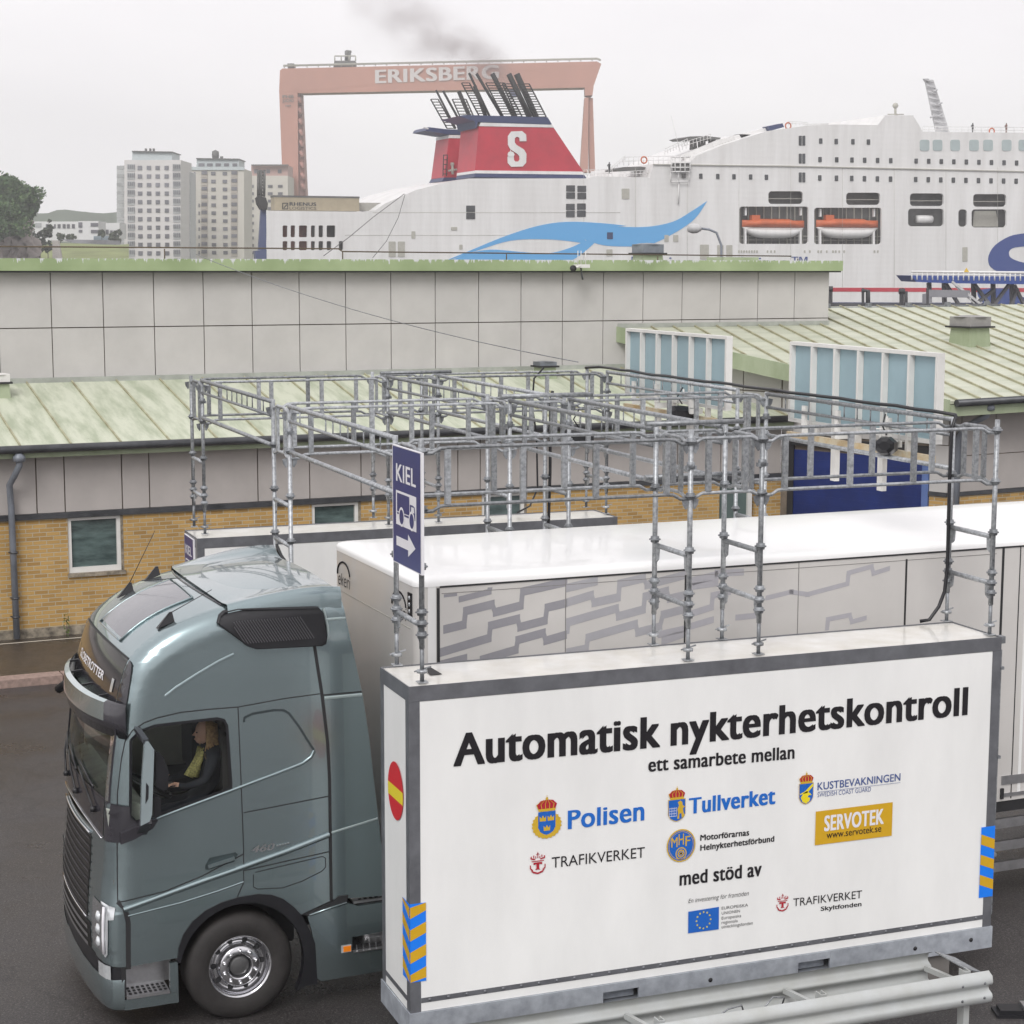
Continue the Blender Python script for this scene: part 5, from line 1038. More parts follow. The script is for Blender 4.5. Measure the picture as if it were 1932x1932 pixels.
# small hinge fitting at the right end
m_ = MB(); m_.box((CX0+CLn+.013, CY0+.02, 3.36), (CX0+CLn+.06, CY0+.10, 3.43)); m_.box((CX0+CLn+.013, CY0+.02, .6), (CX0+CLn+.025, CY0+.04, 3.3)); 
for z in (1.2, 2.2, 3.1): m_.box((CX0+CLn+.013, CY0+.01, z), (CX0+CLn+.05, CY0+.05, z+.03))
add('door_bar', m_, M['galv_dark'])

# ================================================================== SCAFFOLD GANTRY
GX = (4.854, 7.424, 8.156, 10.726); YA, YB, YC = 14.784, 19.369, 24.067; dY = .732; ZT = 5.505
sca = thing('scaffold_gantry', 'galvanised steel scaffold gantry spanning both lanes above the lorry and the white containers', 'scaffold', (0,0,0))
R1 = .0245
def rosette(m_, p): m_.lathe([(R1,-.03),(.040,-.028),(.042,0),(.040,.028),(R1,.03)], p, (0,0,1), 10); m_.lathe([(.03,-.006),(.056,-.005),(.056,.005),(.03,.006)], p, (0,0,1), 10)
def coupler(m_, p, d=(1,0,0)):
    p = Vector(p); d = Vector(d); m_.lathe([(R1,-.03),(.040,-.025),(.040,.025),(R1,.03)], p, (0,0,1), 8); m_.beam(p-d*.05-Vector((0,0,.02)), p+d*.05-Vector((0,0,.02)), .05, .035)
def standard(x, y, z0, ztop):
    m_ = MB(); m_.tube([(x,y,z0+.0),(x,y,z0+.34)], .019, 10, 1); m_.tube([(x,y,z0+.30),(x,y,ztop)], R1, 12); o = m_.build('standard', [M['galv'], M['galv_dark']], sca)
    m_ = MB(); m_.box((x-.045,y-.045,z0+.0005),(x+.045,y+.045,z0+.008)); m_.lathe([(.02,.08),(.05,.085),(.05,.11),(.02,.115)], (x,y,z0), (0,0,1), 8); m_.beam((x-.07,y,z0+.10),(x+.09,y+.02,z0+.13), .012, .012); m_.build('base_jack', M['galv'], o)
    m_ = MB(); z = z0+.52
    zs_ = [z0+.42]
    while z < ztop-.1: zs_.append(z); z += .5
    for z in zs_+[z0+.62]:
        if z < ztop: rosette(m_, (x,y,z))
    m_.build('rosette', M['galv_dark'], o); return o
for yy, z0 in ((YA, CZ1), (YB, 0.), (YC, 3.444)):
    for x in GX:
        for k, y in enumerate((yy, yy+dY)): standard(x, y, z0+.001, ZT+(.05 if (k == 0 and yy == YA) else .02))
    # rungs between the two uprights of a pair, with wedge brackets
    for i_, x in enumerate(GX):
        for z in ((3.94,) if (i_ == 0 and yy == YA) else (3.94, 4.40)) if yy != YB else (3.95, 4.40, 1.4):
            z += random.uniform(-.01, .01); m_ = MB(); m_.tube([(x, yy+.03, z), (x, yy+dY-.03, z)], R1, 10); m_.tube([(x,yy+dY*.55,z),(x,yy+dY*.6,z)], R1*1.06, 10)
            for s in (yy+.03, yy+dY-.03):
                q = .055 if s < yy+.3 else -.055; m_.prism([Vector((x-.006,s-q*.3,z-.01)),Vector((x-.006,s+q*1.3,z-.015)),Vector((x-.006,s+q*1.1,z-.13)),Vector((x-.006,s+q*.3,z-.16)),Vector((x-.006,s-q*.3,z-.10))], (.012,0,0))
            m_.build('rung', M['galv'], sca)
# ladder beams along x, one on each line of uprights
def ladder_beam(x0, x1, y, zt=ZT-.03, h=.50, n=4, first=.22):
    m_ = MB(); L_ = x1-x0; ch = [(0,-.045),(.10,-.045),(.17,-.005),(.24,0)]
    if L_ < 1: ch = [(0,-.03),(.06,-.03),(.12,0)]
    pts = [(x0+a, b) for a, b in ch]+[(x1-a, b) for a, b in ch[::-1]]
    for z in (zt, zt-h): m_.tube([(x, y, z+b) for x, b in pts], .0165, 8)
    o = m_.build('ladder_beam', M['galv'], sca)
    for k in range(n):
        x = x0+first+(L_-2*first)*k/(n-1) if n > 1 else (x0+x1)/2
        p = MB(); p.box((x-.026,y-.017,zt-h+.012),(x+.026,y-.013,zt-.012)); p.box((x-.026,y-.013,zt-h+.012),(x-.021,y+.017,zt-.012)); p.box((x+.021,y-.013,zt-h+.012),(x+.026,y+.017,zt-.012))
        p.build('web_plate', M['galv'], o)
    return o
for yy in (YA, YB, YC):
    for y in (yy, yy+dY):
        for i_ in range(3):
            ladder_beam(GX[i_], GX[i_+1], y, n=4 if i_ != 1 else 2, first=.24 if i_ != 1 else .18)
# end links between the uprights of a pair, and spans between the rows
def fins(m_, x, y, z):
    for sx in (-1, 1):
        m_.prism([Vector((x+sx*.03,y-.006,z-.02)),Vector((x+sx*.085,y-.006,z-.03)),Vector((x+sx*.075,y-.006,z-.08)),Vector((x+sx*.045,y-.006,z-.125)),Vector((x+sx*.03,y-.006,z-.11))], (0,.012,0))
for yy in (YA, YB, YC):
    for x in GX:
        m_ = MB()
        for z in (ZT-.035, ZT-.54): m_.tube([(x,yy,z-.03),(x,yy+.12,z-.03),(x,yy+.2,z),(x,yy+dY-.2,z),(x,yy+dY-.12,z-.03),(x,yy+dY,z-.03)], .0175, 8)
        for q in (.2, dY-.2): m_.box((x-.016,yy+q-.024,ZT-.53),(x+.016,yy+q+.024,ZT-.05))
        m_.build('end_frame', M['galv'], sca)
        if x in GX[1:3] or yy != YA:
            m_ = MB(); fins(m_, x, yy, ZT-.04); fins(m_, x, yy, ZT-.55); fins(m_, x, yy+dY, ZT-.04)
            coupler(m_, (x,yy,ZT-.27)); m_.build('wedge_bracket', M['galv_dark'], sca)
for y0, y1 in ((YA+dY, YB), (YB+dY, YC)):
    for x in GX:
        m_ = MB(); zt = ZT-.005; zm = ZT-.165
        m_.tube([(x,y0,zt),(x,y1,zt)], R1, 10); m_.tube([(x,y0,zm),(x,y1,zm)], .019, 8)
        for t in (.12,.26,.33,.40,.47,.54,.61,.74,.88): y = y0+(y1-y0)*t; m_.tube([(x,y,zt),(x,y,zm)], .008, 5)
        for t in (.3, .62): m_.tube([(x,y0+(y1-y0)*t,zt),(x,y0+(y1-y0)*t+.04,zt)], R1*1.15, 8)
        m_.build('lattice_girder', M['galv'], sca)
        m_ = MB(); m_.tube([(x,y0,ZT-.50),(x,y1,ZT-.50)], R1, 10); m_.tube([(x,y0+(y1-y0)*.7,ZT-.50),(x,y0+(y1-y0)*.72,ZT-.50)], R1*1.15, 8); m_.build('lower_tube', M['galv'], sca)
# loose tubes lying along the short bays
for (a, b) in (((GX[1]-.1,YB+.02,ZT+.045),(GX[2]+.3,YB+.02,ZT+.045)), ((GX[1]-.1,YA+dY+.02,ZT+.045),(GX[2]+.2,YA+dY+.02,ZT+.045)), ((GX[1]-.1,YA+dY+.03,ZT-.46),(GX[2]+.2,YA+dY+.03,ZT-.46)), ((GX[1]-.1,YC+.02,ZT+.045),(GX[2]+.2,YC+.02,ZT+.045))):
    m_ = MB(); m_.tube([a, b], R1, 10); m_.build('spacer_tube', M['galv'], sca)
# ---- lane sign KIEL on the near end, its twin on the far container
def kiel(loc, w_, h_, lab, post=True):
    t = thing('lane_sign', lab, 'sign', loc, 0, 'blue Kiel lane signs')
    P = lambda u, v, dx=0.: Vector((dx, -u*w_, v*h_))        # u runs from the far edge to the near edge, v upwards
    m_ = MB(); m_.box((0,-w_,0),(.022,0,h_)); m_.build('board', M['sign_white'], t)
    m_ = MB(); m_.prism([P(.02,.008,-.001), P(.965,.008,-.001), P(.965,.992,-.001), P(.02,.992,-.001)], (0,0,0)); m_.build('field', M['navy'], t)
    d = -EY; m_ = MB(); lettering(m_, 'KIEL', P(.14,.705,-.003), d, EZ, w_*.68, h_*.145, .02); m_.build('lettering', M['sign_white'], t)
    m_ = MB(); m_.prism([P(.13,.335,-.002), P(.83,.335,-.002), P(.83,.625,-.002), P(.13,.625,-.002)], (0,0,0)); lp = m_.build('lorry_panel', M['sign_white'], t)
    m_ = MB(); X = -.0035
    m_.prism([P(.17,.45,X), P(.60,.45,X), P(.60,.605,X), P(.17,.605,X)], (0,0,0))
    m_.prism([P(.17,.425,X), P(.80,.425,X), P(.80,.442,X), P(.62,.442,X), P(.17,.442,X)], (0,0,0))
    m_.prism([P(.62,.442,X), P(.80,.442,X), P(.80,.485,X), P(.78,.535,X), P(.72,.545,X), P(.62,.545,X)], (0,0,0), holes=[[P(.66,.485,X), P(.77,.485,X), P(.755,.53,X), P(.66,.53,X)]])
    m_.build('lorry', M['navy'], lp); m_ = MB()
    for cx in (.33, .68): m_.prism([P(cx+math.cos(2*PI*k/18)*.10, .412+math.sin(2*PI*k/18)*.044*(w_/h_)*2.4, X-.0005) for k in range(18)], (0,0,0))
    m_.build('wheel_gap', M['sign_white'], lp); m_ = MB()
    for cx in (.33, .68): m_.prism([P(cx+math.cos(2*PI*k/18)*.075, .412+math.sin(2*PI*k/18)*.033*(w_/h_)*2.4, X-.001) for k in range(18)], (0,0,0))
    m_.build('lorry', M['navy'], lp)
    m_ = MB(); m_.prism([P(.14,.155,-.003), P(.55,.155,-.003), P(.55,.10,-.003), P(.80,.195,-.003), P(.55,.29,-.003), P(.55,.235,-.003), P(.14,.235,-.003)], (0,0,0)); m_.build('arrow', M['sign_white'], t)
    return t
sa = onX(740,838,GX[0]-.075); sb = onX(795,856,GX[0]-.075); sc2 = onX(741,1058,GX[0]-.075)
kiel((GX[0]-.075, sa.y, sc2.z), sa.y-sb.y, sa.z-sc2.z, 'tall navy sign reading KIEL fixed to the near left uprights of the scaffold')
kiel((4.66, 24.52, 2.55), .62, .85, 'navy sign reading KIEL on the end of the far container, partly behind the cab roof')
# ---- two big sign boards seen from behind on the right end of the gantry, each on its own posts
PXX = 10.93
def signboard(yn, yf, zb_, zt, lab):
    t = thing('sign_board', lab, 'sign board', (PXX, (yn+yf)/2, zb_), 0, 'large boards seen from behind'); o_ = Vector(t.location); hw = (yf-yn)/2*.985; H_ = zt-zb_
    m_ = MB(); m_.box((.06,-hw,0),(.085,hw,H_)); m_.build('panel', M['panel_blue'], t)
    m_ = MB()
    for a, b in (((-hw-.02,-.02),(hw+.02,.02)), ((-hw-.02,H_-.02),(hw+.02,H_+.02))): m_.box((.0,a[0],a[1]),(.09,b[0],b[1]))
    for y in (-hw, hw): m_.box((-.0,y-.022,.021),(.09,y+.022,H_-.021))
    m_.build('frame', M['frame_white'], t)
    for k in range(5):
        y = -hw+(2*hw)*(k+1)/6; m_ = MB(); m_.box((-.01,y-.019,-.20),(.058,y+.019,H_-.022)); m_.build('rib', M['frame_white'], t)
    m_ = MB(); m_.box((-.03,-hw,-.22),(.03,hw,-.14)); m_.build('bottom_rail', MAT('aged_cream', (.58,.54,.42), .6, var=.2, scale=5, c2=(.50,.33,.14)), t)
    for y in (-hw*.62, 0.1, hw*.55): 
        m_ = MB(); m_.box((-.205,y-.035,-.02),(-.165,y+.035,.22)); m_.box((-.20,y-.03,-.10),(-.03,y+.03,-.03)); m_.build('clamp', M['frame_white'], t)
    for y in (-hw*.35, hw*.3): m_ = MB(); m_.box((-.02,y-.05,-.62),(.04,y+.05,-.221)); m_.build('drop_bracket', M['frame_white'], t)
    return t
pa = onX(1180,745,PXX); pb = onX(1371,632,PXX); pc = onX(1180,619,PXX)
signboard(pb.y, pc.y, 5.20, (pb.z+pc.z)/2-.03, 'pale blue backed sign board above the far lane, left of two')
pb = onX(1770,662,PXX); pc = onX(1490,645,PXX)
signboard(pb.y, pc.y, 5.20, (pb.z+pc.z)/2-.03, 'pale blue backed sign board above the lorry lane, right of two')
# flood lights hanging under the gantry
def flood(p, rz, lab):
    t = thing('floodlight', lab, 'floodlight', p, rz, 'floodlights on the gantry'); m_ = MB()
    rows_ = []
    for x, r, z in ((-.20,.05,0),(-.17,.09,.0),(.0,.11,-.02),(.14,.10,-.03),(.17,.07,-.03)): rows_.append([Vector((x, math.cos(a)*r*1.2, z+math.sin(a)*r)) for a in [2*PI*q/8+.39 for q in range(8)]])
    m_.grid(rows_, closed=True, smooth=False); m_.add(rows_[0], [tuple(range(8))]); m_.add(rows_[-1], [tuple(range(8))[::-1]]); m_.build('housing', M['black'], t)
    m_ = MB(); m_.tube([(.02,.13,0),(.02,.13,.16),(.02,-.13,.16),(.02,-.13,0)], .01, 5); m_.tube([(.02,0,.16),(.02,0,.30)], .014, 6); m_.build('bracket', M['frame_white'], t)
    m_ = MB(); m_.tube([(.0,0,.10),(-.05,.04,.2),(.02,.02,.32)], .009, 5); m_.build('cable', M['seam'], t); return t
flood(onX(1287,777,10.72), .15, 'black floodlight hanging under the left sign board'); flood(onX(1672,838,10.72), .9, 'black floodlight hanging under the right sign board'); flood(onX(1092,823,8.5), .3, 'black floodlight on the middle of the gantry, half hidden by uprights')
# power cable running along the right end and down the corner upright
m_ = MB(); pts = [(10.70, YC+dY, ZT+.02)]
for k in range(1, 26): y = YC+dY-(YC+dY-YA-dY)*k/25; pts.append((10.76+random.uniform(-.012,.012), y, ZT+.045+random.uniform(-.008,.01)))
pts += [(10.74,YA+dY-.02,ZT+.03),(10.69,YA+dY-.03,ZT-.1),(10.685,YA+dY-.03,4.8),(10.69,YA+dY-.035,4.0),(10.67,YA+dY-.03,3.75),(10.60,YA+dY-.04,3.60),(10.50,YA+dY-.03,3.47),(10.42,YA+dY+.02,3.45)]
m_.tube(pts, .019, 8); tag(m_.build('power_cable', M['black']), 'thick black cable along the right end of the scaffold and down its near corner upright', 'cable')
m_ = MB(); m_.tube([(8.25,YB+dY,ZT+.04),(8.22,YB+dY,ZT-.1),(8.23,YB+dY+.02,4.6),(8.2,YB+dY,3.8),(8.19,YB+dY,2.)], .02, 8); tag(m_.build('power_cable', M['black']), 'black cable hanging down a middle upright behind the lorry roof', 'cable')
m_ = MB(); m_.tube([(9.9,YC+.4,ZT+.05),(9.75,YC+.4,ZT-.1),(9.72,YC+.4,5.0),(9.80,YC+.42,4.6),(9.82,YC+.42,3.8),(9.7,YC+.42,3.55),(9.5,YC+.42,3.46)], .014, 6); tag(m_.build('power_cable', M['black']), 'looping black cable at the far right uprights above the far container', 'cable')

# ================================================================== GUARD RAIL AND SIGN FOOT IN FRONT
gr = thing('guard_rail', 'white painted double steel guard rail standing in front of the lettered container', 'guard rail', (0, 13.5, -.035))
wmat = MAT('rail_paint', (.47,.49,.49), .42, .15, var=.1, scale=3, c2=(.42,.43,.41))
prof_w = [(0,.0),(.02,.015),(.055,.03),(.07,.085),(.06,.11),(.012,.135),(0,.155),(.012,.175),(.06,.20),(.07,.225),(.055,.28),(.02,.295),(0,.31)]
def wbeam(x0, x1, y, z, face, par, tilt=0.):
    m_ = MB(); n = 14; rows_ = [[Vector((x0+(x1-x0)*k/n, y+face*a, z+b)) for a, b in prof_w] for k in range(n+1)]
    m_.grid(rows_); m_.grid([[p+Vector((0,-face*.004,0)) for p in r] for r in rows_])
    for xx in (x0+.09, x0+.3, x1-.09, x1-.33):
        for zz in (.085, .225): m_.lathe([(0,.006),(.012,.004),(.014,0)], (xx, y+face*.07, z+zz), (0, face, 0), 8, 1)
    return m_.build('rail_beam', [wmat, M['galv_dark']], par)
wbeam(3.2, 9.93, 0, .30, -1, gr); wbeam(3.2, 9.70, .58, .30, 1, gr)
for x in (4.6, 6.6, 8.2, 9.72):
    m_ = MB(); m_.box((x-.03,.03,.03),(x-.022,.13,.62)); m_.box((x+.022,.03,.03),(x+.03,.13,.62)); m_.box((x-.022,.03,.03),(x+.022,.038,.62)); m_.box((x-.12,-.02,0.001),(x+.12,.22,.03)); 
    m_.beam((x+.06,.02,.45),(x-.10,.56,.47), .04, .05); m_.build('post', wmat, gr)
m_ = MB(); m_.prism([Vector((9.74,.10,.62)), Vector((9.92,.10,.56)), Vector((9.90,.50,.56)), Vector((9.72,.56,.62))], (0,0,-.012)); m_.build('end_plate', M['galv'], gr)
m_ = MB(); m_.tube([(7.1,.02,.56),(7.25,.05,.62),(7.42,.12,.60),(7.50,.24,.5),(7.48,.3,.42)], .008, 6); m_.tube([(7.6,.05,.57),(7.72,.10,.64),(7.86,.14,.60),(7.9,.26,.46)], .008, 6)
wl = m_.build('wire_loop', M['galv'], gr)
ft = thing('rubber_base', 'black rubber sign foot with steel clamp at the lower right corner', 'sign foot', onZ(1925, 1915, 0) + Vector((.14,-.02,0)), -.35)
m_ = MB(); m_.prism([Vector((-.38,-.11,0)),Vector((.5,-.14,0)),Vector((.5,.14,0)),Vector((-.38,.11,0)),], (0,0,.03)); m_.prism([Vector((-.34,-.08,.03)),Vector((.5,-.11,.03)),Vector((.5,.11,.03)),Vector((-.34,.08,.03)),], (0,0,.035)); m_.build('base', M['black'], ft)
m_ = MB(); m_.box((-.12,-.07,.066),(.3,.07,.10)); m_.build('clamp', M['alu'], ft)

# ================================================================== RAMP BRIDGE AND PIPE RACK BY THE QUAY
def Q(x, y, D=150.): return deep(*zC(x, y), D)
rb = thing('ramp_bridge', 'blue steel passenger bridge with white railing on trestles beside the ferry', 'bridge', (0,0,0))
m_ = MB(); m_.prism([Q(1452,930), Q(2300,938), Q(2300,972), Q(1600,962), Q(1475,957)], bk*6); m_.build('deck', M['ship_blue'], rb)
m_ = MB(); 
m_.tube([Q(1452,914),Q(1700,915),Q(2300,922)], .11, 5); m_.tube([Q(1452,925),Q(2300,932)], .06, 5)
for k in range(34): x = 1455+k*22; m_.tube([Q(x,914+k*.2), Q(x,948+k*.2)], .07, 4)
m_.tube([Q(1452,912,155),Q(2300,918,155)], .08, 5)
m_.build('railing', M['hull'], rb)
m_ = MB()
for x in (1528,1592,1717,1800,1880,1950,2040): m_.beam(Q(x,960,153), Q(x+3,1095,153), .30, .30, (0,1,0))
for a, b in (((1600,965),(1680,1095)),((1720,965),(1790,1060)),((1870,965),(1800,1060)),((1890,970),(1950,1090)),((1740,1040),(1805,990)),((1860,1095),(1905,985))): m_.beam(Q(*a,152), Q(*b,152), .25, .25, (0,1,0))
m_.beam(Q(1575,1000), Q(1700,1000), .3, .3, (0,1,0)); m_.beam(Q(1518,1005), Q(1700,1008), .6, .5, (0,1,0)); m_.beam(Q(1520,1008), Q(1520,1060), .6, .5, (0,1,0))
m_.build('trestle', MAT('bridge_grey', (.27,.27,.29), .6, .3, var=.2, scale=.5), rb)
m_ = MB(); m_.beam(Q(1625,955), Q(1790,1085), .5, .18, (0,0,1)); m_.beam(Q(1640,975), Q(1760,1085), .14, .1, (0,0,1)); m_.build('stair', MAT('stair_grey', (.50,.50,.50), .5), rb)
m_ = MB(); m_.prism([Q(1678,915,149), Q(1699,915,149), Q(1688,897,149)], bk*.2); ws = tag(m_.build('warning_sign', M['gold']), 'small triangular warning sign standing on the blue bridge railing', 'sign')
m_ = MB()
for x in (1104,1112,1247,1408,1416,1522): m_.beam(Q(x,984,120), Q(x,1100,120), .13, .13, (0,1,0))
m_.tube([Q(1100,987,120), Q(1118,987,120)], .2, 5); m_.tube([Q(1242,995,120), Q(1268,995,120), Q(1268,1060,120)], .16, 5); m_.tube([Q(1400,997,120), Q(1425,997,120)], .18, 5); m_.tube([Q(1430,997,120), Q(1430,1060,120)], .12, 5)
for y in (1060,1070,1080): m_.tube([Q(1100,y,121), Q(1850,y+3,121)], .22, 5)
m_.box(tuple(Q(1100,1100,122)), tuple(Q(1500,1062,123))) if False else None
tag(m_.build('pipe_rack', MAT('rack_dark', (.07,.07,.075), .7, var=.3, scale=.6)), 'dark pipe rack on thin posts in front of the red band of the ferry', 'pipe rack')
# small fixings along the ridge of the wing roof
m_ = MB()
for px_, py_ in ((1274,1082),(1444,1079),(1611,1076),(1778,1073),(1100,1085)):
    c = on(*zC(px_, py_), bN, BO+bN*6.4); m_.prism([c+Vector((-.10,0,-.12)), c+Vector((.10,0,-.12)), c+Vector((.06,0,.22)), c+Vector((-.04,0,.22))], bN*.12)
a = on(*zC(1100,1068), bN, BO+bN*6.45); b = on(*zC(1830,1056), bN, BO+bN*6.45); m_.tube([a, b], .03, 6)
tag(m_.build('ridge_rail', M['galv_dark']), 'thin safety rail on short brackets along the ridge of the pale green wing roof', 'rail')

# ================================================================== LORRY (tractor and trailer, own frame: u along, v across, z up)
TO = Vector((5.266, 16.217, 0)); TR = .030
tU = Vector((math.cos(TR), math.sin(TR), 0)); tV = Vector((-math.sin(TR), math.cos(TR), 0))
def TL(p, v=0.):
    q = on(p[0], p[1], tV, TO+tV*v)-TO; return (q.dot(tU), q.z)
def TP(p, v=0., dv=0.): a = TL(p, v); return Vector((a[0], v+dv, a[1]))
trk = thing('lorry_tractor', 'steel blue grey high roof lorry cab facing left with a woman at the wheel', 'lorry', TO, TR)
W_ = 2.5
PR = [(-3.01,.70),(-3.015,1.0),(-3.0,1.25),(-2.965,1.6),(-2.95,1.9),(-2.93,2.2),(-2.885,2.6),(-2.825,3.0),(-2.755,3.3),(-2.675,3.5),(-2.52,3.65),(-2.32,3.77),(-2.1,3.855),(-1.85,3.92),(-1.3,3.995),(-.95,4.01),(-.70,3.985)]
PD = smooth(PR, 8)
cum = [0.]
for a, b in zip(PD, PD[1:]): cum.append(cum[-1]+math.hypot(b[0]-a[0], b[1]-a[1]))
def P_at(s):
    s = max(0, min(cum[-1], s))
    for i in range(len(cum)-1):
        if s <= cum[i+1]: break
    t = (s-cum[i])/max(1e-9, cum[i+1]-cum[i]); a, b = PD[i], PD[i+1]
    a0, b0 = PD[max(i-1,0)], PD[min(i+2,len(PD)-1)]
    t0 = Vector((b[0]-a0[0], b[1]-a0[1])).normalized(); t1_ = Vector((b0[0]-a[0], b0[1]-a[1])).normalized(); tn = t0.lerp(t1_, t).normalized()
    return a[0]+(b[0]-a[0])*t, a[1]+(b[1]-a[1])*t, Vector((-tn.y, 0, tn.x))
def s_z(z):
    for i in range(len(PD)-1):
        if PD[i][1] <= z <= PD[i+1][1]: return cum[i]+(cum[i+1]-cum[i])*(z-PD[i][1])/max(1e-9, PD[i+1][1]-PD[i][1])
    return 0
def s_u(u):
    for i in range(len(PD)-1):
        if PD[i][1] > 3.3 and PD[i][0] <= u <= PD[i+1][0]: return cum[i]+(cum[i+1]-cum[i])*(u-PD[i][0])/max(1e-9, PD[i+1][0]-PD[i][0])
    return cum[-1]
RV = .22
def FS(s, v, off=0.):
    u, z, n = P_at(s); t = (v-W_/2)/(W_/2-RV); B = .07 if z < 1.3 else (.07+.02*min(1, (z-1.3)/.9) if z < 3.3 else max(.075, .09-(z-3.3)*.03))
    return Vector((u, v, z)) + n*(B*(1-min(1, abs(t))**2)+off)
def dist_pr(u, z):
    best = 9
    for (a, b) in zip(PD, PD[1:]):
        dx, dz = b[0]-a[0], b[1]-a[1]; t = max(0, min(1, ((u-a[0])*dx+(z-a[1])*dz)/(dx*dx+dz*dz))); best = min(best, math.hypot(u-a[0]-dx*t, z-a[1]-dz*t))
    return best
def side_v(u, z):
    R = .24 if z > 1.4 else .12+.12*max(0, (z-1.1)/.3)
    if z < 1.2 and u < -2.7: R = .13
    d = dist_pr(u, z); v = .018*max(0, z-2.2)**1.5
    if d < R: v = RV*(1-math.sqrt(max(0, 1-(1-d/R)**2)))+v*min(1, d/R)
    return v
def sidep(m_, pts, off=0., holes=(), far=False, step=.06, mi=0):
    loops = [[Vector((u, 0, z)) for u, z in pts]]+[[Vector((u, 0, z)) for u, z in h] for h in holes]
    flat = [p for l in loops for p in l]; tr = tessellate_polygon(loops); bm = bmesh.new()
    vs_ = [bm.verts.new(p) for p in flat]
    for t in tr:
        try: bm.faces.new([vs_[i] for i in t])
        except ValueError: pass
    us = [p.x for p in flat]; zs = [p.z for p in flat]
    for ax, lo, hi in ((0, min(us), max(us)), (2, min(zs), max(zs))):
        k = math.ceil(lo/step)*step
        while k < hi:
            co = [0,0,0]; co[ax] = k; no = [0,0,0]; no[ax] = 1
            bmesh.ops.bisect_plane(bm, geom=bm.verts[:]+bm.edges[:]+bm.faces[:], plane_co=co, plane_no=no, dist=1e-5); k += step
    bm.verts.ensure_lookup_table(); bm.verts.index_update()
    v = []
    for q in bm.verts: vv = side_v(q.co.x, q.co.z)-off; v.append(Vector((q.co.x, (W_-vv) if far else vv, q.co.z)))
    m_.add(v, [[q.index for q in f.verts] for f in bm.faces], mi, True); bm.free(); return m_
def strip(m_, pts, w_=.009, off=.003, step=.05, far=False, lip=0.):
    """ribbon on the cab side: a seam (lip 0) or a pressed crease with a sloping upper face (lip > 0)"""
    d = [pts[0]]
    for a, b in zip(pts, pts[1:]):
        n = max(1, int(math.hypot(b[0]-a[0], b[1]-a[1])/step))
        for k in range(1, n+1): d.append((a[0]+(b[0]-a[0])*k/n, a[1]+(b[1]-a[1])*k/n))
    r = []
    for i, p in enumerate(d):
        a = d[max(i-1,0)]; b = d[min(i+1,len(d)-1)]; t = Vector((b[0]-a[0], b[1]-a[1])).normalized(); n = Vector((-t.y, t.x))*w_/2
        v = side_v(*p)-off; f = (lambda q: W_-q) if far else (lambda q: q)
        if lip: r.append([Vector((p[0]+n.x, f(v+off-.001), p[1]+n.y)), Vector((p[0]+n.x*.5, f(v-lip), p[1]+n.y*.5)), Vector((p[0]-n.x*2.2, f(v+off-.001), p[1]-n.y*2.2))])
        else: r.append([Vector((p[0]+n.x, f(v), p[1]+n.y)), Vector((p[0]-n.x, f(v), p[1]-n.y))])
    m_.grid(r, smooth=True); return m_
def prz(z0, z1_, n=10):
    a, b = s_z(z0), s_z(z1_); return [P_at(a+(b-a)*k/n)[:2] for k in range(n+1)]
def fpatch(m_, lo, hi, v0=RV, v1=W_-RV, off=0., nv=20, ns=10, mi=0):
    rows_ = []
    for i in range(nv+1):
        v = v0+(v1-v0)*i/nv; a = lo(v) if callable(lo) else lo; b = hi(v) if callable(hi) else hi
        rows_.append([FS(a+(b-a)*k/ns, v, off) for k in range(ns+1)])
    m_.grid(rows_, mi); return m_
WIN = [(-2.718,2.79),(-2.64,2.865),(-2.50,2.905),(-1.93,2.917),(-1.865,2.895),(-1.84,2.84),(-1.825,2.515),(-1.813,2.254),(-2.284,2.132),(-2.512,2.075),(-2.70,2.04),(-2.745,2.10)]
arch = [(-2.349,.70),(-2.335,.80),(-2.29,.92),(-2.20,1.035),(-2.08,1.12),(-1.93,1.175),(-1.76,1.205),(-1.58,1.21),(-1.45,1.185),(-1.34,1.13),(-1.24,1.04),(-1.166,.95)]
seam = [(-.995,3.53),(-.965,3.30),(-.93,3.049),(-.885,2.60),(-.871,2.243),(-.870,1.502),(-.868,1.048)]
topend = [p for p in PD if p[0] < -1.0 or p[1] < 3]
GL = [(-2.905,2.2),(-2.892,2.35),(-2.862,2.6),(-2.82,2.90)]
topend = [p for p in topend if p[1] < 2.2]+[(P_at(s_z(2.2))[0],2.2)]+GL+[(P_at(s_z(2.96))[0],2.96)]+[p for p in topend if p[1] > 2.96]
outer = [(-3.01,.705)]+topend[1:]+[(-1.0,4.008)]+seam+arch[::-1]+[(-2.80,.68)]
for far in (False, True):
    m_ = MB(); sidep(m_, outer, 0, [WIN], far); m_.build('cab_side', M['paint'], trk, angle=50)
m_ = MB(); fpatch(m_, s_z(3.35), s_u(-1.0), nv=24, ns=40); m_.build('cab_roof', M['paint'], trk)
m_ = MB(); fpatch(m_, 0, s_z(1.86), nv=24, ns=16); m_.build('front_panel', M['paint'], trk)
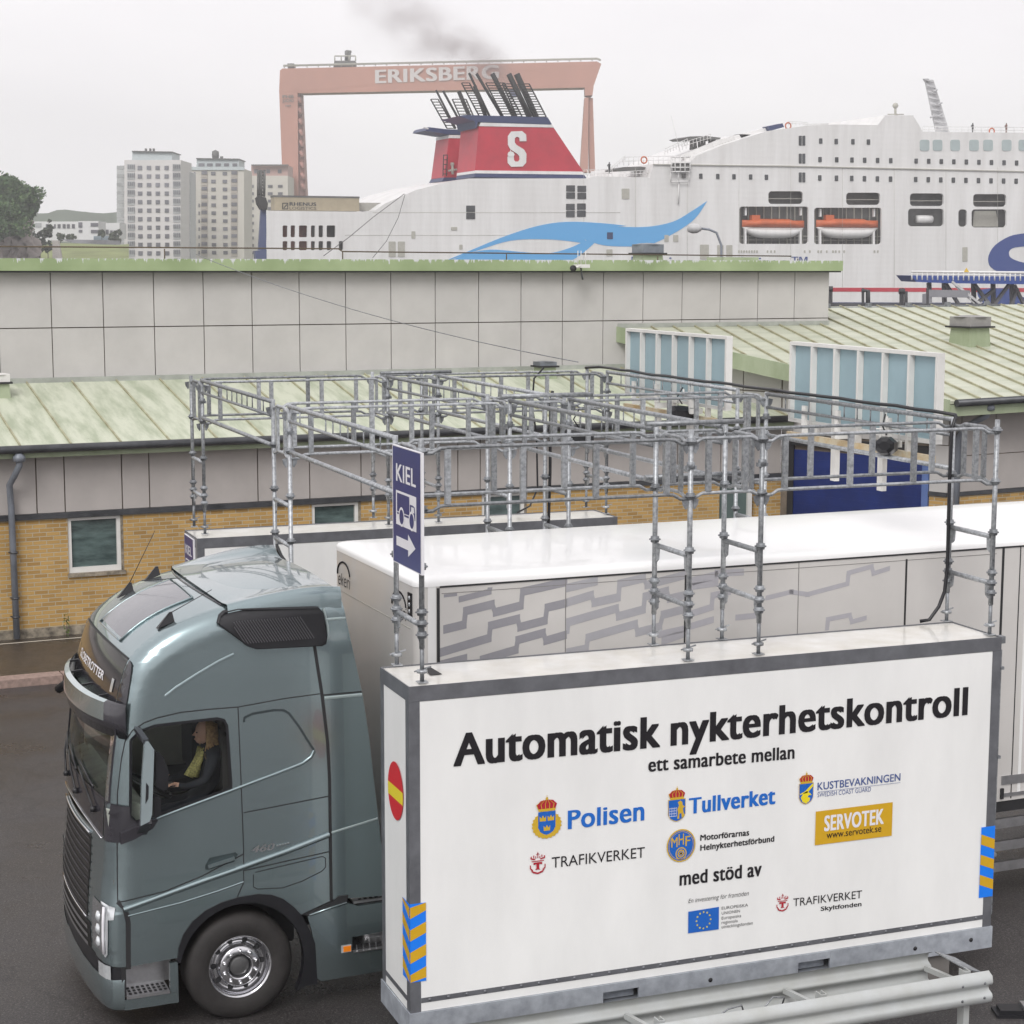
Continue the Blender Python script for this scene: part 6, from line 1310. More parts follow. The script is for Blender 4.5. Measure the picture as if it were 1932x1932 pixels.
# doors: seams, window frames, handle
door_top = [(-2.876,1.306),(-2.868,1.6),(-2.858,2.0),(-2.845,2.3),(-2.80,2.62),(-2.765,2.78),(-2.70,2.88),(-2.60,2.94),(-2.48,2.975),(-2.264,3.006),(-2.0,3.01),(-1.733,3.006)]
for far in (False, True):
    m_ = MB(); strip(m_, door_top, .010, far=far); strip(m_, [(-1.733,3.006),(-1.72,2.3),(-1.708,1.659),(-1.713,1.335),(-1.783,1.19)], .009, far=far)
    strip(m_, [(-1.733,3.006),(-1.3,3.045),(-.935,3.06)], .009, far=far)
    strip(m_, [(-1.70,2.005),(-.875,2.07)], .009, far=far); strip(m_, [(-1.705,1.45),(-1.3,1.49),(-.87,1.53)], .009, far=far)
    strip(m_, [(-2.876,1.306),(-2.815,1.24),(-2.79,1.10),(-2.80,.66)], .045, far=far); strip(m_, [(-2.868,1.30),(-2.45,1.35),(-2.1,1.45),(-1.71,1.61)], .010, far=far)
    m_.build('panel_gap', M['seam'], trk)
    m_ = MB(); strip(m_, seam, .030, .004, far=far); m_.build('panel_gap', M['seam'], trk)
    m_ = MB(); strip(m_, [(-2.525,2.045),(-2.284,2.11),(-1.822,2.232),(-1.688,2.268),(-1.4,2.345),(-1.13,2.42),(-1.05,2.47),(-1.02,2.53)], .020, .002, lip=.022, far=far); m_.build('belt_crease', M['paint'], trk)
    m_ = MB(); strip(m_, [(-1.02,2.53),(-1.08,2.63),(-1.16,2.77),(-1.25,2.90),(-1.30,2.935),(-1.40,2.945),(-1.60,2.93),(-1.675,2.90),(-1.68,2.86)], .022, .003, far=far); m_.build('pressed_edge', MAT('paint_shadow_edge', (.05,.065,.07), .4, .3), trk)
    m_ = MB(); strip(m_, [(-2.83,1.235),(-2.5,1.315),(-2.1,1.41),(-1.719,1.495),(-1.3,1.595),(-.885,1.705)], .036, .002, lip=.042, far=far); m_.build('lower_crease', M['paint'], trk)
    m_ = MB(); strip(m_, [(-2.79,1.165),(-2.3,1.225),(-1.95,1.29),(-1.713,1.345)], .012, .002, lip=.006, far=far); m_.build('lower_crease', M['paint'], trk)
    m_ = MB(); strip(m_, [(-1.62,1.40),(-1.62,1.28),(-1.58,1.255),(-1.34,1.235),(-1.15,1.275),(-.96,1.345),(-.92,1.38),(-.92,1.47),(-.95,1.49),(-1.6,1.42)], .007, .003, far=far); m_.build('locker_outline', M['seam'], trk)
    m_ = MB(); strip(m_, [(-2.83,2.775),(-2.86,2.60)] if 0 else [(-2.40,3.17),(-2.3,3.24),(-2.1,3.35),(-1.9,3.45),(-1.76,3.505)], .02, .001, lip=.003, far=far); m_.build('shoulder_crease', M['paint'], trk)
    g = MB(); v0 = .035
    g.prism([Vector((u, (W_-v0) if far else v0, z)) for u, z in WIN], (0,0,0)); g.build('side_window', M['glass_side'], trk)
    m_ = MB(); wpts = WIN+[WIN[0]]; strip(m_, wpts, .026, .003, far=far); m_.build('window_rubber', M['black'], trk)
    # dark corner panels: next to the windscreen, under it, and beside the roof light panel
    m_ = MB(); sidep(m_, prz(2.2, 2.96)+GL[::-1], -.004, far=far); m_.build('windscreen', M['glass'], trk)
    m_ = MB(); strip(m_, GL+[(-2.80,3.0)], .03, .006, far=far); m_.build('windscreen_edge', M['black_gloss'], trk)
    m_ = MB(); sidep(m_, prz(1.84, 2.2)+[(-2.855,2.2),(-2.75,2.185),(-2.745,2.08),(-2.68,2.035),(-2.535,2.052),(-2.60,1.955),(-2.70,1.90),(-2.861,1.853)], .022, far=far); m_.build('corner_panel', M['black_gloss'], trk)
    m_ = MB(); sidep(m_, prz(2.92, 3.49)+[(-2.675,3.46),(-2.685,3.40),(-2.715,3.25),(-2.745,3.10),(-2.80,2.92)], .014, far=far); m_.build('roof_panel_end', M['black_gloss'], trk)
    # side air grille high on the cab
    gp = [(-1.895,3.80),(-1.87,3.858),(-1.83,3.885),(-1.70,3.905),(-.96,3.872),(-.925,3.83),(-.895,3.60),(-.905,3.545),(-.94,3.53),(-1.56,3.55),(-1.63,3.58),(-1.68,3.625)]
    m_ = MB(); sidep(m_, gp, .045, far=far); strip(m_, gp+[gp[0]], .03, .03, far=far, lip=.04); m_.build('air_grille', M['black'], trk)
    m_ = MB()
    for k in range(26):
        u = -1.66+k*.026; a = (u+.0, 3.60); b = (u-.13, 3.81)
        if b[0] < -1.76: b = (-1.76, 3.60+(3.81-3.60)*(u+1.76)/.13)
        m_.beam(Vector((a[0], (W_-(side_v(*a)-.052)) if far else side_v(*a)-.052, a[1])), Vector((b[0], (W_-(side_v(*b)-.052)) if far else side_v(*b)-.052, b[1])), .008, .012, (0,1,0))
    m_.build('grille_slats', M['slat'], trk)
    # rear side fairing
    fp = [(-.990,3.985),(-.72,3.985),(-.681,3.753),(-.60,3.35),(-.532,3.013),(-.475,2.6),(-.434,2.195),(-.385,1.75),(-.352,1.436),(-.34,1.02),(-.855,1.055)]+seam[::-1][1:]
    m_ = MB(); sidep(m_, fp, -.004, far=far); m_.build('side_fairing', M['paint'], trk, angle=50)
    m_ = MB(); strip(m_, [(-.975,3.745),(-.86,3.762),(-.69,3.762)], .016, .0, lip=.012, far=far); strip(m_, [(-.99,3.535),(-.89,3.545),(-.862,3.60),(-.87,3.70),(-.905,3.86)], .016, .0, lip=.014, far=far); strip(m_, [(-.91,3.02),(-.54,3.02)], .020, .0, lip=.012, far=far); strip(m_, [(-.86,1.715),(-.40,1.80)], .014, .0, lip=.008, far=far); m_.build('fairing_edge', MAT('fairing_edge', (.42,.50,.50), .3, .5), trk)
    m_ = MB(); strip(m_, [(-.91,3.043),(-.54,3.043)], .012, .002, far=far); m_.build('panel_gap', M['seam'], trk)
# near door handle
m_ = MB(); hp = [TL(z2(*p)) for p in ((838,812),(862,770),(1008,738),(1022,750),(1000,792),(850,838),(838,832))]
m2 = MB(); m2.prism([Vector((u, .0-.002, z)) for u, z in hp], (0,0,0)); hd = m2.build('door_handle', MAT('handle_recess', (.06,.08,.085), .35, .5), trk)
m_ = MB(); a, b = TL(z2(850,815)), TL(z2(1000,765)); m_.beam(Vector((a[0],-.022,a[1])), Vector((b[0],-.022,b[1])), .035, .03, (0,1,0)); m_.build('grip', M['paint'], hd)
# engine output lettering on the door side
m_ = MB(); a, b = TL(z2(1095,742)), TL(z2(1222,722)); lettering(m_, '460', Vector((a[0],-.006,a[1])), Vector((b[0]-a[0],0,b[1]-a[1])).normalized(), EZ, b[0]-a[0], .062, .02, 0, .35)
a, b = TL(z2(1240,700)), TL(z2(1315,683)); 
for k in range(5): m_.beam(Vector((a[0]+(b[0]-a[0])*k/5,-.005,a[1]+(b[1]-a[1])*k/5)), Vector((a[0]+(b[0]-a[0])*(k+.75)/5,-.005,a[1]+(b[1]-a[1])*(k+.75)/5)), .006, .022, (0,1,0))
m_.build('output_badge', M['alu'], trk)
# windscreen, dark panels and cross pieces of the front
m_ = MB(); fpatch(m_, s_z(2.19), s_z(3.02), off=-.004); m_.build('windscreen', M['glass'], trk)
m_ = MB(); fpatch(m_, s_z(2.17), s_z(2.225), off=.002, ns=2); m_.build('windscreen_edge', M['black_gloss'], trk)
def lo_black(v): t = (v-W_/2)/(W_/2-RV); return s_z(1.93-.09*t*t)
m_ = MB(); fpatch(m_, lo_black, s_z(2.2), off=.004); m_.build('black_cowl', M['black_gloss'], trk)
m_ = MB(); fpatch(m_, s_z(3.0), s_z(3.49), off=.003, ns=8); m_.build('roof_light_panel', M['black_gloss'], trk)
m_ = MB(); fpatch(m_, s_z(3.485), s_z(3.50), off=.006, ns=2); m_.build('panel_gap', M['seam'], trk)
# name across the light panel
v_, f_ = text_mesh('GLOBETROTTER', .02); x0 = min(p.x for p in v_); x1 = max(p.x for p in v_)
m_ = MB(); m_.add([FS(s_z(3.205+p.y*.105), 1.86-(p.x-x0)/(x1-x0)*1.22, .007) for p in v_], f_); m_.build('name_lettering', M['sign_white'], trk)
for v in (.34, 2.10): m_ = MB(); rows_ = [[FS(s_z(3.16+.12*a), v+.06*b, .012) for a in (0,.5,1)] for b in (0,.5,1)]; m_.grid(rows_); m_.build('roof_lamp', M['lens'], trk)
# grille
m_ = MB(); fpatch(m_, s_z(1.0), s_z(1.80), .58, 1.92, off=.004, nv=16); m_.build('grille', M['rubber'], trk)
for k in range(10): m_ = MB(); fpatch(m_, s_z(1.03+k*.078), s_z(1.05+k*.078), .58, 1.92, off=.016, nv=16, ns=1); fpatch(m_, s_z(1.05+k*.078), s_z(1.052+k*.078), .58, 1.92, off=.010, nv=16, ns=1); m_.build('grille_bar', M['black_gloss'], trk)
m_ = MB(); fpatch(m_, s_z(.72), s_z(.97), .50, 2.0, off=.004, nv=16); m_.build('grille', M['rubber'], trk)
for k in range(3): m_ = MB(); fpatch(m_, s_z(.75+k*.08), s_z(.785+k*.08), .50, 2.0, off=.03, nv=16, ns=1); m_.build('grille_bar', M['alu'], trk)
m_ = MB(); m_.tube([FS(s_z(1.80), v, .012) for v in [.58+1.34*k/12 for k in range(13)]], .012, 6); m_.tube([FS(s_z(1.0), v, .012) for v in [.58+1.34*k/12 for k in range(13)]], .010, 6); m_.tube([FS(s_z(1.93-.09*((v-1.25)/1.03)**2), v, .010) for v in [.24+2.02*k/16 for k in range(17)]], .007, 6); m_.build('chrome_strip', M['chrome'], trk)
# wipers
m_ = MB()
for v0_, v1_ in ((.45,1.05),(1.1,1.7),(1.75,2.2)): m_.tube([FS(s_z(2.08), v0_, .03), FS(s_z(2.24), (v0_+v1_)/2, .035), FS(s_z(2.30), v1_, .02)], .011, 6); m_.tube([FS(s_z(2.25), v0_+.05, .015), FS(s_z(2.36), v1_, .015)], .012, 6)
for v0_ in (.45, 1.1, 1.75): m_.lathe([(0,-.02),(.03,-.01),(.03,.03),(0,.04)], FS(s_z(2.06), v0_, .015), (-1,0,.2), 10)
m_.build('wiper', M['black'], trk)
# sun visor: curved band standing off the top of the windscreen
def vis(v, a):   # a: 0 inner top .. 1 outer lip .. 2 bottom
    t = (v-W_/2)/(W_/2); k = 1-abs(t)**2.4
    z = {0: 3.12, 1: 3.10, 2: 2.93, 3: 2.80, 4: 2.84}[a]-.10*(1-k)*0; bu = {0: .07, 1: .12, 2: .135, 3: .10, 4: .07}[a]
    u, _, n = P_at(s_z(2.98)); base = -2.86
    return Vector((base+.12*abs(t)**2.4-.07*(1-t*t)-bu*max(.10, k**.5), v, z))
vv = [.01+2.48*(.5-.5*math.cos(PI*k/28)) for k in range(29)]
m_ = MB(); m_.grid([[vis(v,0), vis(v,1), vis(v,2)] for v in vv if .28 < v < 2.22]); vi = m_.build('sun_visor', MAT('visor_silver', (.46,.54,.545), .22, .75, var=.05, coat=1), trk, angle=40)
m_ = MB(); m_.grid([[vis(v,0), vis(v,1), vis(v,2)] for v in vv if v < .34]); m_.grid([[vis(v,0), vis(v,1), vis(v,2)] for v in vv if v > 2.16]); m_.build('visor_end', M['black_gloss'], vi)
m_ = MB(); m_.grid([[vis(v,2), vis(v,3), vis(v,4)] for v in vv]); m_.build('visor_glass', M['black_gloss'], vi)
m_ = MB()
for v in (.45, .95, 1.55, 2.05): a = vis(v, 0); m_.beam(a, Vector((a.x+.22, v, a.z+.02)), .02, .02)
m_.build('visor_strut', M['black'], vi)
# roof hatch, antennas, joint and air deflector
m_ = MB(); fpatch(m_, s_u(-2.62), s_u(-2.0), .62, 1.50, off=.014, nv=10, ns=10); m_.build('roof_hatch', MAT('tinted_hatch', (.14,.14,.155), .22, var=.05, coat=.6), trk)
m_ = MB()
for v in (.61, 1.51): m_.tube([FS(s_u(-2.64+.66*k/8), v, .010) for k in range(9)], .010, 6)
for u in (-2.64, -1.98): m_.tube([FS(s_u(u), .61+.9*k/8, .010) for k in range(9)], .008, 6)
m_.build('hatch_frame', M['paint'], trk)
def antenna(u, v, wx=None):
    c = FS(s_u(u), v, .0) if v > RV else Vector((u, v, 0)); m_ = MB()
    m_.add([c+Vector(p) for p in ((-.09,-.028,-.03),(.07,-.028,.03),(.07,.028,.03),(-.09,.028,-.03),(.03,-.006,.115),(.055,-.006,.115),(.055,.006,.115),(.03,.006,.115))], [(0,1,5,4),(1,2,6,5),(2,3,7,6),(3,0,4,7),(4,5,6,7)]); o = m_.build('antenna', M['black'], trk)
    if wx: m_ = MB(); m_.tube([c+Vector((.03,0,.10)), c+Vector(wx)], [.0045,.003], 5); m_.build('whip', M['black'], o)
antenna(-2.32, .26, (.42,-.03,.30)); antenna(-2.36, 1.82, (.30,.0,.62)); antenna(-2.05, 2.12)
m_ = MB(); m_.tube([FS(s_u(-2.2),1.78,.06), FS(s_u(-1.9),1.2,.05)], .004, 5); m_.build('whip', M['black'], trk)
m_ = MB(); m_.tube([FS(s_u(-1.80-.10*(1-((v-1.25)/1.03)**2)+.04), v, .008) for v in [.22+2.06*k/12 for k in range(13)]], .012, 6)
m_.tube([FS(s_u(-1.86-.10*(1-((v-1.25)/1.03)**2)+.04), v, .004) for v in [.22+2.06*k/12 for k in range(13)]], .010, 6); m_.build('roof_rail', M['black_gloss'], trk)
m_ = MB(); rows_ = []
for i in range(25):
    v = .10+2.30*i/24; t = (v-1.25)/1.15; r = []
    for k in range(13):
        s = k/12; u = -1.80-.10*(1-t*t)+s*(1.08+.10*(1-t*t)); p = FS(s_u(min(u, -.72)), max(RV, min(W_-RV, v)), 0)
        z = p.z+.025-.055*s*(1-t*t)+(.10 if t > 0 else .035)*s*max(0, (abs(t)-.72)/.28)**1.6-.03*math.sin(PI*s)*(1-t*t)
        r.append(Vector((u, v, z)))
    rows_.append(r)
for sgn, e in ((1, rows_[0]), (-1, rows_[-1])):
    extra_ = [[Vector((p.x, p.y-sgn*dv, p.z-dz if dz < .5 else 3.80)) for p in e] for dv, dz in ((.02,.006),(.038,.03),(.05,.08),(.052,1))]
    if sgn == 1: rows_ = extra_[::-1]+rows_
    else: rows_ = rows_+extra_
m_.grid(rows_); m_.build('air_deflector', M['paint'], trk)
m_ = MB(); rows_ = [[Vector((-.72,v,z)) for z in (3.2, 4.0)] for v in (.12, 2.38)]; m_.grid(rows_); 
m_.prism([Vector((-.70,2.06,3.98)), Vector((-.70,2.25,4.03)), Vector((-.70,2.42,4.12)), Vector((-.66,2.44,3.95)), Vector((-.64,2.40,3.78)), Vector((-.66,2.2,3.82))], (.03,0,0), 0); m_.build('deflector_end', [M['seam'], M['paint']], trk)
# cab rear wall and interior
m_ = MB(); m_.box((-.93,.06,1.1),(-.90,2.44,3.95)); m_.build('rear_wall', M['paint'], trk)
intm = MAT('cab_interior', (.17,.165,.15), .8, var=.2); intl = MAT('cab_trim_light', (.42,.41,.37), .7, var=.1)
m_ = MB(); m_.box((-2.9,.06,1.45),(-.94,2.44,1.5)); m_.box((-1.62,.06,1.5),(-1.58,2.44,3.3)); m_.box((-2.75,.08,3.08),(-1.0,2.42,3.10)); m_.build('cab_interior', intm, trk)
m_ = MB(); m_.prism([Vector((u,.12,z)) for u, z in ((-2.90,1.5),(-2.93,2.14),(-2.70,2.20),(-2.56,2.12),(-2.50,1.9),(-2.6,1.5))], (0,2.26,0)); m_.build('dashboard', MAT('dashboard_grey', (.46,.48,.43), .7, var=.25, scale=6), trk)
m_ = MB(); m_.prism([Vector((u,2.30,z)) for u, z in ((-2.7,1.5),(-2.75,2.25),(-1.75,2.35),(-1.7,1.5))], (0,.08,0)); m_.build('door_trim', intl, trk)
m_ = MB(); ring = []
cS = Vector((-2.44,.62,2.18)); ax = Vector((.50,0,.86)).normalized(); x_ = ax.cross(EY).normalized()
for i in range(29): a = 2*PI*i/28; ctr = cS+x_*(math.cos(a)*.22)+EY*(math.sin(a)*.22); rd = (ctr-cS).normalized(); ring.append([ctr+rd*math.cos(b)*.017+ax*math.sin(b)*.017 for b in [2*PI*q/7 for q in range(7)]])
m_.grid(ring, closed=True); m_.tube([cS+x_*.2, cS-x_*.2], .02, 6); m_.tube([cS+EY*.2, cS-EY*.2], .02, 6); m_.tube([cS, cS-ax*.3], .04, 8); m_.build('steering_wheel', M['black'], trk)
def rbox(m_, a, b, r=.06, n=4):
    pts = []
    for cx, cz, a0 in ((b[0]-r, b[2]-r, 0), (a[0]+r, b[2]-r, 90), (a[0]+r, a[2]+r, 180), (b[0]-r, a[2]+r, 270)):
        for k in range(n+1): q = R_(a0+90*k/n); pts.append(Vector((cx+math.cos(q)*r, a[1], cz+math.sin(q)*r)))
    m_.prism(pts, (0, b[1]-a[1], 0))
m_ = MB(); rbox(m_, (-2.15,.36,1.78), (-1.66,.84,1.93)); rbox(m_, (-1.80,.37,1.93), (-1.63,.83,2.66), .07); m_.box((-2.0,.45,1.5),(-1.75,.75,1.78)); rbox(m_, (-1.78,.47,2.66), (-1.66,.73,2.86), .05); m_.build('driver_seat', MAT('seat_cloth', (.05,.045,.045), .9), trk)
m_ = MB(); rbox(m_, (-2.15,1.66,1.78), (-1.66,2.14,1.93)); rbox(m_, (-1.80,1.67,1.93), (-1.63,2.13,2.66), .07); m_.build('passenger_seat', M['jacket'], trk)
# mirror on the near side
mpts = [TL(z1(*p), -.22) for p in ((500,1290),(515,1290),(546,1335),(534,1700),(520,1740),(470,1765),(478,1500),(492,1310))]
m_ = MB(); m_.prism([Vector((u,-.25,z)) for u, z in mpts], (0,.05,0)); mir = m_.build('mirror', MAT('mirror_shell', (.42,.50,.52), .25, .5, var=.05, coat=.5), trk)
q = [TL(z1(*p), -.22) for p in ((500,1520),(514,1540),(512,1610),(496,1640))]; m_ = MB(); m_.prism([Vector((u,-.254,z)) for u, z in q], (0,.002,0)); m_.build('mirror_slot', M['black'], mir)
m_ = MB(); a = [TL(z1(*p), -.1) for p in ((546,1335),(590,1370),(620,1450),(615,1540),(590,1555),(545,1530))]; m_.prism([Vector((u,-.20,z)) for u, z in a], (0,.16,0)); b = [TL(z1(*p), -.1) for p in ((535,1590),(575,1600),(575,1680),(545,1715),(532,1700))]; m_.prism([Vector((u,-.20,z)) for u, z in b], (0,.14,0)); m_.build('mirror_housing', M['black'], mir)
m_ = MB(); a = TL(z1(455,1225), -.02); b = TL(z1(500,1290), -.2); m_.beam((a[0],.02,a[1]), (b[0],-.22,b[1]), .05, .04); a = TL(z1(470,1800), -.0); b = TL(z1(500,1740), -.2); m_.prism([Vector((u,-.02,z)) for u, z in [TL(z1(*p)) for p in ((440,1760),(560,1725),(530,1770),(430,1830),(350,1860),(350,1800))]], (0,-.07,0)); m_.beam((a[0],-.03,a[1]), (b[0],-.22,b[1]), .10, .06); m_.build('mirror_arm', M['black_gloss'], mir)
# far mirror arm seen left of the visor
m_ = MB(); a = TL(z1(70,950), 2.75); b = TL(z1(5,1000), 2.85); m_.tube([(a[0]+.12,2.55,a[1]+.03),(a[0],2.75,a[1]),(b[0],2.85,b[1])], [.03,.05,.045], 8); m_.build('front_mirror', M['black'], trk)
# headlight, bumper, step
hl = [TL(z2(*p)) for p in ((186,1075),(215,1050),(325,1058),(330,1130),(262,1140),(262,1330),(250,1362),(195,1340),(190,1140))]
m_ = MB()
for far in (False, True): m_.add([], []); sidep(m_, [(-2.998,1.27),(-2.90,1.25),(-2.92,1.14),(-2.965,1.13),(-2.975,.80),(-2.99,.765),(-3.008,.80)], .006, far=far)
m_.build('headlight_side', M['lens'], trk)
for v0_, v1_ in ((.08,.42),(2.08,2.42)):
    m_ = MB(); rows_ = []
    for i in range(9):
        v = v0_+(v1_-v0_)*i/8; r = []
        for z in (.80,.92,1.04,1.16,1.25): p = FS(s_z(z), min(max(v, RV), W_-RV), .006); p.y = v; e_ = min(v, W_-v); p.x += .14*(1-math.sqrt(max(0, 1-(1-e_/RV)**2))) if e_ < RV else 0; r.append(p)
        rows_.append(r)
    m_.grid(rows_); hl_ = m_.build('headlight', MAT('headlight_bowl', (.48,.49,.51), .12, .7, var=.3, scale=30, coat=1), trk)
    for z in (.87, .99, 1.11) if v0_ < 1 else ():
        p = FS(s_z(z), RV, .0); p.y = (v0_+v1_)/2; m_ = MB(); m_.lathe([(.055,-.01),(.05,.012),(.02,.026),(0,.028)], p+Vector((-.005,0,0)), (-1,0,0), 14); m_.build('lamp', M['lens'], hl_)
    if v0_ > 1: continue
    m_ = MB(); yy0 = .10 if v0_ < 1 else 2.38; m_.tube([FS(s_z(z), RV, .01)*Vector((1,0,1))+Vector((.022,yy0,0)) for z in (.80,.95,1.1,1.24)], .014, 6); m_.build('running_light', M['sign_white'], hl_)
plan = [(-2.345,0),(-2.60,-.005),(-2.84,.0),(-2.94,.03),(-2.99,.10),(-3.025,.22),(-3.06,.45),(-3.09,.8),(-3.10,1.25)]
plan = plan+[(u, W_-v) for u, v in plan[::-1][1:]]
def pl_u(v):
    for (u0, v0), (u1, v1) in zip(plan, plan[1:]):
        if v0 <= v <= v1 and v1 > v0: return u0+(u1-u0)*(v-v0)/(v1-v0)
    return -2.9
def bump(u, z):
    k = {0:.93, 1:.985, 2:1., 3:.99, 4:.97}[z]; return k
m_ = MB(); rows_ = []
for u, v in plan[2:-2]:
    cx, cv = -2.4, 1.25; r = []
    for z, k in ((.27,.965),(.30,.985),(.36,1.0),(.44,1.0),(.52,.998),(.56,.985)): r.append(Vector((cx+(u-cx)*k, cv+(v-cv)*(1-(1-k)*.4), z)))
    rows_.append(r)
m_.grid(rows_); 
for vs0 in (0, W_): 
    s = 1 if vs0 == 0 else -1
    m_.box((-2.84, min(vs0, vs0+s*.03), .27), (-2.345, max(vs0, vs0+s*.03), .37)); m_.box((-2.42, min(vs0, vs0+s*.05), .372), (-2.345, max(vs0, vs0+s*.05), .66))
m_.build('bumper', M['paint'], trk, angle=35)
m_ = MB(); rows_ = []
for u, v in plan[2:-2]: rows_.append([Vector((-2.4+(u+2.4)*.975, 1.25+(v-1.25)*.985, z)) for z in (.55,.72)])
m_.grid(rows_); m_.build('bumper_recess', M['black'], trk)
for vs0 in (.05, 2.25): m_ = MB(); rows_ = [[Vector((-3.085+.0*v, vs0+v, z)) if vs0 > 1 else Vector((-3.12+.45*max(0,.22-(vs0+v)), vs0+v, z)) for z in (.56,.69)] for v in (0,.05,.1,.15,.2)]; rows_ = [[Vector((-2.4+(pl_u(p.y)+2.4)*.985-.006, p.y, p.z)) for p in r] for r in rows_]; m_.grid(rows_); m_.build('fog_lamp', M['lens'], trk)
for vs0, s in ((0,1),(W_,-1)):
    m_ = MB(); y0, y1 = sorted((vs0-s*.01, vs0+s*.26)); m_.box((-2.82,y0,.375),(-2.425,y1,.40))
    for k in range(8):
        for j in range(3): m_.box((-2.79+k*.046, sorted((vs0+s*(.03+j*.07), vs0+s*(.07+j*.07)))[0], .4005), (-2.765+k*.046, sorted((vs0+s*(.03+j*.07), vs0+s*(.07+j*.07)))[1], .404), 1)
    m_.build('step', [M['alu'], M['seam']], trk)
    m_ = MB(); y0, y1 = sorted((vs0+s*.26, vs0+s*.28)); m_.box((-2.82,y0,.40),(-2.36,y1,.70)); m_.build('step_back', M['alu'], trk)
    m_ = MB(); y0, y1 = sorted((vs0+s*.01, vs0+s*.26)); m_.box((-2.86,y0,.40),(-2.82,y1,.70)); m_.build('step_side', M['seam'], trk)
# wheel arch trim, wheel house, front wheels
for far in (False, True):
    vo = W_+.012 if far else -.012; m_ = MB(); inner = [(-1.74+math.cos(R_(a))*.595, .52+math.sin(R_(a))*.62) for a in range(168, -31, -9)]
    ringp = [(-2.352,.66)]+arch+[(-1.09,.80),(-1.035,.65),(-1.018,.245),(-1.124,.244)]+inner[::-1]
    m_.prism([Vector((u, vo, z)) for u, z in ringp], (0, -.09 if far else .09, 0)); m_.build('wheel_arch', M['black'], trk)
m_ = MB(); m_.box((-2.34,.42,.55),(-1.12,2.08,1.5)); m_.box((-2.34,.02,1.22),(-1.12,2.48,1.24)); m_.box((-2.45,.30,.5),(-2.36,2.2,1.0)); m_.build('wheel_house', M['seam'], trk)
def wheel(par, u, v, z, R, s, w_=.30):
    """s = -1: outer face towards v = 0"""
    t = MB(); pr_ = [(R*.56, 0),(R*.60,-.012),(R*.70,-.030),(R*.84,-.030),(R*.93,-.012),(R*.975,.012),(R,.05),(R,w_-.05),(R*.975,w_-.012),(R*.9,w_),(R*.56,w_)]
    t.lathe([(a, b*-s) for a, b in pr_], (u, v, z), (0,1,0) , 48); wo = t.build('wheel', M['rubber'], par)
    r = MB(); r.lathe([(a*R, b*-s) for a, b in ((.585,-.012),(.575,-.014),(.545,.008),(.53,.03),(.515,.085),(.42,.095),(.395,.080),(.375,.012),(.345,.004),(.26,.004),(.235,.0),(.215,.02),(.21,.10),(.0,.10))], (u, v, z), (0,1,0), 48); r.build('rim', M['chrome'], wo)
    h = MB(); h.lathe([(.19*R,.09*-s),(.185*R,.035*-s),(.13*R,.02*-s),(.0,.018*-s)], (u,v,z), (0,1,0), 24); h.build('hub', MAT('hub_grey', (.12,.12,.12), .5, .5), wo)
    for k in range(10):
        a = 2*PI*(k+.5)/10; c = Vector((u+math.cos(a)*R*.305, v, z+math.sin(a)*R*.305)); n_ = MB(); n_.lathe([(.018,.004*-s),(.018,-.012*-s),(.013,-.028*-s),(.0,-.032*-s)], c, (0,1,0), 10); n_.build('wheel_nut', M['chrome'], wo)
        a = 2*PI*k/10; c = Vector((u+math.cos(a)*R*.455, v, z+math.sin(a)*R*.455)); n_ = MB(); n_.lathe([(.026,.086*-s),(.0,.085*-s)], c, (0,1,0), 12); n_.build('rim_hole', M['seam'], wo)
    return wo
RW = .515
wheel(trk, -1.75, .045, RW-.006, RW, -1); wheel(trk, -1.75, W_-.045, RW-.006, RW, 1)
for u in (1.55,): wheel(trk, u, .06, RW-.006, RW, -1, .6); wheel(trk, u, W_-.06, RW-.006, RW, 1, .6)
# chassis, side skirt behind the wheel, tread plates, amber lamp
m_ = MB(); m_.box((-2.9,.75,.55),(2.3,.85,.85)); m_.box((-2.9,1.65,.55),(2.3,1.75,.85)); m_.box((-2.6,.9,.35),(-1.0,1.6,1.3)); m_.box((.7,.6,.9),(2.2,1.9,1.12)); m_.build('chassis', M['seam'], trk)
sk = [(-1.105,.925),(-.90,.965),(-.71,1.000),(-.60,.955),(.75,.965),(.75,.30),(-.2,.275),(-.98,.265),(-1.018,.30),(-1.03,.60),(-1.07,.80)]
hole_ = [TL(z2(*p)) for p in ((1682,1230),(1830,1215))]; h0 = hole_[0]
m_ = MB(); m_.prism([Vector((u,-.005,z)) for u, z in sk], (0,.04,0), holes=[[Vector((u,-.005,z)) for u, z in ((-.665,.655),(-.665,.50),(.05,.50),(.05,.69))]]); m_.build('side_skirt', M['paint'], trk)
m_ = MB(); m_.prism([Vector((u,W_+.005,z)) for u, z in sk], (0,-.04,0)); m_.build('side_skirt', M['paint'], trk)
m_ = MB(); m_.tube([(-1.09,-.012,.935),(-.9,-.012,.975),(-.72,-.012,1.01)], .012, 6); m_.build('skirt_edge', M['paint'], trk)
m_ = MB(); m_.box((-.70,.03,.50),(.1,.45,.52)); m_.box((-.70,.45,.4),(.1,.47,.8)); m_.lathe([(0,0),(.16,.03),(.18,.1),(.18,.9)], (-.55,.28,.60), (1,0,0), 16, 1); m_.build('tank', [M['seam'], M['alu']], trk)
m_ = MB(); m_.box((-.655,-.02,.50),(.04,.16,.512))
for k in range(10): m_.beam((-.62+k*.065,-.01,.516), (-.58+k*.065,.13,.516), .012, .01)
m_.build('tread_plate', M['alu'], trk)
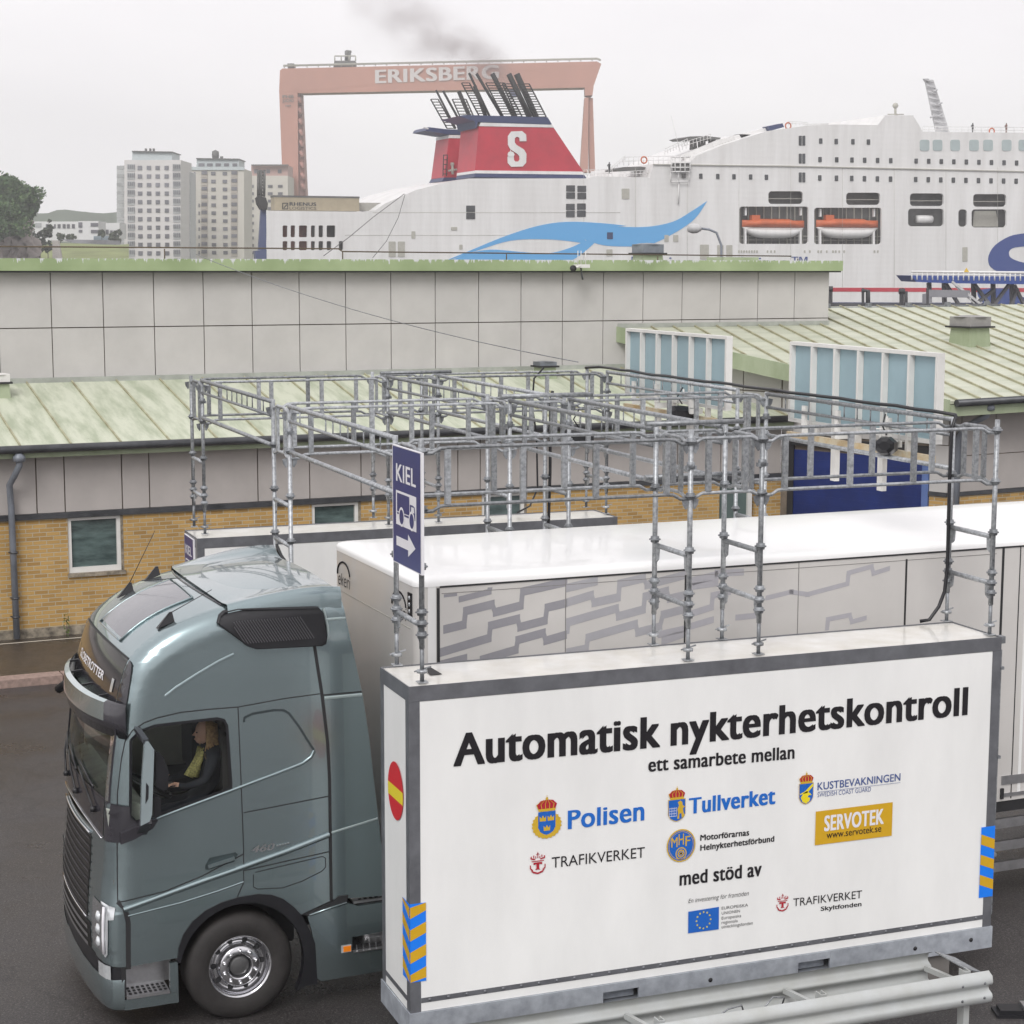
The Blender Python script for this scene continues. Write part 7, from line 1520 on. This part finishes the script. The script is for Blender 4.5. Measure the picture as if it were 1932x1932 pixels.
for z, u0 in ((1.055,-.78),(.975,-.64)):
    m_ = MB(); m_.box((u0,.02,z),(.7,.22,z+.022))
    for k in range(12):
        for j in range(2): m_.box((u0+.06+k*.055,.05+j*.08,z+.0222),(u0+.09+k*.055,.08+j*.08,z+.025), 1)
    m_.build('tread_plate', [M['alu'], M['seam']], trk)
m_ = MB(); m_.prism([Vector((u,-.008,z)) for u, z in ((-1.16,.95),(-.86,1.03),(-.80,1.08),(-.70,1.08),(-.72,1.0),(-1.08,.925))], (0,.1,0)); m_.build('black_gusset', M['seam'], trk)
a = TL(z2(1605,1265)); b = TL(z2(1662,1298)); m_ = MB(); m_.box((a[0],-.012,b[1]),(b[0],-.004,a[1])); ml = m_.build('marker_lamp', M['lens'], trk); m_ = MB(); m_.box((a[0]+.02,-.018,b[1]+.01),(b[0]-.006,-.011,a[1]-.01)); m_.build('lens', M['orange'], ml)
# ------------------------------------------------------------------ driver
def skin(pts, edges, rad, name, mat, par, sub=2, root=0):
    me = bpy.data.meshes.new(name); me.from_pydata([tuple(p) for p in pts], edges, []); bm = bmesh.new(); bm.from_mesh(me); ly = bm.verts.layers.skin.verify()
    for v, r in zip(bm.verts, rad): v[ly].radius = (r, r) if not isinstance(r, tuple) else r
    bm.verts.ensure_lookup_table(); bm.verts[root][ly].use_root = True; bm.to_mesh(me); bm.free()
    o = bpy.data.objects.new(name, me); col.objects.link(o); s_ = o.modifiers.new('s', 'SKIN'); s_.use_smooth_shade = True; u_ = o.modifiers.new('u', 'SUBSURF'); u_.levels = sub; u_.render_levels = sub
    dg = bpy.context.evaluated_depsgraph_get(); m2 = bpy.data.meshes.new_from_object(o.evaluated_get(dg)); m2.materials.clear(); m2.materials.append(mat)
    for p in m2.polygons: p.use_smooth = True
    o2 = bpy.data.objects.new(name, m2); col.objects.link(o2); bpy.data.objects.remove(o)
    if par: o2.parent = par
    return o2
VD = .58
drv = thing('person', 'woman with long blonde hair and dark jacket at the wheel of the lorry cab', 'person', TO, TR)
pts = [(-1.90,VD,1.97),(-1.86,VD,2.18),(-1.85,VD,2.38),(-1.86,VD,2.50),(-1.885,VD,2.555),(-1.91,VD,2.63),(-1.915,VD,2.70),
       (-1.87,VD-.17,2.44),(-1.97,VD-.22,2.24),(-2.14,VD-.16,2.19),(-2.22,VD-.12,2.20),
       (-1.87,VD+.17,2.44),(-1.98,VD+.22,2.24),(-2.16,VD+.15,2.20),(-2.24,VD+.10,2.21),
       (-2.05,VD-.10,1.97),(-2.38,VD-.10,1.96),(-2.46,VD-.10,1.62),(-2.05,VD+.10,1.97),(-2.38,VD+.10,1.96),(-2.46,VD+.10,1.62),(-2.60,VD-.10,1.58),(-2.60,VD+.10,1.58)]
ed = [(0,1),(1,2),(2,3),(3,4),(4,5),(5,6),(3,7),(7,8),(8,9),(9,10),(3,11),(11,12),(12,13),(13,14),(0,15),(15,16),(16,17),(17,21),(0,18),(18,19),(19,20),(20,22)]
rd = [(.15,.13),(.135,.11),(.15,.12),(.12,.09),.052,.082,.085,.07,.05,.032,.027,.07,.05,.032,.027,.085,.065,.045,.085,.065,.045,.045,.045]
skin(pts, ed, rd, 'body', M['jacket'], drv)
def ell(m_, c, r, n=14, k=10, squash=None):
    rows_ = []
    for i in range(k+1):
        a = PI*i/k; rows_.append([Vector(c)+Vector((r[0]*math.sin(a)*math.cos(2*PI*j/n), r[1]*math.sin(a)*math.sin(2*PI*j/n), r[2]*math.cos(a))) for j in range(n)])
    return m_.grid(rows_, closed=True)
hx, hz = -1.915, 2.655
hp = [(hx,VD,hz+.05),(hx-.015,VD,hz),(hx-.03,VD,hz-.05),(hx-.055,VD,hz-.085),(hx+.02,VD,hz-.11)]
m_ = MB(); ell(m_, (hx,VD,hz), (.092,.078,.118)); ell(m_, (hx-.045,VD,hz-.055), (.050,.052,.055)); m_.add([(hx-.085,VD-.018,hz+.005),(hx-.085,VD+.018,hz+.005),(hx-.122,VD,hz-.022),(hx-.092,VD,hz-.032),(hx-.075,VD,hz+.035)], [(0,2,4),(4,2,1),(0,3,2),(2,3,1)]); ell(m_, (hx-.092,VD,hz-.062), (.012,.022,.008)); ell(m_, (hx+.005,VD-.078,hz-.01), (.02,.01,.03)); m_.build('face', M['skin'], drv)
m_ = MB()
for s in (-1, 1): ell(m_, (hx-.083,VD+s*.032,hz+.008), (.010,.012,.007))
m_.build('eye', M['seam'], drv)
m_ = MB()
for k in range(240):
    a = random.uniform(-1.75, 1.75); x0_ = math.cos(a); y0_ = math.sin(a); l = random.uniform(.18, .34)
    top_ = Vector((hx+.012, VD, hz+.125)); c1 = Vector((hx+.015+.098*x0_, VD+.092*y0_, hz+.06)); c2_ = Vector((hx+.012+.110*x0_, VD+.10*y0_, hz-.07)); c3_ = c2_+Vector((random.uniform(-.035,.03), y0_*.02+random.uniform(-.02,.02), -l+.07))
    m_.tube([top_, c1, c2_, c2_.lerp(c3_, .5)+Vector((random.uniform(-.015,.02), random.uniform(-.015,.015), 0)), c3_], [.007,.010,.009,.007,.002], 5)
m_.build('hair', M['hair'], drv)
m_ = MB(); 
for k in range(9): a = 2*PI*k/9; m_.tube([Vector((-1.885+.075*math.cos(a), VD+.07*math.sin(a), 2.51)), Vector((-1.93+.05*math.cos(a), VD+.05*math.sin(a), 2.44))], .028, 6)
m_.tube([(-1.95,VD-.07,2.49),(-2.0,VD-.07,2.38),(-2.04,VD-.06,2.26)], [.03,.035,.055], 7); m_.tube([(-1.96,VD-.03,2.49),(-2.03,VD-.02,2.36),(-2.09,VD-.04,2.25)], [.03,.03,.05], 7); m_.build('scarf', M['scarf'], drv)
def hand(c, s):
    c = Vector(c); P_ = [c, c+Vector((-.05,0,.0))]; E_ = [(0,1)]; r_ = [(.030,.020),(.034,.016)]
    for j, (dy, ln) in enumerate(((-.026,.062),(-.009,.074),(.009,.070),(.025,.054))):
        b = len(P_); P_ += [c+Vector((-.085,dy,.006)), c+Vector((-.085-ln*.5,dy*1.1,-.002)), c+Vector((-.085-ln*.85,dy*1.1,-.026))]; E_ += [(1,b),(b,b+1),(b+1,b+2)]; r_ += [.010,.009,.0075]
    b = len(P_); P_ += [c+Vector((-.03,-s*-.03,.02)), c+Vector((-.07,-s*-.045,.03))]; E_ += [(0,b),(b,b+1)]; r_ += [.012,.009]
    skin(P_, E_, r_, 'hand', M['skin'], drv, 1)
hand((-2.215,VD-.13,2.205), -1); hand((-2.24,VD+.10,2.215), 1)
m_ = MB(); m_.box((-2.30,VD-.16,2.20),(-2.24,VD-.02,2.212)); m_.build('phone', M['black'], drv)

# ================================================================== TRAILER
trl = thing('box_trailer', 'long glossy white box trailer with grey tyre track pattern behind the cab', 'trailer', TO, TR)
TW, TLn, Tz0, Tz1 = 2.6, 13.6, 1.13, 4.05
m_ = MB()
# body section with rounded front corners (plan) extruded upwards
r = .11; planp = [(.0,r)]+[(r-r*math.cos(R_(a)), r-r*math.sin(R_(a))) for a in range(0, 91, 15)][1:]+[(TLn,0),(TLn,TW)]+[(r-r*math.sin(R_(a)), TW-r+r*math.cos(R_(a))) for a in range(0, 91, 15)]
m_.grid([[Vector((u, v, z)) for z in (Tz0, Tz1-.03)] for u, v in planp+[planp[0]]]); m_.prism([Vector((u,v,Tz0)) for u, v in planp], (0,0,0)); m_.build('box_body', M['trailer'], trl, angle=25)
m_ = MB(); rows_ = []
for k, (ins, dz) in enumerate(((-.006,-.05),(-.006,-.015),(.0,.005),(.015,.022),(.05,.036),(.12,.045),(.5,.052),(1.2999,.056))):
    c_ = []
    for u, v in planp: 
        cu_, cv_ = TLn/2, TW/2; su = (abs(u-cu_)-ins)/abs(u-cu_); sv_ = (TW/2-ins)/(TW/2); c_.append(Vector((cu_+(u-cu_)*su, cv_+(v-cv_)*sv_, Tz1+dz)))
    rows_.append(c_)
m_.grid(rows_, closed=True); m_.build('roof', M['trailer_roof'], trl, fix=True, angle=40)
m_ = MB(); m_.box((.24,-.008,3.985),(TLn,.0,4.003)); 
for u, w_ in ((.225,.030),(2.881,.016),(5.534,.022),(6.791,.030),(7.02,.012),(9.5,.02)): m_.box((u-w_/2,-.004,1.3 if u < 6 else 1.15),(u+w_/2,.0,3.984 if u < .3 or u > 6 else 3.94))
m_.build('panel_gap', M['seam'], trl)
m_ = MB()
for u in (1.557,4.206,8.2): m_.box((u-.004,-.003,1.3),(u+.004,.0,3.984))
m_.box((.26,-.003,3.925),(6.7,.0,3.931)); m_.box((.05,-.003,3.6),(.052,0,3.9)) 
m_.build('panel_joint', MAT('joint_grey', (.25,.24,.23), .6), trl)
m_ = MB(); m_.box((0.12,-.003,1.3),(.20,.0,4.0)); m_.box((7.1,-.006,1.2),(7.14,.0,3.9)); m_.build('corner_trim', M['white'], trl)
c5 = zc(880,1350,.52795); c6 = zc(1600,1200,.5673)
g1 = FLAT('track_grey', (.31,.305,.33), .35); g2 = FLAT('track_grey_mid', (.41,.405,.43), .35); g3 = FLAT('track_grey_pale', (.45,.44,.47), .35)
def track(pts, z, mat, w_=.085):
    P_ = [TL(z(*p)) for p in pts]; m_ = MB()
    for a, b in zip(P_, P_[1:]):
        a2 = Vector((a[0],0,a[1])); b2 = Vector((b[0],0,b[1])); d = (b2-a2).normalized(); steep = abs(d.z) > .8
        if steep: m_.prism([a2+Vector((-.02,-.002,0)), a2+Vector((.03,-.002,0)), b2+Vector((.03,-.002,0)), b2+Vector((-.02,-.002,0))], (0,0,0))
        else: m_.prism([a2+Vector((-.02,-.0025,-w_/2)), b2+Vector((.03,-.0025,-w_/2)), b2+Vector((.03,-.0025,w_/2)), a2+Vector((-.02,-.0025,w_/2))], (0,0,0))
    return m_.build('track_pattern', mat, trl)
track([(553,582),(645,556),(652,492),(785,455),(800,498),(930,460),(936,395),(1148,345)], c5, g1)
track([(525,700),(770,622),(776,565),(912,527),(922,572),(1050,535),(1058,475),(1148,450)], c5, g1)
track([(530,760),(648,725)], c5, g1); track([(630,432),(770,392),(775,372)], c5, g1, .06); track([(556,414),(598,408)], c5, g1, .03)
track([(735,735),(905,680),(912,637),(1040,597),(1052,640),(1146,608)], c5, g1)
track([(1158,450),(1280,408),(1292,450),(1415,420),(1420,355),(1540,325),(1556,362),(1740,310)], c5, g2); track([(1165,375),(1300,340)], c5, g2)
track([(1158,605),(1163,548),(1405,475),(1414,518),(1540,480),(1546,420),(1655,388),(1668,430),(1740,410)], c5, g2)
track([(1165,697),(1255,676),(1262,625),(1500,553),(1510,598),(1622,565),(1636,510),(1740,480)], c5, g2)
track([(1760,350),(1900,310)], c5, g3); track([(1640,640),(1740,600)], c5, g3)
track([(370,610),(500,590),(505,545),(620,540)], c6, g3, .07); track([(370,740),(480,700),(485,650),(560,630)], c6, g3, .07); track([(240,830),(360,800),(480,760)], c6, g3, .07); track([(600,750),(700,740)], c6, g3, .06)
track([(740,660),(850,630),(925,645),(1110,592),(1116,545),(1222,512),(1232,548),(1298,522)], c6, g3, .05); track([(1015,810),(1020,760),(1120,738),(1132,772),(1190,752)], c6, g3, .05)
# maker's marks on the front: arch and script (read from the far side towards the near side)
def FR(p): q = on(*p, tU, TO)-TO; return Vector((0, q.dot(tV), q.z))
for x0_, y0_, w_, h_ in ((20,310,58,46), (292,460,66,46)):
    a = FR(c5(x0_, y0_)); b = FR(c5(x0_+w_, y0_+w_*.40)); d = Vector((0, b.y-a.y, 0)); wd = abs(d.y); m_ = MB(); d.normalize(); zz = (a.z+b.z)/2-.10
    lettering(m_, 'ekeri', Vector((-.004, a.y, zz)), d, EZ, wd*1.0, .13, -.01, 0, .15)
    arc = [Vector((-.004, a.y, zz+.12))+d*(wd*.5-math.cos(R_(q))*wd*.52)+EZ*(math.sin(R_(q))*.14) for q in range(-5, 176, 12)]; m_.tube(arc, .010, 5); m_.build('maker_mark', M['text_dark'], trl)
m_ = MB(); m_.tube([(-.003,.15,3.58),(-.003,2.5,3.58)], .003, 4); m_.build('panel_joint', M['louvre'], trl)
m_ = MB(); m_.box((-.014,.10,3.70),(-.0,.20,3.93)); lm = m_.build('marker_lamp', M['black'], trl)
for z in (3.75,3.815,3.88): m_ = MB(); m_.lathe([(.022,0),(.015,-.006),(0,-.008)], (-.014,.15,z), (1,0,0), 10); m_.build('lens', M['lens'], lm)
# lower side: door lower edge, latches, guard rails, landing legs and wheels
m_ = MB(); m_.box((0.3,.02,1.0),(TLn,.10,1.129)); m_.box((0.3,TW-.1,1.0),(TLn,TW-.02,1.129)); m_.box((1,.8,.85),(TLn,.92,1.1)); m_.box((1,1.68,.85),(TLn,1.8,1.1)); m_.build('underframe', M['seam'], trl)
m_ = MB()
for z in (.86,.60,.36): m_.box((4.2,.03,z-.055),(9.3,.06,z+.055))
for u in (4.4,6.0,7.55,9.1): m_.box((u,.065,.3),(u+.06,.10,1.05))
m_.build('side_guard', M['alu'], trl)
for z, h_ in ((1.32,.10),(1.18,.04)): m_ = MB(); m_.box((6.88,-.014,z),(7.4,-.0,z+h_)); m_.build('latch', M['alu'], trl)
m_ = MB(); m_.box((6.87,-.02,1.16),(6.91,0,1.28)); m_.build('latch', M['seam'], trl)
for u in (10.2,11.5,12.8): wheel(trl, u, .06, RW-.006, RW, -1, .4); wheel(trl, u, TW-.06, RW-.006, RW, 1, .4)
m_ = MB()
for v in (.4, 2.1): m_.box((2.7,v,.12),(2.82,v+.12,1.1)); m_.box((2.62,v-.06,.001),(2.9,v+.18,.12))
m_.build('landing_leg', M['galv_dark'], trl)

# ================================================================== SMOKE AND HAZE
def volume(name, a, b, setup, kind='stuff'):
    m_ = MB(); m_.box(a, b); m, N, L, B = nodes(name); N.remove(B); o = m_.build(name, m); o['kind'] = kind; setup(m, N, L, N['Material Output']); return o
A = S2(520, 460, 12); B2 = S2(1360, -160, 12); sx = B2.x-A.x
def smk(m, N, L, out_):
    tc = N.new('ShaderNodeTexCoord'); mp = N.new('ShaderNodeMapping'); mp.inputs['Scale'].default_value = (1.2, 1.2, 1.9); mp.inputs['Rotation'].default_value = (0, R_(-28), 0)
    nz = N.new('ShaderNodeTexNoise'); nz.inputs['Scale'].default_value = .14; nz.inputs['Detail'].default_value = 5; nz.inputs['Roughness'].default_value = .6
    L.new(tc.outputs['Object'], mp.inputs[0]); L.new(mp.outputs[0], nz.inputs['Vector'])
    sep = N.new('ShaderNodeSeparateXYZ'); L.new(tc.outputs['Generated'], sep.inputs[0])
    # distance from a slanting axis: starts over the funnels at lower right and drifts up to the left
    x, z = sep.outputs[0], sep.outputs[2]
    def mth(op, a, b=None, clamp=False):
        n = N.new('ShaderNodeMath'); n.operation = op; n.use_clamp = clamp
        for i, q in enumerate((a, b)):
            if q is None: continue
            if isinstance(q, (int, float)): n.inputs[i].default_value = q
            else: L.new(q, n.inputs[i])
        return n.outputs[0]
    t = mth('SUBTRACT', 1.0, x)                                     # 0 at the funnels, 1 at the far left
    axis = mth('ADD', mth('MULTIPLY', t, .62), .28)                 # height of the plume axis
    d = mth('ABSOLUTE', mth('SUBTRACT', z, axis)); wdt = mth('ADD', mth('MULTIPLY', t, .36), .20)
    f = mth('SUBTRACT', 1.0, mth('DIVIDE', d, wdt), True)
    yy = mth('SUBTRACT', 1.0, mth('MULTIPLY', mth('ABSOLUTE', mth('SUBTRACT', sep.outputs[1], .5)), 2.0), True)
    ex = mth('MULTIPLY', mth('MULTIPLY', mth('SUBTRACT', 1.0, mth('MULTIPLY', t, .85), True), mth('MULTIPLY', mth('MINIMUM', mth('MULTIPLY', t, 7.0), 1.0), 1.0)), yy)
    n2 = mth('MULTIPLY', mth('SUBTRACT', nz.outputs['Fac'], .33, True), 3.2)
    den = mth('MULTIPLY', mth('MULTIPLY', mth('MULTIPLY', f, f), ex), mth('MULTIPLY', n2, .34))
    v = N.new('ShaderNodeVolumePrincipled'); v.inputs['Color'].default_value = (.42,.36,.35,1); v.inputs['Anisotropy'].default_value = .2; L.new(den, v.inputs['Density']); L.new(v.outputs[0], out_.inputs['Volume'])
tag(volume('smoke', (A.x, YS+4, A.z), (B2.x, YS+18, B2.z), smk), 'brown exhaust smoke drifting up and left from the ferry funnels', 'smoke')
def hz(m, N, L, out_):
    v = N.new('ShaderNodeVolumePrincipled'); v.inputs['Color'].default_value = (.985,.985,.99,1); v.inputs['Density'].default_value = HAZE; v.inputs['Anisotropy'].default_value = .3; L.new(v.outputs[0], out_.inputs['Volume'])
HAZE = .00042
volume('haze', (-900, -300, -5.5), (1200, 1620, 130), hz)
scene.cycles.volume_bounces = 4; scene.cycles.volume_max_steps = 256

# ------------------------------------------------------------------ far-apart pieces of one mesh become parts of their own
def split_pieces(o):
    me = o.data; nv = len(me.vertices)
    if nv > 20000: return
    par = list(range(nv))
    def fd(a):
        while par[a] != a: par[a] = par[par[a]]; a = par[a]
        return a
    for e in me.edges:
        a, b = fd(e.vertices[0]), fd(e.vertices[1])
        if a != b: par[a] = b
    isl = {}
    for i in range(nv): isl.setdefault(fd(i), []).append(i)
    if len(isl) < 2 or len(isl) > 400: return
    mw = o.matrix_world if o.parent is None else Matrix.Identity(4)
    bx = []
    for k, ids in isl.items():
        c = [me.vertices[i].co for i in ids]; lo = [min(q[j] for q in c) for j in range(3)]; hi = [max(q[j] for q in c) for j in range(3)]; bx.append((k, lo, hi, max(h-l for h, l in zip(hi, lo))))
    g = list(range(len(bx)))
    def f2(a):
        while g[a] != a: g[a] = g[g[a]]; a = g[a]
        return a
    for a in range(len(bx)):
        for b in range(a+1, len(bx)):
            A, B = bx[a], bx[b]; d = math.sqrt(sum(max(0, A[1][j]-B[2][j], B[1][j]-A[2][j])**2 for j in range(3)))
            if d <= max(.02, .5*max(A[3], B[3])):
                x, y = f2(a), f2(b)
                if x != y: g[x] = y
    grp = {}
    for i in range(len(bx)): grp.setdefault(f2(i), []).append(bx[i][0])
    if len(grp) < 2: return
    of = {}
    for n_, ks in enumerate(grp.values()):
        for k in ks:
            for i in isl[k]: of[i] = n_
    cos = [v.co.copy() for v in me.vertices]; parts = [dict(v=[], m={}, f=[], mi=[], sm=[]) for _ in grp]
    for p in me.polygons:
        q = parts[of[p.vertices[0]]]; f = []
        for i in p.vertices:
            if i not in q['m']: q['m'][i] = len(q['v']); q['v'].append(cos[i])
            f.append(q['m'][i])
        q['f'].append(f); q['mi'].append(p.material_index); q['sm'].append(p.use_smooth)
    base = o.name.split('.')[0]
    for n_, q in enumerate(parts):
        m2 = bpy.data.meshes.new(base); m2.from_pydata([tuple(v) for v in q['v']], [], q['f'])
        for m in me.materials: m2.materials.append(m)
        m2.polygons.foreach_set('material_index', q['mi']); m2.polygons.foreach_set('use_smooth', q['sm']); m2.update()
        if n_ == 0: o.data = m2
        else:
            c = o.copy(); c.data = m2; col.objects.link(c)
for o in [o for o in bpy.data.objects if o.type == 'MESH' and o.parent is not None]:
    if o.name.split('.')[0] in ('crown', 'stem') or 'emblem' in o.name: continue
    split_pieces(o)
